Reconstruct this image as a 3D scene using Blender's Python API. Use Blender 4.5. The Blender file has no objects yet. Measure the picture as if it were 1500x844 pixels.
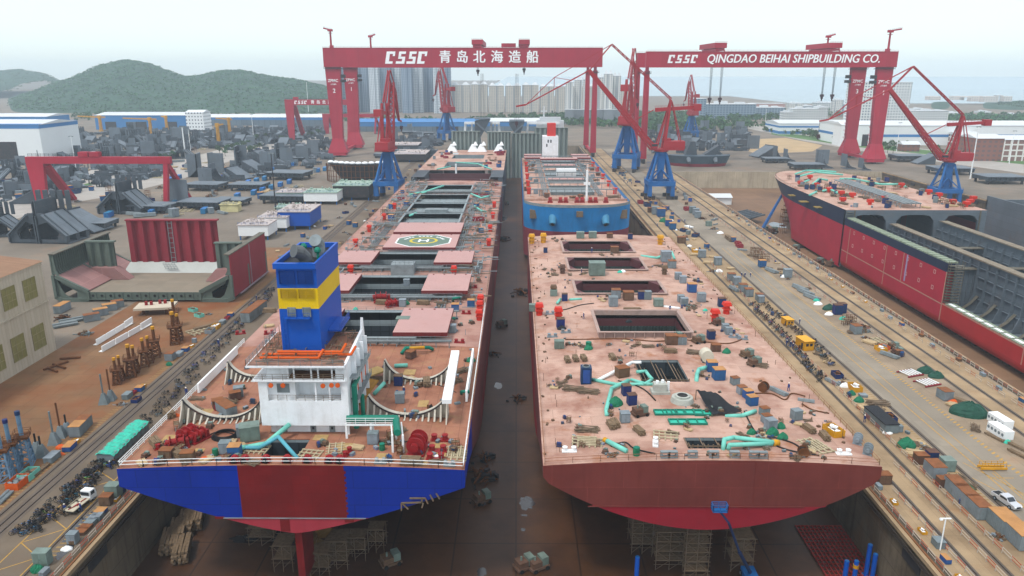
import bpy, bmesh, math, random
from mathutils import Vector, Matrix
R = math.radians
rnd = random.Random(7)
scene = bpy.context.scene
COL = scene.collection
CAM_H, FPX = 76.0, 1100.0
PITCH = math.atan2(316, FPX); YAW = math.atan2(7, FPX * 1.04)
cam_d = bpy.data.cameras.new('camera'); cam = bpy.data.objects.new('camera', cam_d); COL.objects.link(cam)
cam_d.sensor_width = 36.0; cam_d.lens = FPX / 1500 * 36.0
cam_d.clip_start = 1.0; cam_d.clip_end = 20000
cam.location = (0, 0, CAM_H); cam.rotation_euler = (math.pi / 2 - PITCH, 0, YAW)
scene.camera = cam
SUN_EL, SUN_AZ = 62.0, 222.0          # overcast: a broad soft sun, high and a little behind the camera
w = bpy.data.worlds.new('World'); scene.world = w; w.use_nodes = True
nt = w.node_tree; N = nt.nodes; L = nt.links; N.clear()
out = N.new('ShaderNodeOutputWorld')
sky = N.new('ShaderNodeTexSky'); sky.sky_type = 'NISHITA'; sky.sun_disc = False
sky.sun_elevation = R(SUN_EL); sky.sun_rotation = R(SUN_AZ)
bg1 = N.new('ShaderNodeBackground'); bg1.inputs[1].default_value = 0.045; L.new(sky.outputs[0], bg1.inputs[0])
tc = N.new('ShaderNodeTexCoord'); sep = N.new('ShaderNodeSeparateXYZ'); L.new(tc.outputs['Generated'], sep.inputs[0])
nz = N.new('ShaderNodeTexNoise'); nz.inputs['Scale'].default_value = 3.2; nz.inputs['Detail'].default_value = 5
mp = N.new('ShaderNodeMapping'); mp.inputs['Scale'].default_value = (1, 1, 5); L.new(tc.outputs['Generated'], mp.inputs[0]); L.new(mp.outputs[0], nz.inputs[0])
ad = N.new('ShaderNodeMath'); ad.operation = 'MULTIPLY_ADD'; ad.inputs[1].default_value = 0.05; L.new(nz.outputs[0], ad.inputs[0]); L.new(sep.outputs[2], ad.inputs[2])
sb = N.new('ShaderNodeMath'); sb.operation = 'SUBTRACT'; sb.inputs[1].default_value = 0.025; L.new(ad.outputs[0], sb.inputs[0])
cr = N.new('ShaderNodeValToRGB'); L.new(sb.outputs[0], cr.inputs[0])
e = cr.color_ramp.elements
e[0].position = 0.0; e[0].color = (.66, .76, .79, 1)
e[1].position = 0.30; e[1].color = (1, 1, 1, 1)
for q_, c_ in ((.03, (.67, .78, .81, 1)), (.055, (.71, .86, .89, 1)), (.10, (.74, .90, .93, 1))): m_ = e.new(q_); m_.color = c_
bg2 = N.new('ShaderNodeBackground'); bg2.inputs[1].default_value = .64; L.new(cr.outputs[0], bg2.inputs[0])
ash = N.new('ShaderNodeAddShader'); L.new(bg1.outputs[0], ash.inputs[0]); L.new(bg2.outputs[0], ash.inputs[1]); L.new(ash.outputs[0], out.inputs[0])
sd = bpy.data.lights.new('sun', 'SUN'); sd.energy = 1.5; sd.angle = R(10); sd.color = (1, .965, .92)
so = bpy.data.objects.new('sun', sd); COL.objects.link(so); so.location = (0, -50, 300)
so.rotation_euler = (R(90 - SUN_EL), 0, R(180 - SUN_AZ))
scene.view_settings.view_transform = 'Standard'; scene.view_settings.look = 'None'
scene.view_settings.exposure = 0.6; scene.view_settings.gamma = 1.0; scene.view_settings.use_curve_mapping = False
cy = scene.cycles
cy.max_bounces = 5; cy.diffuse_bounces = 3; cy.glossy_bounces = 2; cy.transmission_bounces = 2; cy.transparent_max_bounces = 4; cy.volume_bounces = 2
cy.use_denoising = True; cy.sample_clamp_indirect = 4.0; cy.use_adaptive_sampling = True; cy.adaptive_threshold = 0.02

cp_, sp_ = math.cos(PITCH), math.sin(PITCH); cyw, syw = math.cos(YAW), math.sin(YAW)
def at(u, v, z=0.0):
    """survey: the point at height z that is sighted at (u, v)"""
    a = (u - 750) / FPX; b = (422 - v) / FPX
    dx, dy, dz = a, cp_ + b * sp_, -sp_ + b * cp_
    t = (z - CAM_H) / dz; x, y = dx * t, dy * t
    return Vector((x * cyw - y * syw, x * syw + y * cyw, z))
def ray(u, v, Y):
    """survey: the point sighted at (u, v) that lies Y metres ahead"""
    a = (u - 750) / FPX; b = (422 - v) / FPX; dx, dy = a, cp_ + b * sp_
    x_, y_ = dx * cyw - dy * syw, dx * syw + dy * cyw; t = Y / y_
    return Vector((x_ * t, Y, CAM_H + (-sp_ + b * cp_) * t))
def lin(h, k=1.0):
    h = h.lstrip('#'); o = []
    for i in (0, 2, 4):
        c = int(h[i:i + 2], 16) / 255
        o.append(min(.95, k * (c / 12.92 if c <= .04045 else ((c + .055) / 1.055) ** 2.4)))
    return tuple(o) + (1,)
_M = {}
def mat(name, col, rough=.7, metal=0., var=.25, vs=.25, dirt=0., ds=.05, dcol='3a332c', rust=0., rs=.35, rcol='7a4222', grid=None, gcol=.75, streak=0., bump=0., spec=.18, rand=0.):
    """procedural paint / concrete / steel: base colour with noise, dirt patches, rust spots, plate seams, run-down streaks"""
    if name in _M: return _M[name]
    m = bpy.data.materials.new(name); m.use_nodes = True; _M[name] = m
    n = m.node_tree.nodes; l = m.node_tree.links
    bs = n['Principled BSDF']; bs.inputs['Roughness'].default_value = rough; bs.inputs['Metallic'].default_value = metal
    bs.inputs['Specular IOR Level'].default_value = spec
    geo = n.new('ShaderNodeNewGeometry'); pos = geo.outputs['Position']
    c = lin(col); c = c if min(c[:3]) > .55 else lin(col, .78)
    def noise(sc, det=4, stretch=None, rgh=.6):
        t = n.new('ShaderNodeTexNoise'); t.inputs['Scale'].default_value = sc; t.inputs['Detail'].default_value = det; t.inputs['Roughness'].default_value = rgh
        if stretch:
            q = n.new('ShaderNodeMapping'); q.inputs['Scale'].default_value = stretch; l.new(pos, q.inputs[0]); l.new(q.outputs[0], t.inputs[0])
        else: l.new(pos, t.inputs[0])
        return t.outputs[0]
    def ramp(s, a, b):
        r = n.new('ShaderNodeMapRange'); r.inputs[1].default_value = a; r.inputs[2].default_value = b; l.new(s, r.inputs[0]); return r.outputs[0]
    def mix(f, a, b, mode='MIX', k=None):
        x = n.new('ShaderNodeMix'); x.data_type = 'RGBA'; x.blend_type = mode
        if k is not None:
            q = n.new('ShaderNodeMath'); q.operation = 'MULTIPLY'; l.new(f, q.inputs[0]); q.inputs[1].default_value = k; f = q.outputs[0]
        if hasattr(f, 'links'): l.new(f, x.inputs[0])
        else: x.inputs[0].default_value = f
        for i, s in ((6, a), (7, b)):
            if hasattr(s, 'links'): l.new(s, x.inputs[i])
            else: x.inputs[i].default_value = s
        return x.outputs[2]
    lo = tuple(max(0, x * (1 - var)) for x in c[:3]) + (1,); hi = tuple(min(1, x * (1 + var * .8)) for x in c[:3]) + (1,)
    nb = noise(vs, 6)
    cc = mix(ramp(nb, .3, .7), lo, hi)
    if rand:
        oi = n.new('ShaderNodeObjectInfo'); hs = n.new('ShaderNodeHueSaturation'); l.new(cc, hs.inputs['Color'])
        r = n.new('ShaderNodeMapRange'); r.inputs[3].default_value = 1 - rand; r.inputs[4].default_value = 1 + rand; l.new(oi.outputs['Random'], r.inputs[0]); l.new(r.outputs[0], hs.inputs['Value'])
        r2 = n.new('ShaderNodeMapRange'); r2.inputs[3].default_value = .5 - rand * .12; r2.inputs[4].default_value = .5 + rand * .12; l.new(oi.outputs['Random'], r2.inputs[0]); l.new(r2.outputs[0], hs.inputs['Hue'])
        cc = hs.outputs[0]
    if grid:
        b = n.new('ShaderNodeTexBrick'); b.offset = grid[3] if len(grid) > 3 else 0; b.inputs['Scale'].default_value = 1
        b.inputs['Brick Width'].default_value = grid[0]; b.inputs['Row Height'].default_value = grid[1]; b.inputs['Mortar Size'].default_value = grid[2]; b.inputs['Mortar Smooth'].default_value = .3
        b.inputs['Color1'].default_value = (.92, .92, .92, 1); b.inputs['Color2'].default_value = (1.06, 1.06, 1.06, 1); b.inputs['Mortar'].default_value = (gcol, gcol, gcol, 1)
        ax = grid[4] if len(grid) > 4 else 'xy'
        if ax != 'xy':
            s3 = n.new('ShaderNodeSeparateXYZ'); l.new(pos, s3.inputs[0]); c3 = n.new('ShaderNodeCombineXYZ')
            l.new(s3.outputs['xyz'.index(ax[0])], c3.inputs[0]); l.new(s3.outputs['xyz'.index(ax[1])], c3.inputs[1]); l.new(c3.outputs[0], b.inputs[0])
        else: l.new(pos, b.inputs[0])
        cc = mix(1.0, cc, b.outputs[0], 'MULTIPLY')
    if dirt:
        cc = mix(ramp(noise(ds, 7, None, .65), .46, .68), cc, lin(dcol), k=dirt)
    if streak:
        cc = mix(ramp(noise(.9, 5, (1, 1, .07)), .5, .75), cc, lin(dcol), k=streak)
    if rust:
        cc = mix(ramp(noise(rs, 8, None, .7), .55, .68), cc, lin(rcol), k=rust)
    l.new(cc, bs.inputs['Base Color'])
    if bump:
        bp = n.new('ShaderNodeBump'); bp.inputs['Strength'].default_value = bump; bp.inputs['Distance'].default_value = .2; l.new(noise(vs * 6, 5), bp.inputs['Height']); l.new(bp.outputs[0], bs.inputs['Normal'])
    return m
def facade(name, wall, glass, sx, sz, fx=.5, fz=.5, band=0):
    """a far wall whose windows repeat every sx across and sz up"""
    if name in _M: return _M[name]
    m = mat(name, wall, var=.08, vs=.02)
    n = m.node_tree.nodes; l = m.node_tree.links; bs = n['Principled BSDF']; src = bs.inputs['Base Color'].links[0].from_socket
    g = n.new('ShaderNodeNewGeometry'); s = n.new('ShaderNodeSeparateXYZ'); l.new(g.outputs['Position'], s.inputs[0])
    def mt(op, a, b=None):
        x = n.new('ShaderNodeMath'); x.operation = op
        for i, q in ((0, a), (1, b)):
            if q is None: continue
            if hasattr(q, 'links'): l.new(q, x.inputs[i])
            else: x.inputs[i].default_value = q
        return x.outputs[0]
    h = mt('ADD', s.outputs[0], s.outputs[1])
    a = mt('LESS_THAN', mt('FRACT', mt('DIVIDE', h, sx)), fx); b = mt('LESS_THAN', mt('FRACT', mt('DIVIDE', s.outputs[2], sz)), fz)
    f = mt('MULTIPLY', a, b)
    sn = n.new('ShaderNodeSeparateXYZ'); l.new(g.outputs['Normal'], sn.inputs[0])
    f = mt('MULTIPLY', f, mt('LESS_THAN', mt('ABSOLUTE', sn.outputs[2]), .5))
    if band:
        f = mt('MAXIMUM', f, mt('MULTIPLY', mt('LESS_THAN', mt('FRACT', mt('DIVIDE', h, band)), .22), .55))
    x = n.new('ShaderNodeMix'); x.data_type = 'RGBA'; l.new(f, x.inputs[0]); l.new(src, x.inputs[6]); x.inputs[7].default_value = lin(glass); l.new(x.outputs[2], bs.inputs['Base Color'])
    return m

class MB:
    """collects faces; build() links them as ONE mesh object"""
    def __init__(s): s.v = []; s.f = []; s.mi = []
    def face(s, pts, m=0):
        b = len(s.v); s.v += [tuple(p) for p in pts]; s.f.append(tuple(range(b, b + len(pts)))); s.mi.append(m); return s
    def bx(s, x0, x1, y0, y1, z0, z1, m=0, mt=None):
        b = len(s.v); s.v += [(x0, y0, z0), (x1, y0, z0), (x1, y1, z0), (x0, y1, z0), (x0, y0, z1), (x1, y0, z1), (x1, y1, z1), (x0, y1, z1)]
        s.f += [(b, b + 3, b + 2, b + 1), (b + 4, b + 5, b + 6, b + 7), (b, b + 1, b + 5, b + 4), (b + 1, b + 2, b + 6, b + 5), (b + 2, b + 3, b + 7, b + 6), (b + 3, b, b + 4, b + 7)]
        s.mi += [m, m if mt is None else mt] + [m] * 4; return s
    def box(s, c, d, rz=0, m=0, mt=None):
        k = len(s.v); s.bx(-d[0] / 2, d[0] / 2, -d[1] / 2, d[1] / 2, -d[2] / 2, d[2] / 2, m, mt)
        M_ = Matrix.Translation(c) @ Matrix.Rotation(rz, 4, 'Z')
        for i in range(k, len(s.v)): s.v[i] = tuple(M_ @ Vector(s.v[i]))
        return s
    def bar(s, p, q, w, h=None, m=0, w2=None):
        p, q = Vector(p), Vector(q); d = q - p
        if d.length < 1e-6: return s
        h = h or w; d.normalize(); up = Vector((0, 0, 1)) if abs(d.z) < .95 else Vector((0, 1, 0))
        a = d.cross(up).normalized(); b_ = a.cross(d).normalized(); k = len(s.v)
        for c_, r in ((p, 1), (q, (w2 / w if w2 else 1))):
            for i, j in ((-1, -1), (1, -1), (1, 1), (-1, 1)): s.v.append(tuple(c_ + a * i * w / 2 * r + b_ * j * h / 2 * r))
        for f in ((0, 1, 2, 3), (7, 6, 5, 4), (0, 4, 5, 1), (1, 5, 6, 2), (2, 6, 7, 3), (3, 7, 4, 0)): s.f.append(tuple(k + i for i in f)); s.mi.append(m)
        return s
    def tube(s, p, q, r, n=8, m=0, r2=None, cap=True):
        p, q = Vector(p), Vector(q); d = q - p
        if d.length < 1e-6: return s
        d.normalize(); up = Vector((0, 0, 1)) if abs(d.z) < .95 else Vector((0, 1, 0))
        a = d.cross(up).normalized(); b_ = a.cross(d).normalized(); k = len(s.v); r2 = r if r2 is None else r2
        for c_, rr in ((p, r), (q, r2)):
            for i in range(n): t = 2 * math.pi * i / n; s.v.append(tuple(c_ + a * math.cos(t) * rr + b_ * math.sin(t) * rr))
        for i in range(n): s.f.append((k + i, k + n + i, k + n + (i + 1) % n, k + (i + 1) % n)); s.mi.append(m)
        if cap:
            s.f += [tuple(k + i for i in range(n)), tuple(k + n + i for i in reversed(range(n)))]; s.mi += [m, m]
        return s
    def path(s, pts, r, n=7, m=0):
        for a, b in zip(pts, pts[1:]): s.tube(a, b, r, n, m)
        for p in pts[1:-1]: s.ball(p, r * 1.02, m)
        return s
    def ball(s, c, r, m=0, n=7, k=5, sz=1.0):
        b = len(s.v); c = Vector(c); s.v.append(tuple(c + Vector((0, 0, r * sz))))
        for j in range(1, k):
            a = math.pi * j / k
            for i in range(n): t = 2 * math.pi * i / n; s.v.append(tuple(c + Vector((r * math.sin(a) * math.cos(t), r * math.sin(a) * math.sin(t), r * sz * math.cos(a)))))
        s.v.append(tuple(c - Vector((0, 0, r * sz)))); e_ = len(s.v) - 1
        for i in range(n): s.f.append((b, b + 1 + i, b + 1 + (i + 1) % n)); s.mi.append(m)
        for j in range(k - 2):
            for i in range(n): p = b + 1 + j * n; s.f.append((p + i, p + n + i, p + n + (i + 1) % n, p + (i + 1) % n)); s.mi.append(m)
        p = b + 1 + (k - 2) * n
        for i in range(n): s.f.append((p + i, e_, p + (i + 1) % n)); s.mi.append(m)
        return s
    def prism(s, poly, a, b, axis='y', m=0, ms=None):
        """poly of (p, q) pairs extruded along axis from a to b"""
        def P(p, q, t): return {'y': (p, t, q), 'x': (t, p, q), 'z': (p, q, t)}[axis]
        k = len(s.v); n = len(poly)
        s.v += [P(p, q, a) for p, q in poly] + [P(p, q, b) for p, q in poly]
        s.f += [tuple(k + i for i in range(n)), tuple(k + n + i for i in reversed(range(n)))]; s.mi += [m, m]
        for i in range(n): s.f.append((k + i, k + n + i, k + n + (i + 1) % n, k + (i + 1) % n)); s.mi.append(m if ms is None else ms)
        return s
    def frus(s, c, d0, d1, z0, z1, off=(0, 0), m=0):
        k = len(s.v)
        for (dx, dy), z, o in ((d0, z0, (0, 0)), (d1, z1, off)):
            for i, j in ((-1, -1), (1, -1), (1, 1), (-1, 1)): s.v.append((c[0] + o[0] + i * dx / 2, c[1] + o[1] + j * dy / 2, z))
        for f in ((3, 2, 1, 0), (4, 5, 6, 7), (0, 1, 5, 4), (1, 2, 6, 5), (2, 3, 7, 6), (3, 0, 4, 7)): s.f.append(tuple(k + i for i in f)); s.mi.append(m)
        return s
    def plate(s, x0, x1, y0, y1, z, holes=(), m=0, cell=1e9, zf=None):
        xs = sorted({x0, x1} | {h[i] for h in holes for i in (0, 1) if x0 < h[i] < x1}); ys = sorted({y0, y1} | {h[i] for h in holes for i in (2, 3) if y0 < h[i] < y1})
        def sub(a):
            o = [a[0]]
            for p, q in zip(a, a[1:]):
                k = max(1, math.ceil((q - p) / cell)); o += [p + (q - p) * i / k for i in range(1, k + 1)]
            return o
        xs, ys = sub(xs), sub(ys); b = len(s.v); nx = len(xs); zf = zf or (lambda x, y: z)
        s.v += [(x, y, zf(x, y)) for y in ys for x in xs]
        for j in range(len(ys) - 1):
            for i in range(nx - 1):
                cx, cy2 = (xs[i] + xs[i + 1]) / 2, (ys[j] + ys[j + 1]) / 2
                if any(h[0] < cx < h[1] and h[2] < cy2 < h[3] for h in holes): continue
                k = b + j * nx + i; s.f.append((k, k + 1, k + nx + 1, k + nx)); s.mi.append(m)
        return s
    def rail(s, pts, h=1.1, post=2.0, r=.05, m=0, bars=2):
        for p, q in zip(pts, pts[1:]):
            p, q = Vector(p), Vector(q); n = max(1, round((q - p).length / post))
            for i in range(bars): z = Vector((0, 0, h * (i + 1) / bars)); s.bar(p + z, q + z, r, r, m)
            for i in range(n + 1): a = p.lerp(q, i / n); s.bar(a, a + Vector((0, 0, h)), r, r, m)
        return s
    def build(s, name, mats, parent=None, smooth=False, loc=None):
        me = bpy.data.meshes.new(name); me.from_pydata(s.v, [], s.f); me.validate(verbose=False)
        for q in (mats if isinstance(mats, (list, tuple)) else [mats]): me.materials.append(q)
        if len(me.polygons) == len(s.mi): me.polygons.foreach_set('material_index', s.mi)
        bm = bmesh.new(); bm.from_mesh(me); bmesh.ops.recalc_face_normals(bm, faces=bm.faces) if len(s.f) < 60000 else None; bm.to_mesh(me); bm.free()
        if smooth: me.polygons.foreach_set('use_smooth', [True] * len(me.polygons))
        o = bpy.data.objects.new(name, me); COL.objects.link(o)
        if parent: o.parent = parent
        if loc is not None: o.location = loc
        return o
AUTO = []      # things whose labels get an ordinal when they clash
def tag(o, label=None, cat=None, group=None, kind=None):
    if label: o['label'] = label
    if cat: o['category'] = cat
    if group: o['group'] = group
    if kind: o['kind'] = kind
    return o
def empty(name, loc, rz=0, label=None, cat=None, group=None):
    o = bpy.data.objects.new(name, None); COL.objects.link(o); o.location = loc; o.rotation_euler = (0, 0, rz); o.empty_display_size = .1
    return tag(o, label, cat, group)
KIDS = {}
def kids(o):
    return [c for c in bpy.data.objects if c.parent is o]
def dup(o, loc, rz=0, label=None, group=None, sc=None, kl=None):
    def cp(x, par):
        c = x.copy(); COL.objects.link(c)
        if par: c.parent = par
        if x.name not in KIDS: KIDS[x.name] = kids(x)
        for k in KIDS[x.name]: cp(k, c)
        return c
    c = cp(o, None); c.location = loc; c.rotation_euler = (0, 0, rz)
    if sc: c.scale = sc if isinstance(sc, (tuple, list)) else (sc,) * 3
    if label: c['label'] = label
    if group: c['group'] = group
    return c
class Proto:
    """first call moves the model itself, later calls copy it with its parts"""
    def __init__(s, o): s.o = o; s.used = False
    def __call__(s, loc, rz=0, label=None, group=None, sc=None, auto=True):
        if not s.used:
            s.used = True; KIDS[s.o.name] = kids(s.o); o = s.o; s.src = o
            o.location = loc; o.rotation_euler = (0, 0, rz)
            if sc: o.scale = sc if isinstance(sc, (tuple, list)) else (sc,) * 3
            if label: o['label'] = label
            if group: o['group'] = group
        else: o = dup(s.o, loc, rz, label, group, sc or (1, 1, 1))
        if auto: AUTO.append(o)
        return o
def text(s, size, m, name='lettering', parent=None, loc=(0, 0, 0), rot=(0, 0, 0), off=.0, shear=0, ext=.03, width=None, align='CENTER', bold=0):
    cu = bpy.data.curves.new(name, 'FONT'); cu.body = s; cu.size = size; cu.extrude = ext; cu.offset = off; cu.shear = shear; cu.align_x = align; cu.align_y = 'CENTER'; cu.resolution_u = 3
    t = bpy.data.objects.new('t', cu); COL.objects.link(t); bpy.context.view_layer.update()
    me = bpy.data.meshes.new_from_object(t.evaluated_get(bpy.context.evaluated_depsgraph_get()))
    bpy.data.objects.remove(t); me.name = name; me.materials.clear(); me.materials.append(m)
    if bold:
        bm = bmesh.new(); bm.from_mesh(me)
        for i, (dx, dy) in enumerate(((bold, 0), (-bold, 0), (0, bold * .6), (0, -bold * .6))):
            g_ = bmesh.ops.duplicate(bm, geom=list(bm.faces)[:len(me.polygons)])
            vs_ = [q for q in g_['geom'] if isinstance(q, bmesh.types.BMVert)]; bmesh.ops.translate(bm, verts=vs_, vec=(dx, dy, -.012 * (i + 1)))
        bm.to_mesh(me); bm.free()
    if width and len(me.vertices):
        xs = [v.co.x for v in me.vertices]; k = width / (max(xs) - min(xs)); mid = (max(xs) + min(xs)) / 2
        for v in me.vertices: v.co.x = (v.co.x - mid) * k
    o = bpy.data.objects.new(name, me); COL.objects.link(o); o.location = loc; o.rotation_euler = rot
    if parent: o.parent = parent
    return o
def struct(name, mb, m, smooth=False): return tag(mb.build(name, m, None, smooth), kind='structure')
# ================================================================== THE SETTING
m_conc = mat('quay_concrete', 'a3917a', .85, var=.2, vs=.12, dirt=.6, ds=.045, dcol='4f453c', rust=.45, rs=.06, rcol='8a6240', grid=(6, 6, .07), gcol=.8, bump=.15)
m_grd = mat('yard_ground', '877d70', .9, var=.18, vs=.03, dirt=.5, ds=.02, dcol='5f564c', rust=.3, rs=.03, rcol='8c6a4c', grid=(9, 9, .1), gcol=.85)
m_road = mat('road_asphalt', '9c9282', .85, var=.14, vs=.2, dirt=.55, ds=.05, dcol='4c4640', streak=0, grid=(5, 12, .06), gcol=.86, bump=.15)
m_lroad = mat('quay_asphalt', '7b6e5e', .85, var=.16, vs=.2, dirt=.6, ds=.05, dcol='453c34', rust=.25, rs=.1, rcol='7c5d41', bump=.15)
m_tan = mat('tan_concrete', 'b09877', .88, var=.16, vs=.15, dirt=.6, ds=.05, dcol='5c4936', rust=.35, rs=.08, rcol='8f6540', grid=(5, 8, .06), gcol=.82)
m_rusty = mat('rusty_apron', '8a694b', .85, var=.2, vs=.08, dirt=.9, ds=.03, dcol='7c4526', rust=.6, rs=.05, rcol='8a4c24', grid=(6.5, 6.5, .1, .5), gcol=.72)
m_lroad2 = mat('pale_road', 'b3aea6', .9, var=.08, vs=.02, dirt=.25, ds=.02, dcol='857d74', grid=(8, 8, .1), gcol=.92)
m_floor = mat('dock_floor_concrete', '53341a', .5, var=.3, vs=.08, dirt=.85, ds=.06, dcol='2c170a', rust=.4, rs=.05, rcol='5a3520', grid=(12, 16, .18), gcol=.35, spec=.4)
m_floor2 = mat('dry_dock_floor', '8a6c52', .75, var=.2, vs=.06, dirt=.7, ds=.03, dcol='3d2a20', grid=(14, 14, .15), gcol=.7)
m_wall = mat('dock_wall_concrete', '7a6d5a', .85, var=.22, vs=.15, dirt=.85, ds=.08, dcol='352c24', rust=.4, rs=.1, rcol='7c552f', streak=.65, grid=(10, 4, .08, 0, 'yz'), gcol=.6)
m_wallx = mat('dock_head_concrete', 'c2b49b', .85, var=.18, vs=.1, dirt=.4, ds=.06, dcol='7f705c', streak=.6, grid=(8, 13, .12, 0, 'xz'), gcol=.7)
m_rail = mat('rail_steel', '5c534d', .4, .6, var=.2, vs=1)
m_railbed = mat('rail_bed', '70655a', .85, var=.2, vs=.4, dirt=.5, ds=.1, dcol='3e352e')
m_yline = mat('yellow_paint', 'c49a4c', .7, var=.25, vs=1.5)
m_grass = mat('verge_grass', '5c7f4a', .9, var=.3, vs=.1)
m_wet = mat('wet_concrete', '3a3a3c', .08, var=.2, vs=.3, spec=.6)
m_white = mat('white_paint', 'e6eaea', .5, var=.05, vs=.3, dirt=.12, ds=.3, dcol='8a7f72')
m_dark = mat('dark_steel', '3b3a3c', .6, var=.25, vs=.5, rust=.25, rs=.5)
m_hill = mat('forest_hill', '35543f', .95, var=.45, vs=.035, dirt=.6, ds=.006, dcol='203c2e', rust=.6, rs=.07, rcol='1d3526', bump=.6)
m_leaf = mat('foliage', '48683f', .8, var=.35, vs=.12, rand=.25)
m_trunk = mat('bark', '51402f', .9, var=.2, vs=1)

D1 = (-70.7, 66.4, -60, 820); D2 = (124.5, 290, -60, 599); FLZ = -13.0
g = MB().plate(-5200, 5200, -300, 7500, 0, [D1, D2], cell=500)
struct('sea', MB().plate(-150, 9000, 2560, 14000, .3, (), cell=800), mat('sea_water', '8fa3ab', .25, var=.06, vs=.004, spec=.5))
struct('sea', MB().plate(700, 5000, 1960, 2559, .3, (), cell=400), mat('sea_water', '8fa3ab'))
struct('ground', g, m_grd)
def sheet(name, pts, z, m):
    return struct(name, MB().face([(p[0], p[1], z) for p in pts]), m)
def rect(name, x0, x1, y0, y1, z, m): return sheet(name, [(x0, y0), (x1, y0), (x1, y1), (x0, y1)], z, m)
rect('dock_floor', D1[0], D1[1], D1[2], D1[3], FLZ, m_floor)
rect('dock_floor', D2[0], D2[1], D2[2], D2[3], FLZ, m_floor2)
# dock walls: thick walls whose tops are the coping
def dwall(label, b, m, recess=None):
    e_ = empty('dock_wall', ((b[0] + b[1]) / 2, b[2], 0), 0, label, 'dock wall')
    o = MB().bx(b[0], b[1], b[2], b[3], FLZ - .5, .02).build('wall', m, e_); o.matrix_parent_inverse = e_.matrix_world.inverted()
    return e_
def part(mb, name, m, par, smooth=False):
    """a part built in world coordinates under a thing that stands elsewhere"""
    o = mb.build(name, m, par, smooth); o.location = -par.location if par.rotation_euler.z == 0 else o.location
    return o
def dock_wall(label, x0, x1, y0, y1, side, m):
    e_ = empty('dock_wall', ((x0 + x1) / 2, (y0 + y1) / 2, FLZ), 0, label, 'dock wall')
    part(MB().bx(x0, x1, y0, y1, FLZ - .4, .06), 'wall', m, e_)
    if side:
        xs = x1 if side > 0 else x0; k = side
        n = MB(); y = y0 + 36
        while y < min(y1 - 10, 560):
            n.bx(min(xs, xs + k * .3), max(xs, xs + k * .3), y, y + 5.5, -3.6, -1.9); y += 26
        part(n, 'opening_shade', m_dark, e_)  # raised dark boxes imitate the shade inside wall openings
        n = MB().bx(min(xs - k * .5, xs + k * .25), max(xs - k * .5, xs + k * .25), y0, y1, -.55, .16)
        part(n, 'coping', m_tan, e_)
        n = MB()
        for zz in (-1.0, -1.5): n.tube((xs + k * .5, y0, zz), (xs + k * .5, y1, zz), .14, 6)
        part(n, 'service_pipe', m_rail, e_)
    return e_
dock_wall('long concrete dock wall beside the blue sterned ship', D1[0] - 2, D1[0], -60, D1[3], 1, m_wall)
dock_wall('long concrete dock wall beside the brown sterned ship', D1[1], D1[1] + 2, -60, D1[3], -1, m_wall)
dock_wall('far head wall closing the dock of the two ships', D1[0], D1[1], D1[3], D1[3] + 2, 0, m_wallx)
dock_wall('long dock wall facing the red tanker hull', D2[0] - 2, D2[0], -60, D2[3], 1, m_wall)
dock_wall('far side dock wall beyond the grey tanker bulkheads', D2[1], D2[1] + 2, -60, D2[3], -1, m_wall)
dock_wall('pale stained concrete head wall of the tanker dock', D2[0], D2[1], D2[3], D2[3] + 2, 0, m_wallx)
# paving of the quays
rect('quay_pavement', -93, -72.7, -60, 800, .004, m_lroad)
rect('yard_apron', -131, -93, -60, 330, .004, m_rusty)
rect('quay_pavement', 68.4, 87.6, -60, 790, .004, m_tan)
rect('quay_road', 87.6, 99.6, -60, 790, .006, m_road)
rect('quay_pavement', 99.6, 122.5, -60, 620, .004, m_conc)
rect('quay_lane', 110, 121.6, -60, 600, .009, m_tan)
sheet('yard_road', [at(u, v) for u, v in ((0, 268), (130, 246), (270, 233), (340, 214), (410, 200), (470, 196), (480, 203), (400, 222), (330, 238), (268, 262), (180, 284), (90, 300), (0, 328))], .005, m_lroad2)
sheet('yard_road', [at(u, v) for u, v in ((1500, 232), (1300, 213), (1180, 196), (1100, 183), (1090, 187), (1180, 207), (1290, 226), (1500, 254))], .005, m_lroad2)
sheet('bare_soil', [at(u, v) for u, v in ((1085, 205), (1150, 202), (1205, 213), (1190, 222), (1110, 226), (1080, 216))], .006, mat('bare_soil_tan', 'c0a67f', .95, var=.15, vs=.05))
sheet('grass_verge', [at(u, v) for u, v in ((1130, 192), (1260, 209), (1500, 236), (1500, 241), (1250, 215), (1130, 197))], .009, m_grass)
sheet('grass_verge', [at(u, v) for u, v in ((170, 258), (235, 243), (240, 245), (180, 261))], .009, m_grass)
sheet('grass_verge', [at(u, v) for u, v in ((113, 272), (150, 264), (155, 266), (116, 275))], .009, m_grass)
# crane rails on their beds
for x, y1, bed in ((-77.2, 800, .5), (-89.2, 800, 1.6), (-92.0, 800, .5), (72.5, 790, .5), (77.8, 790, .5), (88.3, 790, .6), (110.6, 600, .6), (115.4, 600, .6)):
    if bed: rect('rail_bed', x - bed, x + bed, -60, y1, .012, m_railbed)
    b = MB()
    for dx in ((-.75, .75) if bed > 1 else (0,)): b.bx(x + dx - .09, x + dx + .09, -60, y1, .012, .14)
    struct('crane_rail', b, m_rail)
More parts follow.
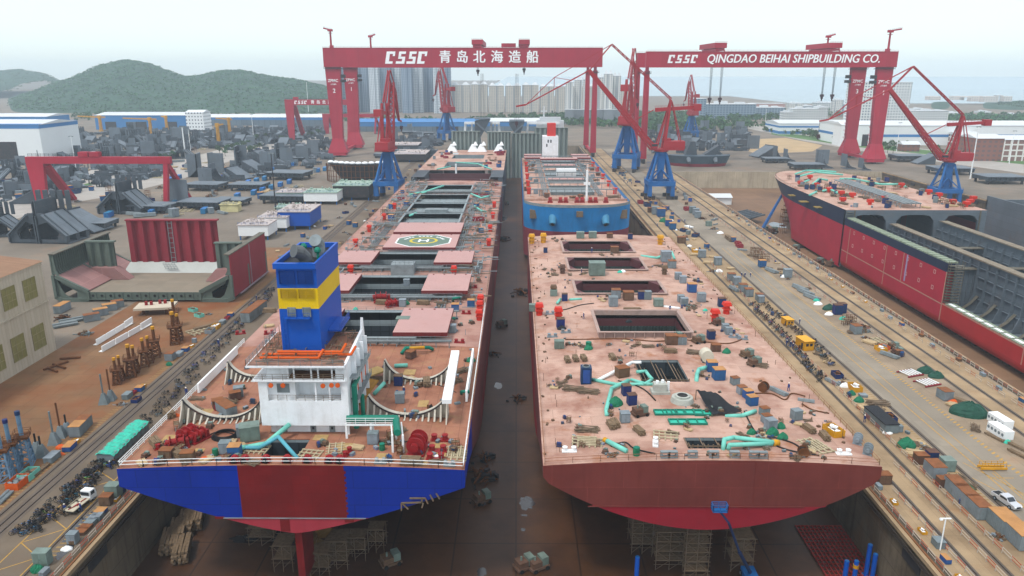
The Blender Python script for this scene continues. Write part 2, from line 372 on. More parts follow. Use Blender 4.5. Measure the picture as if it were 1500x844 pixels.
# painted markings
b = MB()
for x0, x1, y0, y1 in ((92.2, 92.45, 60, 330), (94.6, 94.8, 60, 330)): b.face([(x0, y0, .02), (x1, y0, .02), (x1, y1, .02), (x0, y1, .02)])
y = 95
while y < 330: b.face([(98.6, y, .02), (99.6, y + .5, .02), (99.6, y + 1.0, .02), (98.6, y + .5, .02)]); y += 1.3
for p, q in (((88.9, 131), (94, 119)), ((94, 119), (94, 133)), ((90.5, 137), (96.5, 122)), ((92, 131), (97, 131))):
    p, q = Vector((*p, .02)), Vector((*q, .02)); d = (q - p).normalized().cross(Vector((0, 0, 1))) * .1; b.face([p - d, q - d, q + d, p + d])
for k in range(9):
    for s_ in (-1, 1):
        p, q = Vector((-83.2, 101 + k * 4, .02)), Vector((-77.9, 101 + k * 4 + s_ * 4, .02))
        if k % 2 == 0: d = (q - p).normalized().cross(Vector((0, 0, 1))) * .09; b.face([p - d, q - d, q + d, p + d])
for x in (-83.3, -77.9): b.face([(x, 98, .021), (x + .2, 98, .021), (x + .2, 135, .021), (x, 135, .021)])
struct('road_marking', b, m_yline)
b = MB()                                                            # sleepers of the coping walk, worn yellow edge
for x0, x1 in ((-76.5, -75.2), (-94.6, -93.2), (86.5, 87.5)):
    y = 90
    while y < 330: b.face([(x0, y, .018), (x1, y, .018), (x1, y + .35, .018), (x0, y + .35, .018)]); y += 1.1
struct('sleeper_marking', b, mat('worn_timber', 'a08455', .85, var=.3, vs=.8))
# standing water on the dock floors
def puddle(c, rx, ry, z, seed):
    r_ = random.Random(seed); n = 22
    return struct('puddle', MB().face([(c[0] + rx * math.cos(6.283 * i / n) * r_.uniform(.75, 1.2), c[1] + ry * math.sin(6.283 * i / n) * r_.uniform(.75, 1.2), z) for i in range(n)]), m_wet)
for i, (u, v, rx, ry) in enumerate(((772, 737, 1.6, 2.6), (768, 755, .7, .4), (766, 776, .5, .6), (706, 838, .9, 1.4), (730, 565, 1.2, 2.5), (737, 320, 2.5, 7), (490, 800, 3.5, 1.2), (360, 790, 3, 1.5), (395, 780, 3, 1))):
    p = at(u, v, FLZ); puddle(p, rx, ry, FLZ + .012, i)
for i, (u, v, rx, ry) in enumerate(((1140, 330, 5, 9), (1128, 341, 4, 5), (1170, 362, 6, 3), (1178, 332, 4, 5))):
    p = at(u, v, FLZ); puddle(p, rx, ry, FLZ + .012, 40 + i)
for i, (u, v, rx, ry) in enumerate(((118, 771, 1.6, 4.5), (95, 807, 1, 2.5))):
    p = at(u, v); puddle(p, rx, ry, .016, 60 + i)

def hill(name, prof, Y0, wy, seed, x0, x1, cell=16, m=m_hill):
    pts = [ray(u, v, Y0) for u, v in prof]; r_ = random.Random(seed)
    ph = [(r_.uniform(.002, .05), r_.uniform(.002, .05), r_.uniform(0, 6.28)) for _ in range(14)]
    def H(x):
        if x <= pts[0].x: return 0
        for p, q in zip(pts, pts[1:]):
            if p.x <= x <= q.x: t = (x - p.x) / (q.x - p.x); t = t * t * (3 - 2 * t) * .4 + t * .6; return p.z + (q.z - p.z) * t
        return 0
    def zf(x, y):
        d = (y - Y0) / wy; e_ = max(0, 1 - d * d) ** 1.3
        k = sum(math.sin(a * x + b_ * y + c) for a, b_, c in ph) * .9 + (math.sin(x * .31 + y * .17) + math.sin(x * .23 - y * .29 + 2)) * .8
        h = H(x * Y0 / y) * e_
        return h + k * min(1, h / 30) * .55 - .6
    struct(name, MB().plate(x0, x1, Y0 - wy, Y0 + wy * .5, 0, (), cell=cell, zf=zf), m, True)
xs = lambda u, Y: ray(u, 150, Y).x
hill('hill', ((-320, 180), (-120, 140), (-40, 108), (25, 101), (60, 107), (88, 118), (120, 160), (150, 178)), 2900, 700, 3, xs(-300, 2900), xs(150, 2900), 24)
hill('hill', ((-160, 178), (-60, 165), (0, 152), (50, 134), (95, 118), (125, 106), (150, 95), (185, 88), (215, 93), (245, 103), (270, 112), (290, 111), (325, 103), (352, 103), (380, 109), (420, 114), (470, 124), (520, 148), (600, 172)), 2100, 620, 5, xs(-160, 2100), xs(600, 2100))
hill('hill', ((1290, 172), (1340, 156), (1380, 151), (1410, 156), (1450, 152), (1490, 149), (1540, 146), (1600, 150), (1700, 165)), 1900, 300, 8, xs(1290, 1900), xs(1700, 1900))
hill('hill', ((880, 170), (940, 158), (1010, 152), (1120, 152), (1200, 160), (1260, 170)), 2300, 260, 9, xs(880, 2300), xs(1260, 2300), 24)
def canopy(obj_name, y_lim, n, seed):
    o = bpy.data.objects[obj_name]; q = random.Random(seed); vs = [v.co.copy() for v in o.data.vertices if v.co.z > 3 and v.co.y < y_lim]; b = MB()
    for _ in range(n):
        c = q.choice(vs); leaf_clump(b, (c.x + q.uniform(-9, 9), c.y + q.uniform(-9, 9), c.z - 1), q.uniform(3, 7), q.uniform(1.5, 3.6), 10, q, 1.9)
    tag(b.build('woodland', m_leaf), kind='stuff')
def leaf_clump(b, c, rx, rz, n, r_, s0=1.0, m=0):
    for _ in range(n):
        t = r_.uniform(0, 6.28); ph = math.acos(r_.uniform(-.55, 1)); q = r_.uniform(.55, 1.08)
        p = Vector((c[0] + rx * q * math.sin(ph) * math.cos(t), c[1] + rx * q * math.sin(ph) * math.sin(t), c[2] + rz * q * math.cos(ph)))
        s = s0 * r_.uniform(.6, 1.3); a = Vector((r_.uniform(-1, 1), r_.uniform(-1, 1), r_.uniform(-.6, .6))).normalized(); d = a.cross(Vector((r_.uniform(-1, 1), r_.uniform(-1, 1), r_.uniform(-1, 1)))).normalized()
        b.face([p - a * s, p + d * s * .7, p + a * s, p - d * s * .7], m)
def belt(poly, n, seed, h=(6, 11)):
    r_ = random.Random(seed); b = MB(); P = [at(u, v) for u, v in poly]
    x0, x1 = min(p.x for p in P), max(p.x for p in P); y0, y1 = min(p.y for p in P), max(p.y for p in P); k = 0
    while k < n:
        x, y = r_.uniform(x0, x1), r_.uniform(y0, y1); ins = False
        for p, q in zip(P, P[1:] + P[:1]):
            if (p.y > y) != (q.y > y) and x < (q.x - p.x) * (y - p.y) / (q.y - p.y) + p.x: ins = not ins
        k += 1
        if not ins: continue
        hh = r_.uniform(*h); leaf_clump(b, (x, y, hh * .55), hh * .5, hh * .5, 34, r_, hh * .2)
    tag(b.build('woodland', m_leaf), kind='stuff')
canopy('hill.001', 2160, 5200, 4); canopy('hill', 2960, 900, 6); canopy('hill.002', 1930, 500, 8)
belt(((640, 186), (720, 175), (925, 168), (1000, 176), (1120, 186), (1090, 192), (960, 196), (930, 190), (830, 186)), 1500, 1)
belt(((940, 172), (1020, 166), (1180, 164), (1250, 170), (1100, 180)), 700, 2)
belt(((1330, 176), (1420, 172), (1560, 172), (1560, 190), (1400, 186)), 500, 7)
belt(((0, 180), (140, 170), (480, 172), (640, 180), (640, 184), (400, 180), (140, 178), (0, 190)), 500, 3)
belt(((1130, 188), (1250, 206), (1330, 215), (1330, 219), (1240, 211), (1120, 193)), 260, 4, (4, 7))
def make_tree(seed, h, n):
    r_ = random.Random(seed); root = empty('tree', (0, 0, 0))
    t = MB().tube((0, 0, 0), (.1, 0, h * .45), h * .03, 7, 0, h * .02)
    for k in range(5): a = k * 1.26 + r_.uniform(0, .5); t.tube((.05, 0, h * .35), (math.cos(a) * h * .24, math.sin(a) * h * .24, h * r_.uniform(.55, .75)), h * .014, 5, 0, h * .006)
    t.build('trunk', m_trunk, root)
    c = MB()
    for k in range(7):
        a = k * .9; rr = h * .2 * (k > 0); leaf_clump(c, (math.cos(a) * rr, math.sin(a) * rr, h * r_.uniform(.5, .78)), h * .2, h * .17, n // 7, r_, h * .045)
    c.build('crown', m_leaf, root); return root
TREE = [Proto(make_tree(s, 8, 420)) for s in (1, 2, 3)]
def tree(u, v, h, label, group, k=0):
    p = at(u, v); o = TREE[k % 3]((p.x, p.y, 0), k * 1.3, label, group, h / 8); tag(o, cat='tree'); return o
r_ = random.Random(5)
for i, (u, v) in enumerate(((333, 224), (340, 222), (348, 221), (357, 219), (365, 217), (322, 227), (330, 229), (345, 225), (375, 209), (384, 208), (392, 206), (244, 236), (254, 233), (262, 231), (236, 239), (247, 241), (440, 204), (449, 202), (457, 201), (467, 199), (414, 210), (420, 209), (366, 226), (374, 223), (381, 221))):
    tree(u, v, r_.uniform(7, 10), 'leafy green tree of the row along the pale yard road', 'trees along the pale yard road', i)
for i, (u, v) in enumerate(((1300, 224), (1308, 225), (1291, 222), (1296, 219), (1380, 232), (1392, 234), (1402, 230), (1412, 233), (1370, 229), (1216, 207), (1208, 205), (1222, 210), (1186, 201), (1196, 203))):
    tree(u, v, r_.uniform(8, 12), 'bushy green tree before the long white sheds', 'trees before the long white sheds', i + 1)

m_roofw = mat('pale_roof', 'c9ced0', .6, var=.1, vs=.02)
m_blue = mat('shed_blue', '3f86c4', .6, var=.12, vs=.03)
m_shedw = mat('shed_white', 'dfe4e4', .6, var=.05, vs=.02)
m_shop = mat('shed_grey_side', '6d7f8c', .7, var=.2, vs=.02, grid=(8, 40, .5, 0, 'xz'), gcol=.7)
def block(name, label, cat, u0, u1, vt, Y, d, m, group=None, roof=None, cap=0, base=0, over=.4, crown=0):
    p0, p1 = ray(u0, vt, Y), ray(u1, vt, Y); x0, x1, z = p0.x, p1.x, p0.z
    e_ = empty(name, ((x0 + x1) / 2, Y, base), 0, label, cat, group); W_, h = (x1 - x0), z - base
    MB().bx(-W_ / 2, W_ / 2, 0, d, 0, h).build('wall', m, e_)
    b = MB().bx(-W_ / 2 - over, W_ / 2 + over, -over, d + over, h, h + .8)
    if cap:
        b.bx(-W_ * .3, -W_ * .05, d * .3, d * .7, h + .8, h + cap); b.bx(W_ * .1, W_ * .3, d * .3, d * .6, h + .8, h + cap * .7)
    if crown:
        for k in (-.28, .28): b.frus((W_ * k, d * .4), (W_ * .4, d * .6), (W_ * .12, d * .3), h + .8, h + .8 + crown)
    b.build('roof', roof or m_roofw, e_)
    return e_
f_tw1 = facade('tower_facade_blue', '9aaaba', '3f566c', 3.4, 3.1, .5, .55, 16.5); f_tw2 = facade('tower_facade_pale', 'c6ced2', '566676', 3.0, 3.1, .45, .55, 13.)
for i, (u0, u1, vt) in enumerate(((486, 499, 99), (502, 518, 96), (521, 536, 95), (539, 553, 96), (555, 570, 94), (571, 585, 95), (587, 602, 94), (603, 618, 95), (619, 633, 94), (634, 646, 96), (647, 659, 97))):
    block('apartment_tower', 'tall ' + ('blue grey', 'pale')[i % 2] + ' residential tower behind the gantry girder', 'tower', u0, u1, vt, 1480 + (i % 3) * 25, 22, (f_tw1, f_tw2)[i % 2], ('blue grey', 'pale')[i % 2] + ' residential towers behind the girder', cap=4)
f_ap = facade('apartment_facade', 'd2cbbc', '66727d', 3.6, 3.0, .42, .5, 17.)
for i, (u0, u1, vt) in enumerate(((660, 688, 125), (690, 714, 124), (716, 738, 126), (740, 763, 126), (765, 789, 125), (791, 812, 127), (814, 836, 127), (838, 862, 127), (864, 884, 127), (886, 904, 128), (906, 925, 127))):
    block('apartment_block', 'cream high rise apartment block with small roof crowns, in the long row', 'apartment block', u0, u1, vt, 1520, 16, f_ap, 'cream apartment blocks in the long row', crown=5)
f_ap2 = facade('apartment_facade_white', 'd6d6d0', '6c7a86', 3.4, 3.0, .4, .5, 14.)
for i, (u0, u1, vt) in enumerate(((829, 840, 121), (842, 853, 118), (855, 864, 117), (872, 884, 114), (886, 898, 109), (899, 910, 112))):
    block('apartment_block', ('white stepped high rise apartment seen under the girder end', 'tall white apartment with domed crowns beside the red crane leg')[i > 2], 'apartment block', u0, u1, vt, 1180 + (i % 2) * 12, 14, f_ap2, ('white apartments under the girder end', 'white apartments beside the crane leg')[i > 2], crown=5)
    block('podium_building', 'grey podium at the foot of the white apartments', 'building', u0 - 1, u1 + 1, 161, 1168 + (i % 2) * 12, 9, mat('podium', '8d959b', var=.15, vs=.03), 'grey podiums of the white apartments')
f_of = facade('office_glass', '8ea3b3', '4a6075', 5, 3.6, .6, .5)
f_hotel = facade('hotel_facade', 'cfd3d0', '5f6f7d', 3.6, 3.4, .5, .5)
block('office_building', 'round topped blue glass office behind the jib crane', 'office', 1017, 1035, 145, 1260, 20, f_of)
block('office_building', 'long low blue glass office beyond the trees', 'office', 1034, 1108, 153, 1290, 24, f_of, cap=5)
block('office_building', 'grey blue flat office beside the red roofed blocks', 'office', 1108, 1150, 158, 1330, 24, f_of, cap=4)
block('office_building', 'low office with salmon upper floor far beyond the trees', 'office', 1100, 1150, 152, 1700, 24, mat('salmon_wall', 'b98d84', var=.1, vs=.02))
for i, (u0, u1, vt) in enumerate(((1150, 1162, 165), (1162, 1200, 160), (1200, 1214, 158), (1330, 1348, 163), (1348, 1390, 163))):
    block('annex_building', ('low cream office with square windows beside the big hotel', 'low cream wing beyond the big hotel')[i > 2], 'office', u0, u1, vt, 1120, 22, f_hotel, ('cream offices by the hotel', 'cream wings beyond the hotel')[i > 2], cap=3)
for i, (u0, u1, vt) in enumerate(((1158, 1176, 152), (1178, 1192, 156), (1196, 1222, 151), (1224, 1236, 147), (1238, 1252, 153), (1340, 1356, 160), (1392, 1410, 166), (1414, 1432, 170), (1436, 1452, 164), (1456, 1474, 172), (1478, 1500, 168))):
    block('city_building', 'pale mid rise city building in the hazy band behind the hotel', 'building', u0, u1, vt, 1400 + (i % 3) * 40, 20, (f_ap2, f_of, f_hotel)[i % 3], 'pale city buildings behind the hotel', cap=3)
block('hotel_building', 'big pale slab hotel with a grid of square windows', 'hotel', 1253, 1337, 121, 985, 24, f_hotel, cap=0)
f_hill = facade('hill_villa', 'd3cbc4', '8d8f92', 6, 4, .4, .4)
for i, (u0, u1, vt) in enumerate(((1360, 1378, 147), (1395, 1412, 147), (1412, 1422, 143), (1422, 1440, 149), (1440, 1462, 150), (1462, 1470, 140), (1470, 1482, 149))):
    block('hill_building', 'pale institution building on the ridge of the wooded hill', 'building', u0, u1, vt, 1885 + (i % 2) * 14, 18, f_hill, 'pale buildings on the wooded ridge', base=20)
# sheds
def shed(label, u0, u1, vt, vb, d, wm, rm, stripe=None, group=None, skew=0, doors=0, ridge=3.0):
    p = at((u0 + u1) / 2, vb); Y = p.y; a, c = ray(u0, vt, Y), ray(u1, vt, Y); W_ = c.x - a.x; h = a.z
    e_ = empty('factory_shed', ((a.x + c.x) / 2, Y, 0), skew, label, 'shed', group)
    MB().bx(-W_ / 2, W_ / 2, 0, d, 0, h).build('wall', wm, e_)
    MB().prism([(-.6, h), (d + .6, h), (d / 2, h + ridge)], -W_ / 2 - .6, W_ / 2 + .6, 'x').build('roof', rm, e_)
    if stripe:
        for (z0, z1) in stripe: MB().bx(-W_ / 2 - .15, W_ / 2 + .15, -.15, d, h * z0, h * z1).build('stripe', m_blue, e_)
    if doors:
        for k in range(doors):
            x = -W_ / 2 + W_ * (k + .5) / doors; MB().bx(x - W_ * .18 / doors, x + W_ * .18 / doors, -.3, 1, 0, h * .55).build('door', m_dark, e_)
    return e_
shed('white factory shed with a blue eave and an open dark door', 0 - 60, 56, 183, 238, 60, m_shedw, m_roofw, ((.9, 1.02),), doors=1)
shed('low white shed with a blue stripe behind the white factory', -30, 68, 171, 196, 50, m_shedw, m_roofw, ((.6, 1.0),))
shed('long blue shed under the hill', 138, 272, 169, 190, 60, m_blue, m_roofw, None, doors=3)
shed('white office end block with rows of small windows by the blue shed', 271, 297, 165, 192, 26, facade('office_white', 'e2e6e6', '55606a', 4, 4.5, .4, .4), m_roofw)
shed('long white roofed shed with a blue eave beneath the hills', 296, 372, 172, 184, 70, m_shop, m_roofw, ((.7, 1.0),))
shed('wide pale shed with a blue eave behind the small gantry', 368, 482, 172, 187, 70, m_shop, m_roofw, ((.75, 1.0),))
shed('long blue and white shed at the dock head', 520, 700, 179, 193, 60, m_shop, m_blue, ((.55, 1.0),), doors=2)
shed('pale blue roofed shed behind the bulkhead blocks', 700, 818, 178, 192, 60, m_shop, m_roofw, ((.5, .9),))
shed('long white shed with two dark blue window bands', 1142, 1258, 181, 197, 55, m_shedw, m_roofw, ((.62, .78), (.05, .3)))
shed('large white shed with a blue band behind the blue crane pedestal', 1240, 1560, 184, 213, 75, m_shedw, m_roofw, ((.42, .55),))
shed('white shed with open dark doors beside the road', 1233, 1282, 183, 214, 20, m_shedw, m_roofw, doors=2)
f_brick = facade('brick_windows', '96695c', '6a5a5a', 5, 4, .5, .45); f_frame = facade('white_frame', 'd8d8d2', '84665e', 6, 5, .75, .75)
shed('brick red workshop beside the crane house', 1432, 1472, 203, 236, 30, f_brick, m_roofw)
shed('brick hall with white concrete frame beyond the crane', 1470, 1570, 205, 236, 30, f_frame, m_roofw)
shed('low brick office with white windows by the trees', 1323, 1348, 212, 222, 12, f_brick, m_roofw)
shed('dark shed with white framed windows behind the crane tower', 1402, 1436, 198, 215, 20, f_frame, m_roofw)
hz = MB().bx(-3600, 3600, -150, 3900, FLZ - 1.5, 128).build('haze', None)
hm = bpy.data.materials.new('haze_air'); hm.use_nodes = True; n_ = hm.node_tree.nodes; n_.remove(n_['Principled BSDF'])
pv = n_.new('ShaderNodeVolumePrincipled'); pv.inputs['Color'].default_value = (.74, .89, 1.0, 1); pv.inputs['Density'].default_value = .00017; pv.inputs['Anisotropy'].default_value = .1
hm.node_tree.links.new(pv.outputs[0], n_['Material Output'].inputs['Volume']); hz.data.materials.clear(); hz.data.materials.append(hm)
tag(hz, kind='stuff')
# ================================================================== THE SHIPS
m_hblue = mat('hull_blue', '082f9c', .45, var=.10, vs=.08, dirt=.12, ds=.1, dcol='071a50', grid=(9, 3.2, .08, .5, 'xz'), gcol=.7, streak=.2)
m_hred = mat('hull_dark_red', '7a1a1c', .5, var=.16, vs=.2, dirt=.2, ds=.15, dcol='4a0f10', grid=(3.1, 1.7, .05, 0, 'xz'), gcol=.85)
m_hpink = mat('antifouling_red', 'b03a46', .5, var=.12, vs=.2, dirt=.2, ds=.2, dcol='7a1f2a', streak=.25)
m_prim = mat('brown_primer', '7c3a34', .55, var=.12, vs=.1, dirt=.5, ds=.12, dcol='55241f', streak=.45, grid=(12, 4.5, .06, .5, 'xz'), gcol=1.35)
m_primy = mat('side_primer', '7d4a48', .55, var=.15, vs=.1, dirt=.35, ds=.08, dcol='4d2b2b', streak=.35, grid=(12, 4.5, .08, .5, 'yz'), gcol=.8)
m_hred2 = mat('boot_red', '97202f', .5, var=.12, vs=.2, dirt=.2, ds=.2, dcol='7a1524')
m_deck1 = mat('deck_red_oxide', 'b07a60', .7, var=.14, vs=.15, dirt=.8, ds=.15, dcol='663a2a', rust=.35, rs=.25, rcol='a08d5c', grid=(2.6, 14, .07, 0), gcol=.72)
m_deck1b = mat('deck_pale_oxide', 'bd9384', .7, var=.15, vs=.15, dirt=.8, ds=.1, dcol='84564a', rust=.25, rs=.2, rcol='8a5a3c', grid=(12, 4, .06, 0), gcol=.85)
m_deck2 = mat('deck_pink_primer', 'cba795', .7, var=.12, vs=.12, dirt=.9, ds=.11, dcol='8a6050', rust=.85, rs=.16, rcol='94603e', grid=(14, 3.6, .07, .5), gcol=.74)
m_cover = mat('hatch_cover_pink', 'c39a94', .55, var=.06, vs=.1, dirt=.2, ds=.12, dcol='b8857e', rust=.12, rs=.3)
m_cover_e = mat('hatch_cover_edge', '7e2b2c', .55, var=.15, vs=.4, dirt=.2, ds=.4)
m_coam = mat('coaming_grey', '98a5a8', .6, var=.15, vs=.3, dirt=.4, ds=.3, dcol='5f6464', grid=(3, 3, .1, 0, 'xz'), gcol=.75)
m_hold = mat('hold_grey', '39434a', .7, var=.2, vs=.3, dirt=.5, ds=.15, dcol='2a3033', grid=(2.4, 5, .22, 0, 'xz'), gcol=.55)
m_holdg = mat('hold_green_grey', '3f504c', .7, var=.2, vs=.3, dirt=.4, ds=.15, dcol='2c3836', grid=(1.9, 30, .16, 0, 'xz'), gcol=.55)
m_mar = mat('coaming_maroon', '66383c', .6, var=.15, vs=.4, dirt=.3, ds=.4)
m_lvb = mat('louver_blue', '073a86', .6); m_lvy = mat('louver_yellow', 'bf9c14', .6)
m_funb = mat('funnel_blue', '0a58c0', .42, var=.07, vs=.3, dirt=.1, ds=.3, dcol='08306b')
m_funy = mat('funnel_yellow', 'f2cb10', .45, var=.04, vs=.3, dirt=.08, ds=.4, dcol='a88a20')
m_black = mat('black_paint', '1c1d1f', .6, var=.25, vs=.5, dirt=.3, ds=.5, dcol='4a4642')
m_hw = mat('house_white', 'e4e9ec', .5, var=.04, vs=.3, dirt=.22, ds=.35, dcol='9a9388', streak=.22, rust=.05, rs=.5)
m_glass = mat('dark_glass', '2c3640', .15, var=.1, spec=.6)
m_orange = mat('safety_orange', 'e0601c', .55, var=.1, vs=1)
m_rustp = mat('rusty_brown', '6f4526', .8, var=.3, vs=1.2, rust=.5, rs=1, rcol='3c2a1e')
m_green = mat('pipe_green', '14806a', .5, var=.15, vs=.6)
m_turq = mat('duct_turquoise', '7fd6c4', .5, var=.12, vs=.5, dirt=.2, ds=.6, dcol='4f9488')
m_red = mat('bollard_red', '9c1e22', .5, var=.15, vs=.6, dirt=.2, ds=.5)
m_vred = mat('ventilator_red', 'd8321f', .5, var=.1, vs=.6)
m_grey = mat('machine_grey', '8c979a', .6, var=.15, vs=.6, dirt=.3, ds=.5)
m_bare = mat('bare_scaffold', '7d6c58', .6, var=.25, vs=1.5, rust=.4, rs=1.5)
m_steel = mat('block_steel', '525b63', .6, var=.2, vs=.15, dirt=.4, ds=.08, dcol='3a4045', rust=.25, rs=.15, rcol='6b5442', grid=(4, 4, .1, 0, 'xz'), gcol=.8)
m_steelt = mat('block_plate', '727d86', .6, var=.12, vs=.15, dirt=.3, ds=.08, dcol='4f585e', rust=.15, rs=.2, rcol='77604c', grid=(6, 2.4, .1), gcol=.82)
DZ = 13.0
def hull_shell(xc, B, y0, y1, prof, Lm, zb=-11.0, fn=None, K=14):
    """plating aft to forward: the V of the stern swells into the full box of the midbody"""
    S0 = []; S1 = []
    for k in range(K + 1): t = k / K; S0.append((t, prof(t)))
    zc = prof(1.0)
    for k in range(1, 5): S0.append((1, zc + (DZ - zc) * k / 4))
    for k in range(K + 1):
        t = k / K
        if t < .72: S1.append((t / .72 * (1 - 4 / B), zb))
        else: a = (t - .72) / .28 * math.pi / 2; S1.append((1 - 4 / B + 4 / B * math.sin(a), zb + 4 - 4 * math.cos(a)))
    for k in range(1, 5): S1.append((1, zb + 4 + (DZ - zb - 4) * k / 4))
    ys = [0, 2, 5, 9, 14, 20, 27, 35, 44, 54, 66]; ys = [y for y in ys if y < Lm] + [Lm]
    yy = Lm + 14
    while yy < y1 - y0: ys.append(yy); yy += 14
    ys.append(y1 - y0); b = MB(); n = len(S0)
    for y in ys:
        w_ = min(1, y / Lm); w_ = w_ * w_ * (3 - 2 * w_)
        for sg in (-1, 1):
            for p, q in zip(S0, S1): b.v.append((xc + sg * B * (p[0] + (q[0] - p[0]) * w_), y0 + y, p[1] + (q[1] - p[1]) * w_))
    for j in range(len(ys) - 1):
        for s_ in (0, 1):
            for k in range(n - 1):
                i0 = j * 2 * n + s_ * n + k; i1 = i0 + 2 * n
                zm = (b.v[i0][2] + b.v[i0 + 1][2]) / 2; f = (i0, i0 + 1, i1 + 1, i1)
                b.f.append(f if s_ else f[::-1]); b.mi.append(fn(ys[j], zm, sg))
    j = len(ys) - 1; a = j * 2 * n
    b.f.append(tuple(a + i for i in range(n)) + tuple(a + n + i for i in reversed(range(n)))); b.mi.append(fn(ys[-1], 0, 0))
    return b
def transom(xc, B, y, prof, camb, zs, cols, nb=60, z_s=None):
    """flat stern plate; cols: [(t_end, material)] above the seam, cols[-1] below"""
    b = MB(); e_ = sorted({-1 + 2 * i / nb for i in range(nb + 1)} | {c[0] for c in cols[:-1]}); low = cols[-1][1]
    for p, q in zip(e_, e_[1:]):
        t = (p + q) / 2; m = next(c[1] for c in cols[:-1] if t < c[0] + 1e-6)
        x0, x1 = xc + B * p, xc + B * q; a0, a1 = prof(abs(p)), prof(abs(q)); t0, t1 = DZ + camb * (1 - p * p), DZ + camb * (1 - q * q)
        s0, s1 = max(zs, a0), max(zs, a1)
        b.face([(x0, y, s0), (x1, y, s1), (x1, y, t1), (x0, y, t0)], m)
        if a0 < zs or a1 < zs: b.face([(x0, y, min(a0, zs)), (x1, y, min(a1, zs)), (x1, y, s1), (x0, y, s0)], low)
    return b
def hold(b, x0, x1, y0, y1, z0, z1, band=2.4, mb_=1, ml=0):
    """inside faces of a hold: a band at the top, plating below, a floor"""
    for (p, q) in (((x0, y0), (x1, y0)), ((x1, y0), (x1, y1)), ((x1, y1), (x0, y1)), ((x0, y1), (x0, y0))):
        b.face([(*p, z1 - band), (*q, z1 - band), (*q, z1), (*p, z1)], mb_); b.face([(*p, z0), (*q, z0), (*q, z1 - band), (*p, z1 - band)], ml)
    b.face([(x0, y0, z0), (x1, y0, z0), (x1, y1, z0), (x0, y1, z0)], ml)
def coaming(b, x0, x1, y0, y1, z0, z1, t=.35, stays=2.6, m=0):
    for a in ((x0 - t, x0, y0 - t, y1 + t), (x1, x1 + t, y0 - t, y1 + t), (x0, x1, y0 - t, y0), (x0, x1, y1, y1 + t)): b.bx(*a, z0, z1, m)
    b.bx(x0 - t - .5, x0 - t - .02, y0 - t - .5, y1 + t + .5, z1 - .2, z1 + .05, m); b.bx(x1 + t + .02, x1 + t + .5, y0 - t - .5, y1 + t + .5, z1 - .2, z1 + .05, m)
    b.bx(x0 - t, x1 + t, y0 - t - .5, y0 - t - .02, z1 - .2, z1 + .05, m); b.bx(x0 - t, x1 + t, y1 + t + .02, y1 + t + .5, z1 - .2, z1 + .05, m)
    x = x0 + 1
    while x < x1: b.bx(x - .08, x + .08, y0 - t - .9, y0 - t - .01, z0, z1 - .3, m); x += stays
def xf(u, Y, z):
    """x of the sight line u at distance Y and height z"""
    lo, hi = -600., 600.
    d = Y * cp_ - (z - CAM_H) * sp_
    return ((u - 750) / FPX * d + Y * -syw) / cyw
def yv(v, z):
    return at(750, v, z).y
X1, B1, Y1S, Y1E, CB1 = -37.25, 28.75, 110.6, 449.0, .8
ship1 = empty('cargo_ship', (X1, Y1S, -11), 0, 'huge bulk carrier with blue stern, blue yellow funnel and pink hatch covers', 'ship')
prof1 = lambda t: .96 + 8.8 * t ** 1.3
part(hull_shell(X1, B1, Y1S, Y1E, prof1, 62, fn=lambda y, z, s: (0 if y < 20 and z > 2 else (2 if z < -2 else 1))), 'hull', [m_hblue, m_primy, m_hred2], ship1)
part(transom(X1, B1, Y1S - .03, prof1, CB1, 3.9, [(-.305, 0), (.305, 1), (1.001, 0), (9, 2)]), 'transom', [m_hblue, m_hred, m_hpink], ship1)
b = MB()
for t in (-.06, .32, -.44): b.bx(X1 + B1 * t - .8, X1 + B1 * t + .8, Y1S - .1, Y1S - .04, max(1.2, prof1(abs(t)) + .15), 3.7)
b.bx(X1 - 12, X1 + 12, Y1S - .2, Y1S - .05, 3.84, 3.96, 1)
for i in range(19): z = 4.1 + i * .48; b.bx(X1 + .305 * B1 - .1, X1 + .305 * B1 + (.35 if i % 2 else .05), Y1S - .06, Y1S - .035, z, z + .46)
part(b, 'transom_seam', [m_hred, m_grey], ship1)
b = MB()                                                             # staging frames welded under the quarter
p0 = lambda u, v: ray(u, v, Y1S - .3)
for a, c in (((588, 748), (588, 737)), ((588, 737), (618, 736)), ((618, 744), (620, 737)), ((600, 730), (623, 730)), ((623, 730), (627, 738)), ((618, 730), (618, 737)), ((630, 725), (635, 734)), ((639, 723), (644, 731)), ((590, 738), (598, 746))): b.bar(p0(*a), p0(*c), .22)
part(b, 'staging_frame', m_bare, ship1)
dk1 = lambda x: DZ + CB1 * (1 - ((x - X1) / B1) ** 2)
HA = []
for v0, v1 in ((492, 455), (430, 404), (388, 370)): HA.append((yv(v0, 15.8) + .3, yv(v1, 15.8) - .3))
HO = [(yv(v0, 14.8), yv(v1, 14.8)) for v0, v1 in ((328, 315), (312, 300), (298, 287), (281, 273))]
heli = (yv(366, 15.8), yv(346.5, 15.8)); clo = (yv(343, 15.8), yv(329, 15.8))
hs = [(X1 - 12.6, X1 + 12.6, a, c) for a, c in HA] + [(X1 - 12, X1 + 12.5, a, c) for a, c in HO]
oe = (xf(404, 122, 13), xf(459, 122, 13), yv(671, 13.5), yv(647, 13.5))
b = MB().plate(X1 - B1, X1 + B1, Y1S, 168, 0, [oe], zf=lambda x, y: dk1(x), cell=4.5)
part(b, 'deck', m_deck1, ship1)
part(MB().plate(X1 - B1, X1 + B1, 168, Y1E, 0, hs, zf=lambda x, y: dk1(x), cell=5), 'deck', m_deck1b, ship1)
b = MB()
for h in hs: b = MB(); hold(b, *h, -6, 15.2, 3.6); part(b, 'cargo_hold', [m_hold, m_coam], ship1)
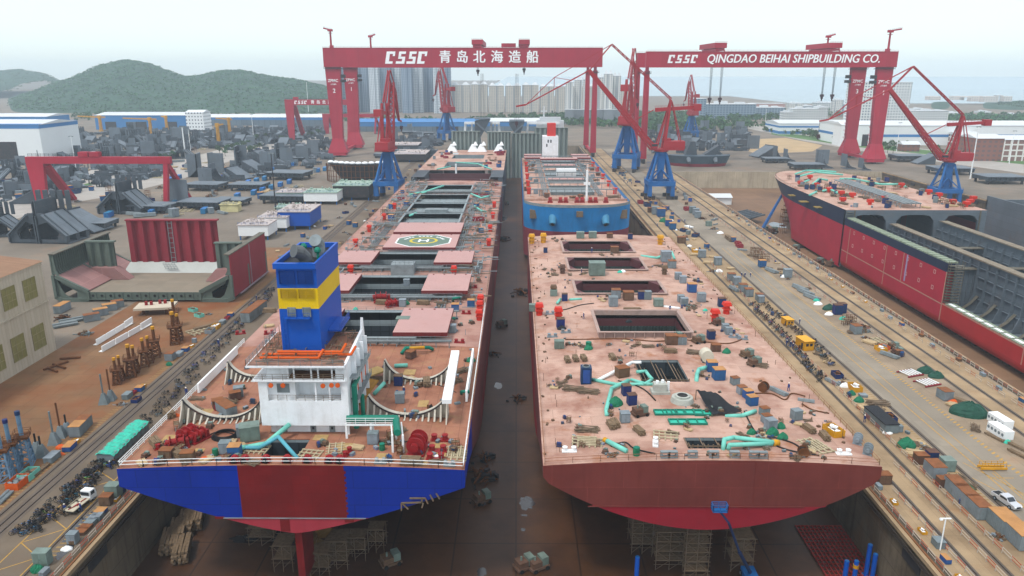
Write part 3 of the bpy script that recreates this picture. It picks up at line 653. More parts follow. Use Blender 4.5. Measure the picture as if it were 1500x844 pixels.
b = MB(); hold(b, *oe, 6, 13.7, .5); part(b, 'engine_opening', [m_hold, m_coam], ship1)
for h in hs[3:]: part(MB().bx(h[0] + .3, h[1] - .3, h[3] - (h[3] - h[2]) * .62, h[3] - .3, 12.2, 12.9), 'tween_cover', m_coam, ship1)
for h in hs:
    b = MB(); coaming(b, *h, 13.2, 15.4); part(b, 'hatch_coaming', m_coam, ship1)
def cover(x0, x1, y0, y1, z=15.5, par=ship1, h=1.0):
    b = MB().bx(x0, x1, y0, y1, z, z + h, 1, 0); n = max(2, int((x1 - x0) / 3))
    for i in range(n): x = x0 + (x1 - x0) * (i + .5) / n; b.bx(x - .14, x + .14, y0 - .14, y0 - .01, z + .1, z + h * .8, 1)
    for i in range(4): x = x0 + (x1 - x0) * (i + .5) / 4; b.bx(x - .25, x + .25, y1 - 1.2, y1 - .7, z + h, z + h + .12, 1)
    return part(b, 'hatch_cover', [m_cover, m_cover_e], par)
for (a, c), (u0, u1) in zip(HA, ((575, 655), (617, 685), (635, 691))):
    x0, x1 = xf(u0, a, 16.2), xf(u1, a, 16.2); cover(x0, x1, a, c)
    cover(2 * X1 - x1, 2 * X1 - x0, a, c)
hc = cover(xf(560, heli[0], 16), xf(667, heli[0], 16), *heli, z=15.6); cover(xf(576, clo[0], 16), xf(675, clo[0], 16), *clo, z=15.6)
# helicopter landing marking on its cover
hx, hy = (xf(615, heli[0], 16), (heli[0] + heli[1]) / 2)
def ring(b, cx, cy_, r0, r1, z, n, m, rot=0, ey=1):
    for i in range(n):
        a, c = 2 * math.pi * i / n + rot, 2 * math.pi * (i + 1) / n + rot
        b.face([(cx + r0 * math.cos(a), cy_ + r0 * ey * math.sin(a), z), (cx + r1 * math.cos(a), cy_ + r1 * ey * math.sin(a), z), (cx + r1 * math.cos(c), cy_ + r1 * ey * math.sin(c), z), (cx + r0 * math.cos(c), cy_ + r0 * ey * math.sin(c), z)], m)
b = MB(); m_hg = mat('helideck_green', '6d8578', .7, var=.1, vs=.3); m_hy = mat('helideck_yellow', 'd8c232', .6, var=.08, vs=.3)
ey = 1.0; zc_ = 16.62
ring(b, hx, hy, 5.2, 10.2, zc_, 8, 0, math.pi / 8); ring(b, hx, hy, 10.2, 10.8, zc_, 8, 1, math.pi / 8); ring(b, hx, hy, 4.2, 5.2, zc_ + .01, 28, 2); ring(b, hx, hy, .01, 4.2, zc_, 28, 0)
for x0, x1, y0, y1 in ((-1.9, -1.1, -2.2, 2.2), (1.1, 1.9, -2.2, 2.2), (-1.1, 1.1, -.45, .45)): b.face([(hx + x0, hy + y0, zc_ + .02), (hx + x1, hy + y0, zc_ + .02), (hx + x1, hy + y1, zc_ + .02), (hx + x0, hy + y1, zc_ + .02)], 1)
for i in range(14):
    a = .35 + i * .19; c, s = math.cos(a), math.sin(a); q = Vector((hx + 7.4 * c, hy + 7.4 * s, zc_ + .02)); t = Vector((-s, c, 0)) * .45; r2 = Vector((c, s, 0)) * .5
    if i % 5 != 4: b.face([q - t - r2, q + t - r2, q + t + r2, q - t + r2], 1)
mk = part(b, 'landing_marking', [m_hg, m_white, m_hy], ship1)
# cross deck galleries: grey walkways on posts between the hatches
def gallery(y, x0, x1, z=15.0, m=m_grey, par=ship1):
    b = MB().bx(x0, x1, y - .35, y + .35, z, z + .35); x = x0
    while x <= x1: b.bar((x, y, 13), (x, y, z), .22); x += 3.1
    b.rail([(x0, y - .35, z + .35), (x1, y - .35, z + .35)], 1.0, 2.4, .06)
    return part(b, 'cross_gallery', m, par)
for y in [HA[0][0] - 2.2, HA[0][1] + 1.8, HA[1][0] - 1.8, HA[1][1] + 2, HA[2][0] - 2, HA[2][1] + 1.6, heli[0] - 1.3, heli[1] + 1.4, clo[1] + 1.6] + [h[0] - 2 for h in HO] + [HO[-1][1] + 2]:
    gallery(y, X1 - 22, X1 + 22)
for sx in (-1, 1):                                                   # pipe runs and side gear along the hatches
    b = MB()
    for k in range(4): x = X1 + sx * (15 + k * .8); b.tube((x, 172 if k > 1 else 262, 13.9), (x, 440, 13.9), .2, 6)
    y = 176
    while y < 440: b.bar((X1 + sx * 14.6, y, 13.5), (X1 + sx * 17.8, y, 13.5), .3); y += 5.3
    part(b, 'deck_pipe', m_grey, ship1)
# bulwark rails
b = MB(); e1 = B1 - .25
b.rail([(X1 - e1, Y1S + 60, dk1(X1 - e1)), (X1 - e1, Y1S + .3, DZ), ], 1.2, 2.2, .09, 0, 3)
pts = [(X1 - e1 + 2 * e1 * i / 14, Y1S + .3, dk1(X1 - e1 + 2 * e1 * i / 14)) for i in range(15)]
for i, (p, q) in enumerate(zip(pts, pts[1:])): b.rail([p, q], 1.2, 4.2, .09, 0, 2)
b.rail([(X1 + e1, Y1S + .3, DZ), (X1 + e1, Y1S + 90, DZ)], 1.2, 2.2, .09, 0, 3)
part(b, 'guard_rail', m_white, ship1)
b = MB()
for sx in (-1, 1): b.rail([(X1 + sx * e1, Y1S + 90, DZ), (X1 + sx * e1, Y1E - 2, DZ)], 1.1, 3, .07, 0, 2)
part(b, 'guard_rail', m_bare, ship1)
part(MB().bx(X1 + e1 - 1.3, X1 + e1 - .9, Y1S + 26, Y1S + 50, DZ + .3, DZ + 2.6), 'bulwark_panel', m_white, ship1)
part(MB().bx(X1 - e1 + .9, X1 - e1 + 1.3, Y1S + 30, Y1S + 52, DZ + .3, DZ + 2.2), 'bulwark_panel', m_white, ship1)
# rudder, skeg
part(MB().prism([(Y1S + 10, .5), (Y1S + 10, -6), (Y1S + 16, -10.9), (Y1S + 50, -10.9), (Y1S + 50, 0)], X1 - 1, X1 + 1, 'x'), 'skeg', m_hred, ship1)
part(MB().prism([(Y1S + 1, 1), (Y1S + 1.2, -9.6), (Y1S + 7, -9.6), (Y1S + 7.4, 1)], X1 - .6, X1 + .6, 'x'), 'rudder', m_hred, ship1)
b = MB()
for k in range(4):
    a = k * math.pi / 2 + .4; c, s = math.cos(a), math.sin(a); o = Vector((X1, Y1S + 9.2, -6))
    b.face([o + Vector((-s * .5, 0, c * .5)), o + Vector((c * 2 - s * 1.3, .5, s * 2 + c * 1.3)), o + Vector((c * 4, .2, s * 4)), o + Vector((c * 2 + s * .9, -.4, s * 2 - c * .9)), o + Vector((s * .4, 0, -c * .4))])
b.tube((X1, Y1S + 8, -6), (X1, Y1S + 10.2, -6), .9, 10)
part(b, 'propeller', mat('bronze', '8a6a34', .4, .7), ship1)
# ---- deckhouse
HY, HY2 = 121.0, 137.0; hx0, hx1 = xf(380, HY, 20), xf(506, HY, 20); zb0, zg0, zg1, zt = 15.8, 20.5, 24.6, 27.4
b = MB().bx(hx0 + 1, hx1 - .6, HY + 1.6, HY2, 12.5, zb0)             # base storey
b.bx(hx0, hx1, HY, HY2, zb0, zg0); b.bx(hx0, hx0 + 1.6, HY, HY2, zg0 + .002, zg1 - .3); b.bx(hx0 + 1.6, hx1, HY + 3.2, HY2, zg0 + .002, zg1 - .3); b.bx(hx1 - .7, hx1, HY, HY + 3.2, zg0 + .002, zg1 - .3)
b.bx(hx0 + 1.6, hx0 + 6.2, HY + .8, HY + 3.2, zg0 + .002, zg1 - .3)
b.bx(hx0 - .9, hx1 + .3, HY - .4, HY2, zg1 - .3, zg1); b.bx(hx0 + 1.2, hx0 + 5.2, HY + 1.2, HY2, zg1, zt - .35); b.bx(hx0 + 5.2, hx1 - 1.2, HY + 4.2, HY2, zg1, zt - .35); b.bx(hx1 - 1.6, hx1, HY + .6, HY2, zg1, zt - .35)
b.bx(hx0 - 1.6, hx1 + .4, HY - .8, HY2 + 1, zt - .35, zt)
for k in (.35, .42, .62, .7, .86): x = hx0 + (hx1 - hx0) * k; b.bx(x - .12, x + .12, HY + .2, HY + .45, zg1, zt - .35)
for k in (.66, .82): x = hx0 + (hx1 - hx0) * k; b.bx(x - .14, x + .14, HY + .1, HY + .4, zg0, zg1 - .3)
b.prism([(HY, zt), (HY2 - 1, zt + 1.2), (HY2 - .2, zt + 3.4), (HY2 + .4, zt + .6), (HY2 + .6, zb0), (HY, zb0 + 2)], hx1 + .01, hx1 + .5, 'x')
for k in range(4): y = HY + 4 + k * 3.4; b.bx(hx1 + .5, hx1 + 1.3, y, y + .35, zb0 + 1, zt + .2)
house = part(b, 'deckhouse', m_hw, ship1)
def sub(mb, name, m): return part(mb, name, m, house) 
def subp(mb, name, m, par):
    o = mb.build(name, m, par); o.location = -(par.parent.location + par.location); return o
b = MB().rail([(hx0 - 1.5, HY - .7, zt), (hx1 + .3, HY - .7, zt)], 1.1, 1.8, .07, 0, 3).rail([(hx0 - 1.5, HY - .7, zt), (hx0 - 1.5, HY2, zt)], 1.1, 1.8, .07, 0, 3); subp(b, 'roof_rail', m_grey, house)
b = MB().rail([(hx0 - .8, HY - .3, zg1), (hx1, HY - .3, zg1)], 1.1, 1.8, .06, 0, 3).rail([(hx0 + 1.6, HY + .1, zg0), (hx1 - .7, HY + .1, zg0)], 1.1, 1.6, .06, 0, 3); subp(b, 'gallery_rail', m_bare, house)
for k, z in ((.16, zg1 - .55), (.3, zg1 - .55), (.76, zg1 - .6), (.93, zg1 - .5), (.86, zg1 - .5)):
    x = hx0 + (hx1 - hx0) * k; b = MB(); b.tube((x, HY - .65, z - .35), (x, HY - .42, z - .35), .42, 10); subp(b, 'lifebuoy', m_orange, house)
for x in (hx0 + 3.4, hx0 + 8.6, hx0 + 12.0): subp(MB().bx(x - .5, x + .5, HY + 1.52, HY + 1.59, 13.1, 15.2).bx(x - .2, x + .2, HY + 1.5, HY + 1.53, 14.3, 14.8, 1), 'door', [m_grey, m_glass], house)
subp(MB().bx(hx0 + 3, hx0 + 5.2, HY + .72, HY + .79, zg0 + 1.3, zg0 + 3), 'window', m_grey, house)
for y in (HY + 5, HY + 8.6, HY + 12): subp(MB().tube((hx1 + .9, y, 20.5), (hx1 + .9, y, 23.5), .42, 8), 'lifebuoy_rack', m_orange, house)
subp(MB().bx(hx0 - 1.4, hx1 + .2, HY - .6, HY2 + .8, zt + .01, zt + .05), 'roof_deck', m_deck1, house)
subp(MB().bx(hx0 + 5, hx1 - 2, HY + .6, HY + 4.1, zg1 + .003, zg1 + .05), 'timber_floor', m_rustp, house)
b = MB().path([(hx1 + 1.2, HY + 2, 14.4), (hx1 + 1.2, HY + 2, 22.5), (hx1 + 1, HY + 6, 22.5)], .5, 8); b.path([(hx1 + 2.1, HY + 4, 15), (hx1 + 2.1, HY + 4, 20)], .4, 8); subp(b, 'green_pipe', m_green, house)
# ---- funnel
FY, FY2 = 127.0, 143.5; fx0, fx1 = xf(408, FY, 36), xf(466.5, FY, 36); fz = (zt, 35.6, 39.4, 43.0)
b = MB()
for i in range(3): b.bx(fx0, fx1, FY, FY2, fz[i] + .001, fz[i + 1], (0, 1, 0)[i])
b.bx(fx0 - .35, fx1 + .05, FY - .5, FY + .35, 43.01, 44.0); b.bx(fx0 - .35, fx1 + .05, FY2 - .35, FY2 + .3, 43.01, 44.0); b.bx(fx0 - .35, fx0 + .05, FY + .35, FY2 - .35, 43.01, 44.0); b.bx(fx1 - .35, fx1 + .05, FY + .35, FY2 - .35, 43.01, 44.0)
fun = part(b, 'funnel', [m_funb, m_funy], ship1)
subp(MB().bx(fx0 + .06, fx1 - .36, FY + .36, FY2 - .36, 43.02, 43.1), 'funnel_top', m_black, fun)
def louver(x0, x1, z0, z1, m):
    b = MB().bx(x0, x1, FY - .14, FY - .02, z0, z1); n = int((z1 - z0) / .28)
    for i in range(n): z = z0 + (i + .5) * (z1 - z0) / n; b.bar((x0 + .1, FY - .16, z), (x1 - .1, FY - .3, z), .05, .16)
    for x in (x0, (x0 + x1) / 2, x1): b.bx(x - .07, x + .07, FY - .3, FY - .143, z0, z1)
    subp(b, 'louver', m, fun)
W_ = fx1 - fx0
for k0, k1 in ((.08, .45), (.53, .9)):
    louver(fx0 + W_ * k0, fx0 + W_ * k1, 40.2, 42.6, m_lvb); louver(fx0 + W_ * k0, fx0 + W_ * k1, 37.6, 39.3, m_lvy)
for k in (.22, .6): louver(fx0 + W_ * k, fx0 + W_ * (k + .19), 34.2, 35.9, m_grey)
b = MB().path([(fx0 + 4.6, FY + 2.6, 43), (fx0 + 4.6, FY + 2.6, 44.4), (fx0 + 4.0, FY + 1.6, 45.6), (fx0 + 3.2, FY + .7, 46.0)], 1.15, 14); subp(b, 'exhaust_pipe', mat('exhaust_grey', '6a6e70', .5, .3, var=.2), fun)
b = MB().path([(fx0 + 5.4, FY + 9, 43), (fx0 + 5.4, FY + 9, 45.4), (fx0 + 5.2, FY + 7.6, 46.4)], 1.2, 12); subp(b, 'exhaust_pipe', m_grey, fun)
for x, y, z in ((fx0 + 3.5, FY + 6, 45.6), (fx0 + 3.5, FY + 4.6, 44.6), (fx0 + 6.1, FY + 5.5, 45)): subp(MB().ball((x, y, z), .62).tube((x, y, 43), (x, y, z), .25), 'vent_pipe', m_green, fun)
b = MB().bx(fx0 + 1, fx1 - 1.5, FY - 1.1, FY - .02, 34.0, 34.12).rail([(fx0 + 1, FY - 1, 34.1), (fx1 - 1.5, FY - 1, 34.1)], 1, 1.2, .05); subp(b, 'funnel_platform', m_funb, fun)
b = MB().bx(fx1 + .02, fx1 + 2.4, FY + 5, FY + 13, 29.6, 29.9).rail([(fx1 + 2.3, FY + 5, 29.9), (fx1 + 2.3, FY + 13, 29.9)], 1.1, 1, .07, 0, 4); subp(b, 'funnel_platform', m_funb, fun)
b = MB()
for z in range(28, 34): b.bar((fx0 + .5, FY - .2, z), (fx0 + 1.1, FY - .2, z), .07)
b.bar((fx0 + .5, FY - .2, 27.5), (fx0 + .5, FY - .2, 34), .07); b.bar((fx0 + 1.1, FY - .2, 27.5), (fx0 + 1.1, FY - .2, 34), .07); subp(b, 'ladder', m_funb, fun)
for z, y, a, c in ((28.1, HY + 1.4, .02, .7), (28.7, HY + 2.8, .2, .95), (27.9, HY + 3.6, .0, 1.05)):
    b = MB().path([(hx0 + 15 * a, y, z), (hx0 + 15 * c, y, z), (hx0 + 15 * c + .6, y + 1.4, z + 1)], .24, 8); part(b, 'orange_pipe', m_orange, ship1)
b = MB(); r_ = random.Random(3)
for _ in range(170):
    x, y = r_.uniform(hx0 - 1, hx1), r_.uniform(HY - .3, HY2); z = zt + r_.uniform(0, .9); a = r_.choice((0, math.pi / 2)); l_ = r_.uniform(.8, 3.4)
    b.bar((x, y, z), (min(x + math.cos(a) * l_, hx1), y + math.sin(a) * l_, z + r_.uniform(-.1, .3)), .12)
    if _ % 4 == 0: b.bar((x, y, zt), (x, y, zt + r_.uniform(1, 2.4)), .09)
part(b, 'roof_scaffold', m_bare, ship1)
b = MB()
for y in (Y1S + 30.2, Y1S + 33): b.bar((hx1 + 1.5, y, 21), (hx1 + 9, y + 8, 15), .2)
for k in range(5): y = HY + 3 + k * 2.6; subp(MB().bx(hx1 + .51, hx1 + .56, y, y + 1.1, 17.4, 18.9), 'window', m_glass, house); subp(MB().bx(hx1 + .51, hx1 + .56, y, y + 1.1, 21.6, 23), 'window', m_glass, house)
b = MB()
for z in (19.9, 24.0): b.bx(hx1 + .51, hx1 + 2.0, HY + 2, HY2 - 2, z, z + .12).rail([(hx1 + 1.95, HY + 2, z), (hx1 + 1.95, HY2 - 2, z)], 1.1, 1.5, .07, 0, 3)
subp(b, 'side_gallery', m_grey, house)
b = MB()                                                             # grey pipe and frame work of the fore deck
for i in range(620):
    sx = r_.choice((-1, 1)); x = X1 + sx * r_.uniform(13.6, 26); y = r_.uniform(196, 446); z = dk1(x) + r_.uniform(.2, 2.6); l_ = r_.uniform(1, 6)
    b.bar((x, y, z), ((x + l_, y, z) if i % 3 else (x, y + l_ * 1.5, z)), r_.uniform(.12, .35), None, i % 3)
    if i % 2: b.bar((x, y, dk1(x)), (x, y, z), .16, None, i % 3)
    if i % 5 == 0: b.box((x, y, dk1(x) + .5), (r_.uniform(.5, 2), r_.uniform(.5, 2.4), 1.1), 0, i % 3)
part(b, 'deck_framework', [m_grey, m_coam, m_bare], ship1)
# ---- white tank saddles on the aft deck
def saddle(u0, u1, uc, vb, ve):
    Y = yv(vb, 13.9); x0, x1, xm = xf(u0, Y, 16.5), xf(u1, Y, 16.5), xf(uc, Y, 14); ze = ray(u0, ve, Y).z; zm = 13.75
    b = MB(); n = 26; h = (x1 - x0) / 2; sag = max(1.5, ze - zm); r = (h * h + sag * sag) / (2 * sag); cx = (x0 + x1) / 2
    P = []
    for i in range(n + 1): x = x0 + (x1 - x0) * i / n; P.append((x, zm + .82 * (r - math.sqrt(max(0, r * r - (x - cx) ** 2)))))
    for i, (p, q) in enumerate(zip(P, P[1:])):
        b.prism([(p[0], dk1(p[0]) - .2), (q[0], dk1(q[0]) - .2), q, p], Y - .15, Y + .15); b.bar((p[0], Y, p[1] + .1), (q[0], Y, q[1] + .1), 1.1, .2, 0); b.bar((p[0], Y - .6, p[1] + .12), (q[0], Y - .6, q[1] + .12), .2, .26, 1)
        (i % 2 == 0) and b.prism([(Y - .16, p[1] - .1), (Y - .7, p[1] - .1), (Y - 2.2, dk1(p[0]) + .05), (Y - 1.2, dk1(p[0]) + .05), (Y - .16, dk1(p[0]) + .8)], p[0] - .16, p[0] + .16, 'x')
    for x, z in (P[0], P[-1]): b.prism([(Y - .16, z), (Y - 3.2, dk1(x)), (Y + 2.2, dk1(x)), (Y + .16, z)], x - .1, x + .1, 'x')
    part(b, 'tank_saddle', [mat('saddle_cream', 'cfcabb', .6, var=.12, vs=.6, dirt=.3, ds=.5, dcol='8b7f6a'), m_dark], ship1)
saddle(540, 655, 598, 607, 573); saddle(564, 662, 612, 556, 521); saddle(268, 384, 330, 612, 578); saddle(334, 412, 385, 552, 524)
# engine casing cover on the fore deck and the white gear box
b = MB().bx(xf(574, 233, 14), xf(607, 233, 14), 231, 236, 13, 17.2).rail([(xf(574, 233, 17), 231, 17.2), (xf(607, 233, 17), 231, 17.2)], 1.6, 1.5, .1); part(b, 'deck_locker', m_grey, ship1)
part(MB().bx(xf(622, 330, 14), xf(655, 330, 14), HO[0][1] + .6, HO[0][1] + 5.4, 13, 17), 'deck_locker', m_grey, ship1)
X2, B2, Y2S, Y2E, CB2 = 32.65, 28.15, 112.1, 293.0, 1.1
ship2 = empty('cargo_ship', (X2, Y2S, -11), 0, 'unfinished bulk carrier hull with brown primer stern and open pink deck', 'ship')
prof2 = lambda t: .9 + 9.4 * t ** 1.9 if t < .97 else .9 + 9.4 * .97 ** 1.9 + (t - .97) * 40
part(hull_shell(X2, B2, Y2S, Y2E, prof2, 62, fn=lambda y, z, s: 0 if z > 2 else 1), 'hull', [m_primy, m_hred2], ship2)
part(transom(X2, B2, Y2S - .03, prof2, CB2, 5.4, [(1.001, 0), (9, 1)]), 'transom', [m_prim, m_hred2], ship2)
b = MB().bx(X2 - 20.5, X2 + 16, Y2S - .2, Y2S - .04, 5.35, 5.5).bx(X2 - 14, X2 - 13, Y2S - .08, Y2S - .04, 5.6, 13.8).bx(X2 + 7.2, X2 + 7.6, Y2S - .08, Y2S - .04, 5.6, 13.8)
part(b, 'weld_seam', m_prim, ship2)
dk2 = lambda x: DZ + CB2 * (1 - ((x - X2) / B2) ** 2)
H2 = []
for u0, u1, v0, v1 in ((879, 1010, 494, 463), (846, 974, 431, 413), (835, 946, 396, 379), (827, 928, 370, 355)):
    a, c = yv(v0, 14), yv(v1, 14); H2.append((xf(u0, a, 14), xf(u1, a, 14), a, c))
op1 = (xf(946, 140, 13.9), xf(1018, 140, 13.9), yv(560, 13.9), yv(528, 13.9)); op2 = (xf(1001, 120, 14), xf(1059, 120, 14), yv(657, 14), yv(641, 14))
part(MB().plate(X2 - B2, X2 + B2, Y2S, Y2E, 0, H2 + [op1, op2], zf=lambda x, y: dk2(x), cell=4.2), 'deck', m_deck2, ship2)
b = MB()
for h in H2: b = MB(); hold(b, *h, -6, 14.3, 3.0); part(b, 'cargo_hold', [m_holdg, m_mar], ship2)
for o_, z_ in ((op1, -3), (op2, 4)): b = MB(); hold(b, *o_, z_, 14, .5); part(b, 'engine_opening', [m_hold, m_coam], ship2)
for i, h in enumerate(H2):
    b = MB(); x0, x1, y0, y1 = h
    if i:                                                            # cut corners of the octagonal pits
        c, d = 2.6, (y1 - y0) * .35
        for (cx, sx) in ((x0, 1), (x1, -1)):
            for (cy_, sy) in ((y0, 1), (y1, -1)): b.prism([(cx - sx * .02, cy_), (cx + sx * c, cy_), (cx - sx * .02, cy_ + sy * d)], 11.5, 14.28, 'z', 1)
        coaming(b, x0, x1, y0, y1, 13.4, 14.5, .3, 99)
    else: coaming(b, x0, x1, y0, y1, 13.4, 15.6, .3, 2.4)
    part(b, 'hatch_coaming', [mat('coaming_pale', 'b79d92', .6, var=.2, vs=.6, rust=.4, rs=.6), m_mar], ship2)
    b = MB(); n = 26                                                 # stiffeners of the far hold wall
    for k in range(n): x = x0 + (x1 - x0) * (k + .5) / n; b.bx(x - .1, x + .1, y1 - .35, y1 - .02, -6, 11.2)
    part(b, 'hold_stiffener', m_holdg, ship2)
for o in (op1, op2):
    b = MB()
    for k in range(9): x = o[0] + (o[1] - o[0]) * k / 8; b.bar((x, o[2] + .5, 8), (x, o[2] + .5, 14.6), .16); b.bar((x, o[2] + .5, 14.4 - (k % 3)), (x, o[3] - .3, 14.2 - (k % 3)), .16)
    for z in (14.2, 12.6, 11.0): b.bar((o[0], o[2] + .6, z), (o[1], o[2] + .6, z), .16)
    part(b, 'inner_scaffold', m_bare, ship2)
b = MB(); e2 = B2 - .3
pts = [(X2 - e2 + 2 * e2 * i / 12, Y2S + .4, dk2(X2 - e2 + 2 * e2 * i / 12)) for i in range(13)]
b.rail(pts, 1.1, 5, .06)
for sx in (-1, 1): b.rail([(X2 + sx * e2, Y2S + .4, DZ), (X2 + sx * e2, Y2E, DZ)], 1.15, 2.6, .06, 0, 2)
part(b, 'guard_rail', mat('rail_rust', '9c6a4a', .7, var=.3, vs=1), ship2)
for u in (985, 1014, 1045, 1075, 1104, 1116, 974): 
    x = xf(u, Y2S + 1, 14); z = dk2(x); b = MB()
    b.bx(x - .8, x + .8, Y2S + .7, Y2S + 1.5, z, z + .25).bx(x - .8, x - .45, Y2S + .75, Y2S + 1.45, z + .25, z + .9).bx(x + .45, x + .8, Y2S + .75, Y2S + 1.45, z + .25, z + .9).bx(x - .8, x + .8, Y2S + .75, Y2S + 1.45, z + .9, z + 1.15)
    part(b, 'fairlead', m_grey, ship2)
for u in (343, 358, 389, 420, 450, 482, 497):
    x = xf(u, Y1S + 1, 14); z = dk1(x); b = MB()
    b.tube((x, Y1S + .5, z + .6), (x, Y1S + 1.4, z + .6), .72, 10).bx(x - .75, x + .75, Y1S + .5, Y1S + 1.4, z, z + .4).tube((x, Y1S + .45, z + .62), (x, Y1S + .49, z + .62), .42, 10, 1); part(b, 'fairlead', [m_red, m_black], ship1)
for u in (557, 658):
    x = xf(u, Y1S + 1.2, 14); z = dk1(x); part(MB().bx(x - 1, x + 1, Y1S + .7, Y1S + 1.6, z, z + .3).tube((x - .6, Y1S + 1.1, z + .3), (x - .6, Y1S + 1.1, z + 1.0), .3).tube((x + .6, Y1S + 1.1, z + .3), (x + .6, Y1S + 1.1, z + 1.0), .3), 'fairlead', m_grey, ship1)
def bow_hull(xc, B, ya, yb, tip, zl, flr, mats, zcol, sgn=-1, tk=.35):
    """side plating from ya round the bow, whose ellipse starts at yb and reaches tip(z)"""
    prof = [(-1, ya)]; b = MB(); n = 30; rows = []
    for z in zl:
        k = flr(z); r = [(xc - B, ya, z)]
        for i in range(n + 1):
            a = math.pi * i / n; c = math.cos(a); s = math.sin(a)
            wx = B * (math.copysign(abs(c) ** .8, c)) * (1 - (1 - k) * tk * s); r.append((xc - wx, yb + sgn * tip * k * s ** .9, z))
        r.append((xc + B, ya, z)); rows.append(r)
    m_ = len(rows[0])
    for r in rows: b.v += r
    for j in range(len(rows) - 1):
        for i in range(m_ - 1): b.f.append((j * m_ + i, j * m_ + i + 1, (j + 1) * m_ + i + 1, (j + 1) * m_ + i)); b.mi.append(zcol((zl[j] + zl[j + 1]) / 2))
    return b, rows[-1]
m_bblue = mat('bow_blue', '2494dc', .5, var=.14, vs=.12, dirt=.3, ds=.08, dcol='2a5f92', streak=.35)
m_bred = mat('bow_red', '9c4650', .55, var=.15, vs=.2, dirt=.3, ds=.1, dcol='6a3038')
X3, B3, Y3A, Y3B = 29.5, 26.0, 575.0, 366.0
ship3 = empty('cargo_ship', (X3, Y3B, -11), 0, 'bulk carrier with a bluff bright blue bow behind the brown hull', 'ship')
bb, top3 = bow_hull(X3, B3, Y3A, Y3B, 19, [-11, -8, -4, 0, 3.2, 5.6, 8, 10, 12, 14, 15.6], lambda z: .72 + .28 * max(0, (z + 11) / 26.6) ** 1.2, None, lambda z: 1 if z < 3.1 else 0)
part(bb, 'hull', [m_bblue, m_bred], ship3, True)
b = MB(); n = len(top3); hl = [(X3 - 11, X3 + 11, 396 + k * 23, 396 + k * 23 + 15) for k in range(7)]
b.face([(p[0], p[1], 15.2) for p in top3[1:-1]]); b.plate(X3 - B3, X3 + B3, Y3B, Y3A, 13.5, hl); part(b, 'deck', m_deck2, ship3)
b = MB().bx(X3 - B3, X3 + B3, Y3B + 8, Y3B + 8.4, 13.5, 15.2); part(b, 'forecastle_bulkhead', m_deck2, ship3)
b = MB()
for h in hl: b = MB(); hold(b, *h, -5, 15, 3); part(b, 'cargo_hold', [m_hold, m_coam], ship3)
b = MB()
for h in hl: b = MB(); coaming(b, *h, 13.5, 15.2); part(b, 'hatch_coaming', m_coam, ship3)
b = MB()
for p, q in zip(top3[1:-1], top3[2:-1]): b.face([(p[0], p[1], 15.2), (q[0], q[1], 15.2), (q[0], q[1], 16.5), (p[0], p[1], 16.5)])
part(b, 'bulwark', m_grey, ship3)
for sx in (-1, 1):
    x = X3 + sx * 12.2; y = Y3B - 16.4; b = MB().tube((x, y + 2.5, 11.6), (x + sx * .4, y - 1.9, 7.2), 2.3, 14, 0, 1.5).tube((x + sx * .38, y - 1.85, 7.26), (x + sx * .46, y - 2.0, 7.08), 1.0, 12, 1); part(b, 'hawse_boss', [mat('hawse_blue', '4a92b8', .55, var=.15, vs=.4), m_black], ship3, False)
    part(MB().bx(x + sx * 9.4 - 1.6, x + sx * 9.4 + 1.6, Y3B - 12.5, Y3B - 8.6, 9, 13), 'bow_staging', m_bare, ship3)
part(MB().bx(X3 - 1.5, X3 + 1.5, Y3B - 19.8, Y3B - 17.6, 11, 13.6), 'bow_staging', m_bare, ship3)
b = MB().tube((X3 + 5, Y3B + 2, 15), (X3 + 5, Y3B + 2, 30), .55, 8).bx(X3 + 3.4, X3 + 6.6, Y3B + 1.7, Y3B + 2.3, 23, 24.2).bar((X3 + 5, Y3B + 2, 30), (X3 + 5, Y3B + 2, 33), .15); part(b, 'foremast', m_white, ship3)
for x in (-9, -6.4, -1, 1.5, 5.5, 8, -14, 13): part(MB().tube((X3 + x, Y3B - 4, 16.6), (X3 + x + 1.6, Y3B - 4, 16.6), 1.3, 10).bx(X3 + x - .4, X3 + x + 2, Y3B - 5, Y3B - 3, 15.2, 16), 'windlass', m_red, ship3)
for k in range(8):
    y = 392 + k * 23
    b = MB().bx(X3 - 22, X3 + 22, y - .4, y + .4, 17.0, 17.5)
    for i in range(11): x = X3 - 22 + 4.4 * i; b.bar((x, y, 13.5), (x, y, 17), .3)
    part(b, 'cross_gallery', m_grey, ship3)
b = MB()
for sx in (-1, 1):
    for k in range(3): b.tube((X3 + sx * (13.4 + k), 390, 14.6), (X3 + sx * (13.4 + k), 560, 14.6), .3, 6)
part(b, 'deck_pipe', m_grey, ship3)
for i, h in enumerate(hl): part(MB().bx(h[0] + .3, h[1] - .3, h[2] + .3 + (i % 3) * 2.2, h[3] - .3, 14.2, 15.0), 'tween_cover', (m_coam, m_deck2, m_cover)[i % 3], ship3)
part(MB().bx(X3 - 5, X3 + 7, 462, 466, 13.6, 19), 'deck_locker', m_white, ship3)
for k, hw in ((1, 0), (2, 1), (2.9, 1)):
    y = 510 + k * 18
    if hw: cover(X3 - 24, X3 - 11, y, y + 9, 16, ship3); cover(X3 + 11, X3 + 24, y, y + 9, 16, ship3)
    else: cover(X3 - 13, X3 + 13, y, y + 9, 17, ship3)
for sx in (-1, 1):
    for y in (400, 428, 458, 492, 520): part(MB().tube((X3 + sx * 23, y, 13.5), (X3 + sx * 23, y, 16.4), 1.0, 8).bx(X3 + sx * 23 - 1.3, X3 + sx * 23 + 1.3, y - 1, y + 1, 16.2, 16.8), 'ventilator', m_vred, ship3)
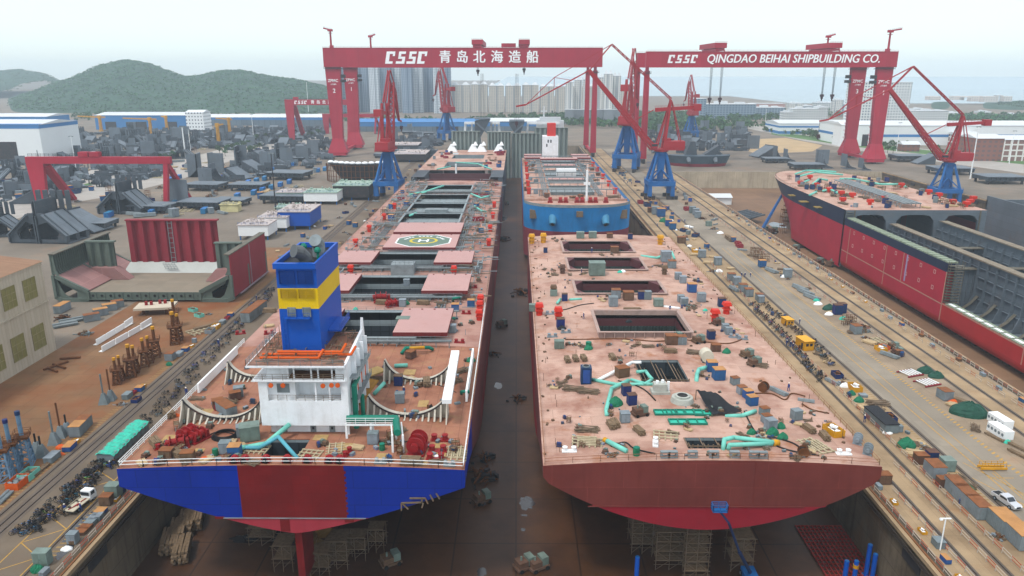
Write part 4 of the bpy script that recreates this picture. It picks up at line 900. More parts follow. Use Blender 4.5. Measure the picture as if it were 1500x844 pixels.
Yh = 575; a = ray(795, 200, Yh); c = ray(818, 200, Yh); b = MB().bx(a.x, c.x, Yh, Yh + 14, 13.5, a.z)
hs3 = part(b, 'deckhouse', m_hw, ship3)
for u, v in ((803, 207), (807, 207), (801, 213)): p = ray(u, v, Yh); subp(MB().bx(p.x - .5, p.x + .5, Yh - .06, Yh - .01, p.z - 1.1, p.z + 1.1), 'window', m_glass, hs3)
fa, fc = ray(802, 181, Yh + 3), ray(814, 200, Yh + 3); part(MB().bx(fa.x, fc.x, Yh + 3, Yh + 12, fc.z - .5, fa.z), 'funnel', mat('funnel_red', 'd8342c', .5, var=.08), ship3)
ship4 = empty('open_hull', (X1, 470, -11), 0, 'open hull under construction with dark bulkheads beyond the pink hatch covers', 'ship hull')
b = MB().bx(X1 - B1, X1 - B1 + 3, 470, 640, -11, 12.9).bx(X1 + B1 - 3, X1 + B1, 470, 640, -11, 12.9).bx(X1 - B1 + 3, X1 + B1 - 3, 470, 640, -11, -9)
part(b, 'hull', m_steel, ship4)
h4 = [(X1 - 13, X1 + 13, 478, 496), (X1 - 13, X1 + 13, 522, 552), (X1 - 12, X1 + 12, 575, 600)]
part(MB().plate(X1 - B1, X1 + B1, 505, 640, 13, h4, cell=20), 'deck', m_deck2, ship4)
b = MB()
for h in h4[1:]: b = MB(); hold(b, *h, -8, 13.2, 3); part(b, 'cargo_hold', [m_steel, m_coam], ship4)
for y in (472, 498): part(MB().bx(X1 - B1 + 3, X1 + B1 - 3, y, y + 1.2, -9, 11.5), 'bulkhead', m_mar, ship4)
for sx in (-1, 1): part(MB().prism([(470, 13), (505, 13), (505, 5)], X1 + sx * (B1 - 4) - 4, X1 + sx * (B1 - 4) + 4, 'x'), 'wing_tank', m_steel, ship4)
mast4 = part(MB().tube((xf(668, 500, 13), 500, 6), (xf(668, 500, 13), 500, ray(668, 240, 500).z), .6, 8).bx(xf(664, 500, 13), xf(672, 500, 13), 499.6, 500.4, 24, 25), 'mast', m_white, ship4)
for i, (u, v) in enumerate(((662, 222), (693, 222), (705, 222), (731, 222))):
    p = at(u, v, 13); part(MB().frus((p.x, p.y), (9, 6), (2, 2), 13, 19).frus((p.x + 2, p.y), (4, 4), (1, 1), 18, 21), 'foam_cover', m_white, ship4)
m_navy = mat('hull_navy', '26304a', .5, var=.15, vs=.2, dirt=.2, ds=.1, dcol='161c2c')
m_vlr = mat('tanker_red', 'b92c40', .55, var=.12, vs=.08, dirt=.25, ds=.06, dcol='7d1c2c', rust=.0)
m_vlred = mat('tanker_bottom_red', 'b82c2e', .55, var=.12, vs=.1, dirt=.2, ds=.06, dcol='7d1c20')
m_bulk = mat('bulkhead_grey', '6a767f', .6, var=.14, vs=.08, dirt=.4, ds=.06, dcol='515b63', streak=.3, rust=.2, rs=.1, rcol='77604a', grid=(16, 3.5, .12, .5, 'yz'), gcol=.82)
m_scaf = mat('staging_grey', '6d6a5e', .7, var=.3, vs=.6, rust=.4, rs=.7)
XV, BV, YVB, YVD = 183.0, 32.2, 405.0, 341.0; XL, XR = XV - BV, XV + BV; ZV = 15.4
vl = empty('tanker_hull', (XV, YVB, -11.5), 0, 'half built red tanker hull with navy topsides and cut open tanks', 'ship hull')
lev = [-11.5, -10, -6, -2, 2, 6, 8.2, 8.3, 12, ZV]
bb, topv = bow_hull(XV, BV, YVD, YVB, 80, lev, lambda z: .4 + .6 * max(0, (z + 11.5) / 27) ** .8, None, lambda z: 1 if z < 8.25 else 0, 1, .75)
part(bb, 'hull', [m_navy, m_vlr], vl, True)
b = MB(); b.face([(p[0], p[1], ZV) for p in topv]); part(b, 'deck', m_deck2, vl)
# cut face of the upper block: three arched tank sections in a thick frame
b = MB(); zlo = 8.0
def arch(x0, x1, z0, z1, n=8): return [(x0, z0)] + [(x0 + (x1 - x0) * (.5 - .5 * math.cos(math.pi * i / n)), z0 + (z1 - z0) * (1 - (1 - math.sin(math.pi * i / n)) ** 2.2)) for i in range(1, n)] + [(x1, z0)]
tanks = [(XL + 3, XL + 19.5), (XL + 23, XR - 23), (XR - 19.5, XR - 3)]
xs_ = [XL] + [x for t in tanks for x in t] + [XR]
for i in range(0, len(xs_), 2): b.bx(xs_[i], xs_[i + 1], YVD, YVD + 1.4, -11, ZV - .02)
for x0, x1 in tanks:
    A = arch(x0, x1, zlo - 3, ZV - 2.2)
    for p, q in zip(A, A[1:]):
        if q[0] > p[0]: b.prism([p, q, (q[0], ZV - .02), (p[0], ZV - .02)], YVD, YVD + 1.4)
part(b, 'web_frame', m_bulk, vl)
b = MB()
for x0, x1 in tanks: b.face([(x0, YVD + 30, -11), (x1, YVD + 30, -11), (x1, YVD + 30, ZV - 1), (x0, YVD + 30, ZV - 1)])
part(b, 'transverse_bulkhead', m_hold, vl)
b = MB()
for k in range(7): z = ZV - 1 - k * 1.1; b.bx(XL + .4, XL + 3.2, YVD - .7, YVD - .02, z - .12, z)
for x in (XL + 4, XR - 3): b.bx(x - .2, x + .2, YVD - .6, YVD - .03, 6, ZV)
part(b, 'staging', m_scaf, vl)
# side walls without their deck, then the low bottom block towards the camera
YM, YN = 255.5, 150.0; ZM, ZN = 11.8, -2.6
b = MB().bx(XL, XL + 2.6, YM, YVD - .05, -8, 8.6, 1).bx(XL, XL + 2.6, YM, YVD - .05, 8.6, ZM, 0)
b.bx(XL, XL + 2.6, YN, YM - .03, -8, ZN, 2)
for i in range(5): a = i * math.pi / 10; c = (i + 1) * math.pi / 10; b.face([(XL + 3.5 - 3.5 * math.cos(a), YN, -8 - 3.5 * math.sin(a)), (XL + 3.5 - 3.5 * math.cos(c), YN, -8 - 3.5 * math.sin(c)), (XL + 3.5 - 3.5 * math.cos(c), YVD, -8 - 3.5 * math.sin(c)), (XL + 3.5 - 3.5 * math.cos(a), YVD, -8 - 3.5 * math.sin(a))], 2)
part(b, 'side_shell', [m_navy, m_vlr, m_vlred], vl); part(MB().bx(XL + 3.5, XR + 2, YN, YVD, -11.5, -9.5), 'bottom_plate', m_bulk, vl)
b = MB(); y = YM
while y < YVD - 3:
    b.bx(XL + .1, XL + 3.6, y, y + 2.2, ZM + .02, ZM + .5, 0); y += 2.9
y = YN
while y < YM - 3: b.bx(XL + .1, XL + 3.4, y, y + 4.6, ZN + .02, ZN + .35, 0); b.bx(XL + .9, XL + 2.0, y + .3, y + 4.2, ZN + .36, ZN + .5, 1); y += 5.2
part(b, 'edge_staging', [mat('staging_green', '8f9c86', .7, var=.25, vs=.5), m_white], vl)
b = MB()
for k in range(14): z = ZM - .6 - k * 1.02; b.bx(XL + .2, XL + 5.2, YM - 1.6, YM - .05, z - .12, z)
for x in (XL + .3, XL + 2.6, XL + 5.1):
    for y in (YM - 1.5, YM - .2): b.bar((x, y, -10), (x, y, ZM + .8), .14)
part(b, 'staging', m_scaf, vl)
b = MB()                                                             # weld seams and marking squares left unpainted
for y, z0, z1 in ((334, -8, 8), (299, -8, 8.5), (285, -3, 8.5)): b.bx(XL - .05, XL - .01, y, y + .5, z0, z1, 0)
b.bx(XL - .05, XL - .01, YN, YM, -3.0, -2.62, 0); b.bx(XL - .06, XL - .012, YM, YVD, -3.2, -2.8, 0); b.bx(XL - .06, XL - .012, YM - .4, YM + .1, -9, ZM - 3, 0); b.bx(XL - .06, XL - .012, 210, 210.5, -8, ZN, 0)
b.bx(XL - .06, XL - .012, 282, 283, -2, 8.4, 2)
part(b, 'weld_seam', [mat('seam_primer', 'bd8f7c', .6, var=.15, vs=.5), m_white, mat('seam_lilac', 'a79cc0', .6)], vl)
b = MB()
for (y0, zz) in ((262, 6.2), (262, .4)):
    for k in range(8):
        y = y0 + k * 9.6
        for (ya, yb_, za, zb_) in ((y, y + 1.5, zz, zz + .25), (y, y + 1.5, zz + 1.25, zz + 1.5), (y, y + .3, zz, zz + 1.5), (y + 1.2, y + 1.5, zz, zz + 1.5)): b.bx(XL - .05, XL - .013, ya, yb_, za, zb_)
part(b, 'hull_marking', mat('marking_pink', 'd8a8a0', .6), vl)
b = MB()                                                             # longitudinal bulkheads and webs standing in the open hull
for x in (XL + 20.5, XR - 21.5): 
    b = MB().bx(x, x + 1.2, YN, YVD + 28, -9.4, 10.5 if x > XV else 9.2); y = YN + 4
    while y < YVD: b.prism([(x - 3.2, -9.3), (x - .01, -9.3), (x - .01, 8.6), (x - .9, 8.6), (x - 1.2, -4)], y, y + .4, 'y'); y += 5.5
    for z in (-5, -1, 3, 6.5): b.bx(x - .5, x - .015, YN, YVD, z, z + .2)
    part(b, 'longitudinal_bulkhead', m_bulk, vl)
b = MB()
for x in (XL + 20.5, XR - 21.5): part(MB().bx(x - 1, x + 2.4, YN, YVD - 3, 10.6 if x > XV else 9.3, 11.1 if x > XV else 9.8), 'bulkhead_staging', mat('staging_tan', '8d8372', .8, var=.25, vs=.4, rust=.3, rs=.5), vl)
y = YN + 8
while y < YVD - 6:
    b = MB()
    for x0, x1 in ((XL + 4, XL + 20.4), (XL + 21.8, XR - 21.6)):
        n = 7; P = [(x0 + (x1 - x0) * i / n, -9.4 + 5.5 * abs(2 * i / n - 1) ** 2.2) for i in range(n + 1)]
        for p, q in zip(P, P[1:]): b.prism([(p[0], -9.5), (q[0], -9.5), q, p], y, y + .5); b.bar((p[0], y + .25, p[1]), (q[0], y + .25, q[1]), 1.6, .12, 1)
    y += 11; part(b, 'floor_web', [m_bulk, m_scaf], vl)
for y in (YM + 16, YM + 50): 
    b = MB().bx(XL + 3, XR, y, y + 1, -9.4, 5.5); n = 34
    for k in range(n): x = XL + 3.5 + (XR - XL - 4) * k / n; b.bx(x, x + .3, y - .6, y - .02, -9.3, 5.3)
    b.bx(XL + 3, XR, y - 1.2, y + 2, 5.55, 5.9, 1); part(b, 'transverse_bulkhead', [m_bulk, m_scaf], vl)
# deck gear of the tanker: catwalk, duct tangle, valves
b = MB()
for k in range(4): b.bx(XV - 4 + k * 2.2, XV - 2.6 + k * 2.2, YVD + 4, YVB + 20, ZV + 2.2, ZV + 2.6)
y = YVD + 5
while y < YVB + 18: b.bar((XV - 5, y, ZV), (XV - 5, y, ZV + 2.2), .25); b.bar((XV + 4, y, ZV), (XV + 4, y, ZV + 2.2), .25); b.bar((XV - 5, y, ZV + 2.1), (XV + 4, y, ZV + 2.1), .25); b.bar((XV - 5, y, ZV), (XV - 5, y + 4, ZV + 2.1), .16); y += 4
part(b, 'pipe_catwalk', m_grey, vl)
b = MB()
for p, q in zip(topv[1:], topv[2:-1]):
    if p[1] > YVD + 2: b.rail([(p[0] * .985 + XV * .015, p[1], ZV), (q[0] * .985 + XV * .015, q[1], ZV)], 1.1, 3, .08, 0, 2)
part(b, 'guard_rail', m_bare, vl)
gb = empty('hull_block', (268, 330, FLZ), 0, 'grey hull block with stiffened walls standing beyond the tanker tanks', 'hull block')
MB().bx(-22, 20, 0, 1, 1.5, 27).bx(-22, -21, 1, 62, 1.5, 27).bx(-22, 20, 61, 62, 1.5, 25).build('wall', m_bulk, gb); b = MB()
for k in range(14): b.bx(-21 + k * 3, -20.7 + k * 3, -.5, -.01, 2, 26.6)
for z in (8, 15, 22): b.bx(-22, 20, -1.1, -.51, z, z + .3)
b.build('stiffener', m_steel, gb); MB().bx(-23, 20, -1, 3, 27.01, 27.4).build('top_staging', m_scaf, gb)
for v, u in ((283, 1162), (292, 1178), (300, 1200)): 
    p = at(u, v, 13); part(MB().bx(p.x - 2.2, p.x + 2, p.y - 2, p.y + 2, 11.6, 12), 'side_platform', mat('platform_yellow', '9c8446', .7, var=.3, vs=.6), vl)
# ================================================================== CRANES
m_cred = mat('crane_red', 'b8283f', .55, var=.1, vs=.05, dirt=.3, ds=.04, dcol='8c2233', streak=.25, grid=(11, 60, .14, 0, 'xz'), gcol=.8)
m_credp = mat('crane_faded_red', 'b8506a', .55, var=.08, vs=.05, dirt=.2, ds=.05, dcol='8f3a4c')
m_cblue = mat('portal_blue', '1f6bb0', .5, var=.15, vs=.1, dirt=.35, ds=.15, dcol='1c3f66')
m_cred2 = mat('jib_red', 'b23038', .55, var=.15, vs=.15, dirt=.3, ds=.15, dcol='6e2228')
m_letter = mat('letter_white', 'f2f4f4', .5, var=.02)
m_rope = mat('wire_rope', '4a4c50', .5, .4)
m_hookb = mat('hook_block', '4a3236', .6, var=.2)
def cssc(par, x, y, z, h, sp, m=m_letter, name='lettering'):
    """the slanted block letters C S S C"""
    b = MB(); st = h * .2; wd = h * .74; sh = .2
    def q(x0, x1, z0, z1, c='n'):
        P = [(x0 + z0 * sh, z0), (x1 + z0 * sh, z0), (x1 + z1 * sh, z1), (x0 + z1 * sh, z1)]
        b.prism([(x + a, z + c_) for a, c_ in P], y - .03, y, 'y')
    for i, ch in enumerate('CSSC'):
        o = i * sp - 2 * sp
        if ch == 'C': q(o, o + wd, h - st, h); q(o, o + st * 1.5, st, h - st); q(o, o + wd * .85, 0, st); q(o + wd - st * .9, o + wd, h - st * 1.9, h - st)
        else: q(o + wd * .2, o + wd, h - st, h); q(o + wd * .2, o + wd * .2 + st * 1.1, h * .55, h - st); q(o + wd * .2, o + wd, h * .4, h * .58); q(o + wd - st * 1.2, o + wd, st, h * .4); q(o, o + wd, 0, st)
    o = b.build(name, m, par); return o
def gantry(label, pos, span, gz0, gz1, gy, rigid_w, flex_side, letters, legnums, trolleys, over=(8, 6), leg_red=m_cred, masts=(), flex_w=5.0):
    """twin girder goliath crane. pos = (x of the rigid leg, y of the near girder, x of the flexible leg)"""
    xr, y0, xf_ = pos; sg = 1 if xf_ > xr else -1; y1 = y0 + gy
    e_ = empty('gantry_crane', (xr, y0, 0), 0, label, 'gantry crane')
    T = -Vector((xr, y0, 0))
    def P(mb, name, m, par=None, smooth=False):
        o = mb.build(name, m, par or e_, smooth)
        if par is None: o.location = T
        return o
    xa, xb = sorted((xr - sg * over[0], xf_ + sg * over[1])); tw = 5.6
    for k, y in enumerate((y0, y1)):
        b = MB().bx(xa, xb, y, y + tw, gz0, gz1)
        b.bx(xa, xb, y - .25, y - .01, gz1 - .25, gz1 + .1).bx(xa, xb, y - .25, y - .01, gz0 - .1, gz0 + .3)
        gd = P(b, 'girder', m_cred)
        b = MB().rail([(xa, y + .1, gz1 + .1), (xb, y + .1, gz1 + .1)], 1.2, 3.2, .1); r = P(b, 'guard_rail', m_credp); r.parent = gd; r.location = (0, 0, 0)
        if k == 0:
            for f in letters: f(gd)
            b = MB(); xx = xa + 4
            while xx < xb: b.bx(xx - .12, xx + .12, y - .12, y - .012, gz0 + .4, gz1 - .3); xx += 13.2
            b.bx(xa, xb, y - .9, y - .26, gz0 - .1, gz0 + .05); o = P(b, 'stiffener', m_cred); o.parent = gd; o.location = (0, 0, 0)
        xw, d = xr, (gz0 - 0)
        # rigid leg: wide at the top, narrower below, on a flared foot
        b = MB(); hw = rigid_w / 2
        b.prism([(xr - hw * 1.02, gz0 - .01), (xr + hw * 1.02, gz0 - .01), (xr + hw * .82, 17), (xr - hw * .62, 17)], y + .3, y + tw - .3)
        b.frus((xr + hw * .1, y + tw / 2), (rigid_w * 1.35, 11), (rigid_w * .72, tw - .5), 4.2, 17)
        b.bx(xr - hw * 1.1, xr + hw * 1.2, y - 2.5, y + tw + 2.5, 1.6, 4.19)
        lg = P(b, 'leg', leg_red)
        b = MB()
        for kk in range(4): yy = y - 2 + kk * 3; b.bx(xr - 1.2, xr + 1.2, yy, yy + 2.2, .16, 1.59)
        o = P(b, 'bogie', m_dark); o.parent = lg; o.location = (0, 0, 0)
        b = MB().bx(xr - hw * 1.15, xr + hw * 1.15, y - .9, y + tw + .9, gz0 - 1.6, gz0 - 1.2).rail([(xr - hw * 1.15, y - .9, gz0 - 1.2), (xr + hw * 1.15, y - .9, gz0 - 1.2)], 1.3, 1.4, .12); o = P(b, 'platform', m_dark); o.parent = lg; o.location = (0, 0, 0)
        b = MB(); z = 6; s_ = 1
        while z < gz0 - 14: b.bar((xr + sg * hw * .75, y + 2 + 1.2 * s_, z), (xr + sg * (hw * .75 + 1.6), y + 2 - 1.2 * s_, z + 3), .3); b.bx(xr + sg * hw * .75 - 1, xr + sg * hw * .75 + 2, y + 1.5, y + 3.6, z + 3, z + 3.2); z += 3.2; s_ = -s_
        o = P(b, 'stair', m_credp); o.parent = lg; o.location = (0, 0, 0)
        b = MB().bx(xr + sg * hw * 1.0, xr + sg * (hw * 1.0 + 4), y + .4, y + 4, gz0 - 9.5, gz0 - 6.6).bx(xr + sg * hw * .95, xr + sg * (hw * .95 + 4.6), y + .2, y + 4.2, gz0 - 13.4, gz0 - 11); o = P(b, 'cabin', m_dark); o.parent = lg; o.location = (0, 0, 0)
        s, nn = legnums[k]
        x0 = xr; zz = gz0 - 12
        if s: t = text(s, 3.6, m_letter, 'lettering', lg, (x0 - .2, y + .24, zz), (R(90), 0, 0), .04); t2 = text('上海振华', 1.4, m_letter, 'lettering', lg, (x0, y + .24, zz - 3.2), (R(90), 0, 0), .02)
        t = text(nn, 5.2, m_letter, 'lettering', lg, (x0 + .3, y + .24, zz - 9), (R(90), 0, 0), .04)
        # flexible leg: slim, hinged under the girder
        b = MB(); w2 = flex_w / 2
        b.prism([(xf_ - w2 * .8, gz0 - 3), (xf_ + w2 * .8, gz0 - 3), (xf_ + w2, 10), (xf_ + w2 * 1.1, 4), (xf_ - w2 * 1.1, 4), (xf_ - w2, 10)], y + .8, y + tw - .8)
        b.bx(xf_ - w2 * .5, xf_ + w2 * .5, y + 1, y + tw - 1, gz0 - 3, gz0 - .01); b.bx(xf_ - w2 * .35, xf_ + w2 * .35, y + .5, y + .79, 6, gz0 - 6)
        lg2 = P(b, 'leg', m_cred)
        b = MB().bx(xf_ - w2 * 1.3, xf_ + w2 * 1.3, y - .4, y + tw + .4, gz0 - 5.2, gz0 - 4.6).rail([(xf_ - w2 * 1.3, y - .4, gz0 - 4.6), (xf_ + w2 * 1.3, y - .4, gz0 - 4.6)], 1.3, 1.4, .12); o = P(b, 'platform', m_dark); o.parent = lg2; o.location = (0, 0, 0)
        b = MB().bx(xf_ - 1.3, xf_ + 1.3, y - 2, y + tw + 2, 1.6, 3.99)
        for kk in range(4): yy = y - 2 + kk * 2.6; b.bx(xf_ - 1, xf_ + 1, yy, yy + 2, .16, 1.59)
        o = P(b, 'bogie', m_dark); o.parent = lg2; o.location = (0, 0, 0)
    for x in (xr, xf_):
        P(MB().bx(x - 1.3, x + 1.3, y0 + tw + 2.6, y1 - 2.6, 2.2, 4.6), 'sill_beam', m_cred)
    for (x, kind, hz) in trolleys:
        b = MB()
        if kind == 'small': b.bx(x - 6.5, x + 6.5, y0 + .5, y0 + 5, gz1 + .4, gz1 + 3.8)
        else: b.bx(x - 5, x + 5, y0 + .2, y1 + tw, gz1 + 2.8, gz1 + 7).bx(x - 4, x + 3, y0 + 1, y1, gz1 + .6, gz1 + 2.4); [b.bar((x + dx, y0 + 1, gz1 + .1), (x + dx * .8, y0 + 1, gz1 + 2.8), .8) for dx in (-3.4, 3.4)]; b.rail([(x - 5, y0 + .3, gz1 + 7), (x + 5, y0 + .3, gz1 + 7)], 1.2, 2, .12)
        tr = P(b, 'trolley', m_cred)
        if hz:
            for dx in (-4.4, 4.4) if kind == 'big2' else (0,):
                b = MB()
                for a in (-.9, -.3, .3, .9): b.bar((x + dx + a, y0 + 8, gz0), (x + dx + a * .6, y0 + 8, hz + 3.4), .2)
                o = P(b, 'hoist_rope', m_rope); o.parent = tr; o.location = (0, 0, 0)
                b = MB().bx(x + dx - 1.5, x + dx + 1.5, y0 + 7.2, y0 + 8.8, hz + 1.6, hz + 3.5).bx(x + dx - .9, x + dx + .9, y0 + 7.4, y0 + 8.6, hz - .2, hz + 1.6).bx(x + dx - .4, x + dx + .4, y0 + 7.6, y0 + 8.4, hz - 2, hz - .2); o = P(b, 'hook_block', m_hookb); o.parent = tr; o.location = (0, 0, 0)
    for (x, y, h, jl) in masts:
        b = MB().tube((x, y, gz1), (x, y, gz1 + h), 1.0, 8, 0, .8).bx(x - 1.6, x + 1.6, y - 1.6, y + 1.6, gz1 + h - 1.6, gz1 + h - 1.2).bx(x - 2.2, x + 2.2, y - 1.2, y + 1.2, gz1 + h, gz1 + h + 2)
        b.bar((x - jl * .25, y, gz1 + h + 1.0), (x + jl, y, gz1 + h + 2.8), 1.4, 1.2).rail([(x - jl * .25, y - .8, gz1 + h + 1.6), (x + jl, y - .8, gz1 + h + 3.3)], 1.0, 1.6, .1); b.bx(x - 2 if jl > 0 else x - 1, x + 1 if jl > 0 else x + 2, y - 1.6, y + 1.6, gz1 + .1, gz1 + 2.2)
        P(b, 'service_crane', m_cred)
    return e_
GY = 707.0
xu = lambda u, v, Y=GY: ray(u, v, Y).x
def let1(gd):
    z = lambda v: ray(620, v, GY).z
    a, c = xu(564, 85), xu(624, 85); o = cssc(gd, (a + c) / 2 + .5, GY - .27, z(93.5), z(75.5) - z(93.5), (c - a) / 3.85)
    for ch, u in zip('青岛北海造船', (652, 677, 702, 728, 754, 780)): text(ch, 11.4, m_letter, 'lettering', gd, (xu(u, 85), GY - .3, z(84.6)), (R(90), 0, 0), .0, bold=.28)
gantry('giant red gantry crane whose girder carries white block letters and Chinese characters', (xu(490, 150), GY, 71.2), 0, 80.6, 97.2, 74, 13.5, 1, [let1], [('ZPMC', '2'), ('ZPMC', '1')],
       [(xu(699, 70), 'big', ray(699, 108, GY).z), (xu(745, 70), 'small', 0), (xu(768, 65), 'big', ray(768, 106, GY).z), (xu(717, 70), 'none', 0)][:3], (xu(490, 150) - xu(473, 80), 6), masts=((xu(484, 70), GY + 3, 14, -6), (xu(520, 70), GY + 77, 12, 5)))
GY2 = 655.0
def let2(gd):
    z = lambda v: ray(1100, v, GY2).z; x_ = lambda u: ray(u, 87, GY2).x
    cssc(gd, (x_(978) + x_(1021)) / 2 + .4, GY2 - .27, z(92.5), z(80.5) - z(92.5), (x_(1021) - x_(978)) / 3.85)
    text('QINGDAO BEIHAI SHIPBUILDING CO.', 9.4, m_letter, 'lettering', gd, ((x_(1036) + x_(1289)) / 2, GY2 - .3, z(86.6)), (R(90), 0, 0), .0, .18, bold=.22, width=x_(1289) - x_(1036))
x4 = ray(1290, 160, GY2).x
gantry('giant red gantry crane whose girder carries a long English shipyard name', (x4, GY2, 109.5), 0, 80.2, 92.6, 50, 13.0, -1, [let2], [('ZPMC', '4'), ('ZPMC', '3')],
       [(xu(1056, 70, GY2), 'big2', ray(1040, 150, GY2).z), (xu(1225, 70, GY2), 'big2', ray(1215, 145, GY2).z)], (ray(1316, 80, GY2).x - x4, 1.5), masts=((xu(1304, 70, GY2), GY2 + 3, 15, 9), (xu(1248, 70, GY2), GY2 + 52, 13, 6)), flex_w=5)
# loads under the first crane
b = MB()
def hung(u, vt, w_, label, sg):
    p = ray(u, vt, GY + 8); e_ = empty('hull_block', p, 0, label, 'hull block')
    MB().prism([(-w_ / 2, 0), (w_ / 2, 2), (w_ / 2, .6), (-sg * w_ / 2 * .2, -14), (-w_ / 2, -12 if sg > 0 else -1.5)], -8, 8).build('plating', m_steel, e_)
    MB().bar((-w_ * .4 * sg, -8.3, -1.5), (w_ * .38 * sg, -8.3, -11), 1.3).bx(-w_ / 2, w_ / 2, -8.4, 8.4, 1.6, 2.6).build('strut', m_steelt, e_)
    q = ray(u, 108, GY + 8); b = MB()
    for dx in (-w_ * .4, w_ * .4): [b.bar((dx * .12 + k, 0, q.z - p.z), (dx * .3 + k, 0, 2.5), .22) for k in (-.5, .5)]
    b.build('sling', m_rope, e_)
hung(707, 177, 14, 'dark wedge shaped hull block slung under the first hoist', 1)
hung(757, 180, 14, 'dark wedge shaped hull block slung under the second hoist', -1)
# the small red gantry cranes of the yard
def small_gantry(label, uL, uR, vt, vb, vbase, gy, legw, lets=None, boxes=(), v_r=None):
    p, q = at(uL, vbase), at(uR, v_r or vbase); Y = p.y; z1, z0 = ray(uL, vt, Y).z, ray(uL, vb, Y).z
    xa, xb = ray(uL, vt, Y).x, ray(uR, vt, Y).x
    e_ = empty('gantry_crane', (xa, Y, 0), 0, label, 'gantry crane'); w_ = xb - xa
    gd = MB().bx(-2, w_ + 2, 0, 3, z0, z1).build('girder', m_cred, e_)
    MB().rail([(-2, 3, z1), (w_ + 2, 3, z1)], 1.6, 2.5, .12, 0, 3).build('guard_rail', m_dark, gd)
    for dx in (0, ):
        MB().prism([(-2, z0), (legw * 1.6, z0), (legw * 1.2, 0), (0, 0)], 0, 2.6).build('leg', m_cred, e_)
        MB().bar((legw * 1.6, gy * .1, z0 - 1), (legw * 1.8, gy, .3), legw, 2.2).build('leg', m_cred, e_)
    MB().bar((w_ - 1, 1.5, z0), (w_ - 2.2, -2.5, .3), legw * .5).build('leg', m_cred, e_); MB().bar((w_ - 1, 1.5, z0), (w_ + 1.5, gy, .3), legw * .5).build('leg', m_cred, e_)
    MB().bx(w_ - 3, w_ + 2, -3, gy + 1, .1, .7).build('bogie', m_dark, e_)
    for k in boxes: MB().bx(w_ * k - 2.8, w_ * k + 2.8, -.3, 3.3, z1 + .1, z1 + 2.8).build('trolley', m_cred, e_)
    if lets: lets(gd, w_, z0, z1)
    return e_
small_gantry('low red gantry crane with two trolley boxes over the dark blocks', 41, 243, 230, 240, 302, 22, 5, None, (.4, .48), 308)
def let3(gd, w_, z0, z1):
    cssc(gd, w_ * .23, -.05, z0 + (z1 - z0) * .2, (z1 - z0) * .6, (z1 - z0) * .62)
    for i, ch in enumerate('青岛北海造船'): text(ch, (z1 - z0) * .72, m_letter, 'lettering', gd, (w_ * (.42 + i * .09), -.06, (z0 + z1) / 2), (R(90), 0, 0), .0, bold=.12)
small_gantry('distant red gantry crane with small white lettering at the hill foot', 419, 511, 146, 154, 207, 30, 5, let3, (.15,))
small_gantry('distant plain red gantry crane behind the big crane legs', 474, 551, 167, 172, 196, 26, 4, None, ())

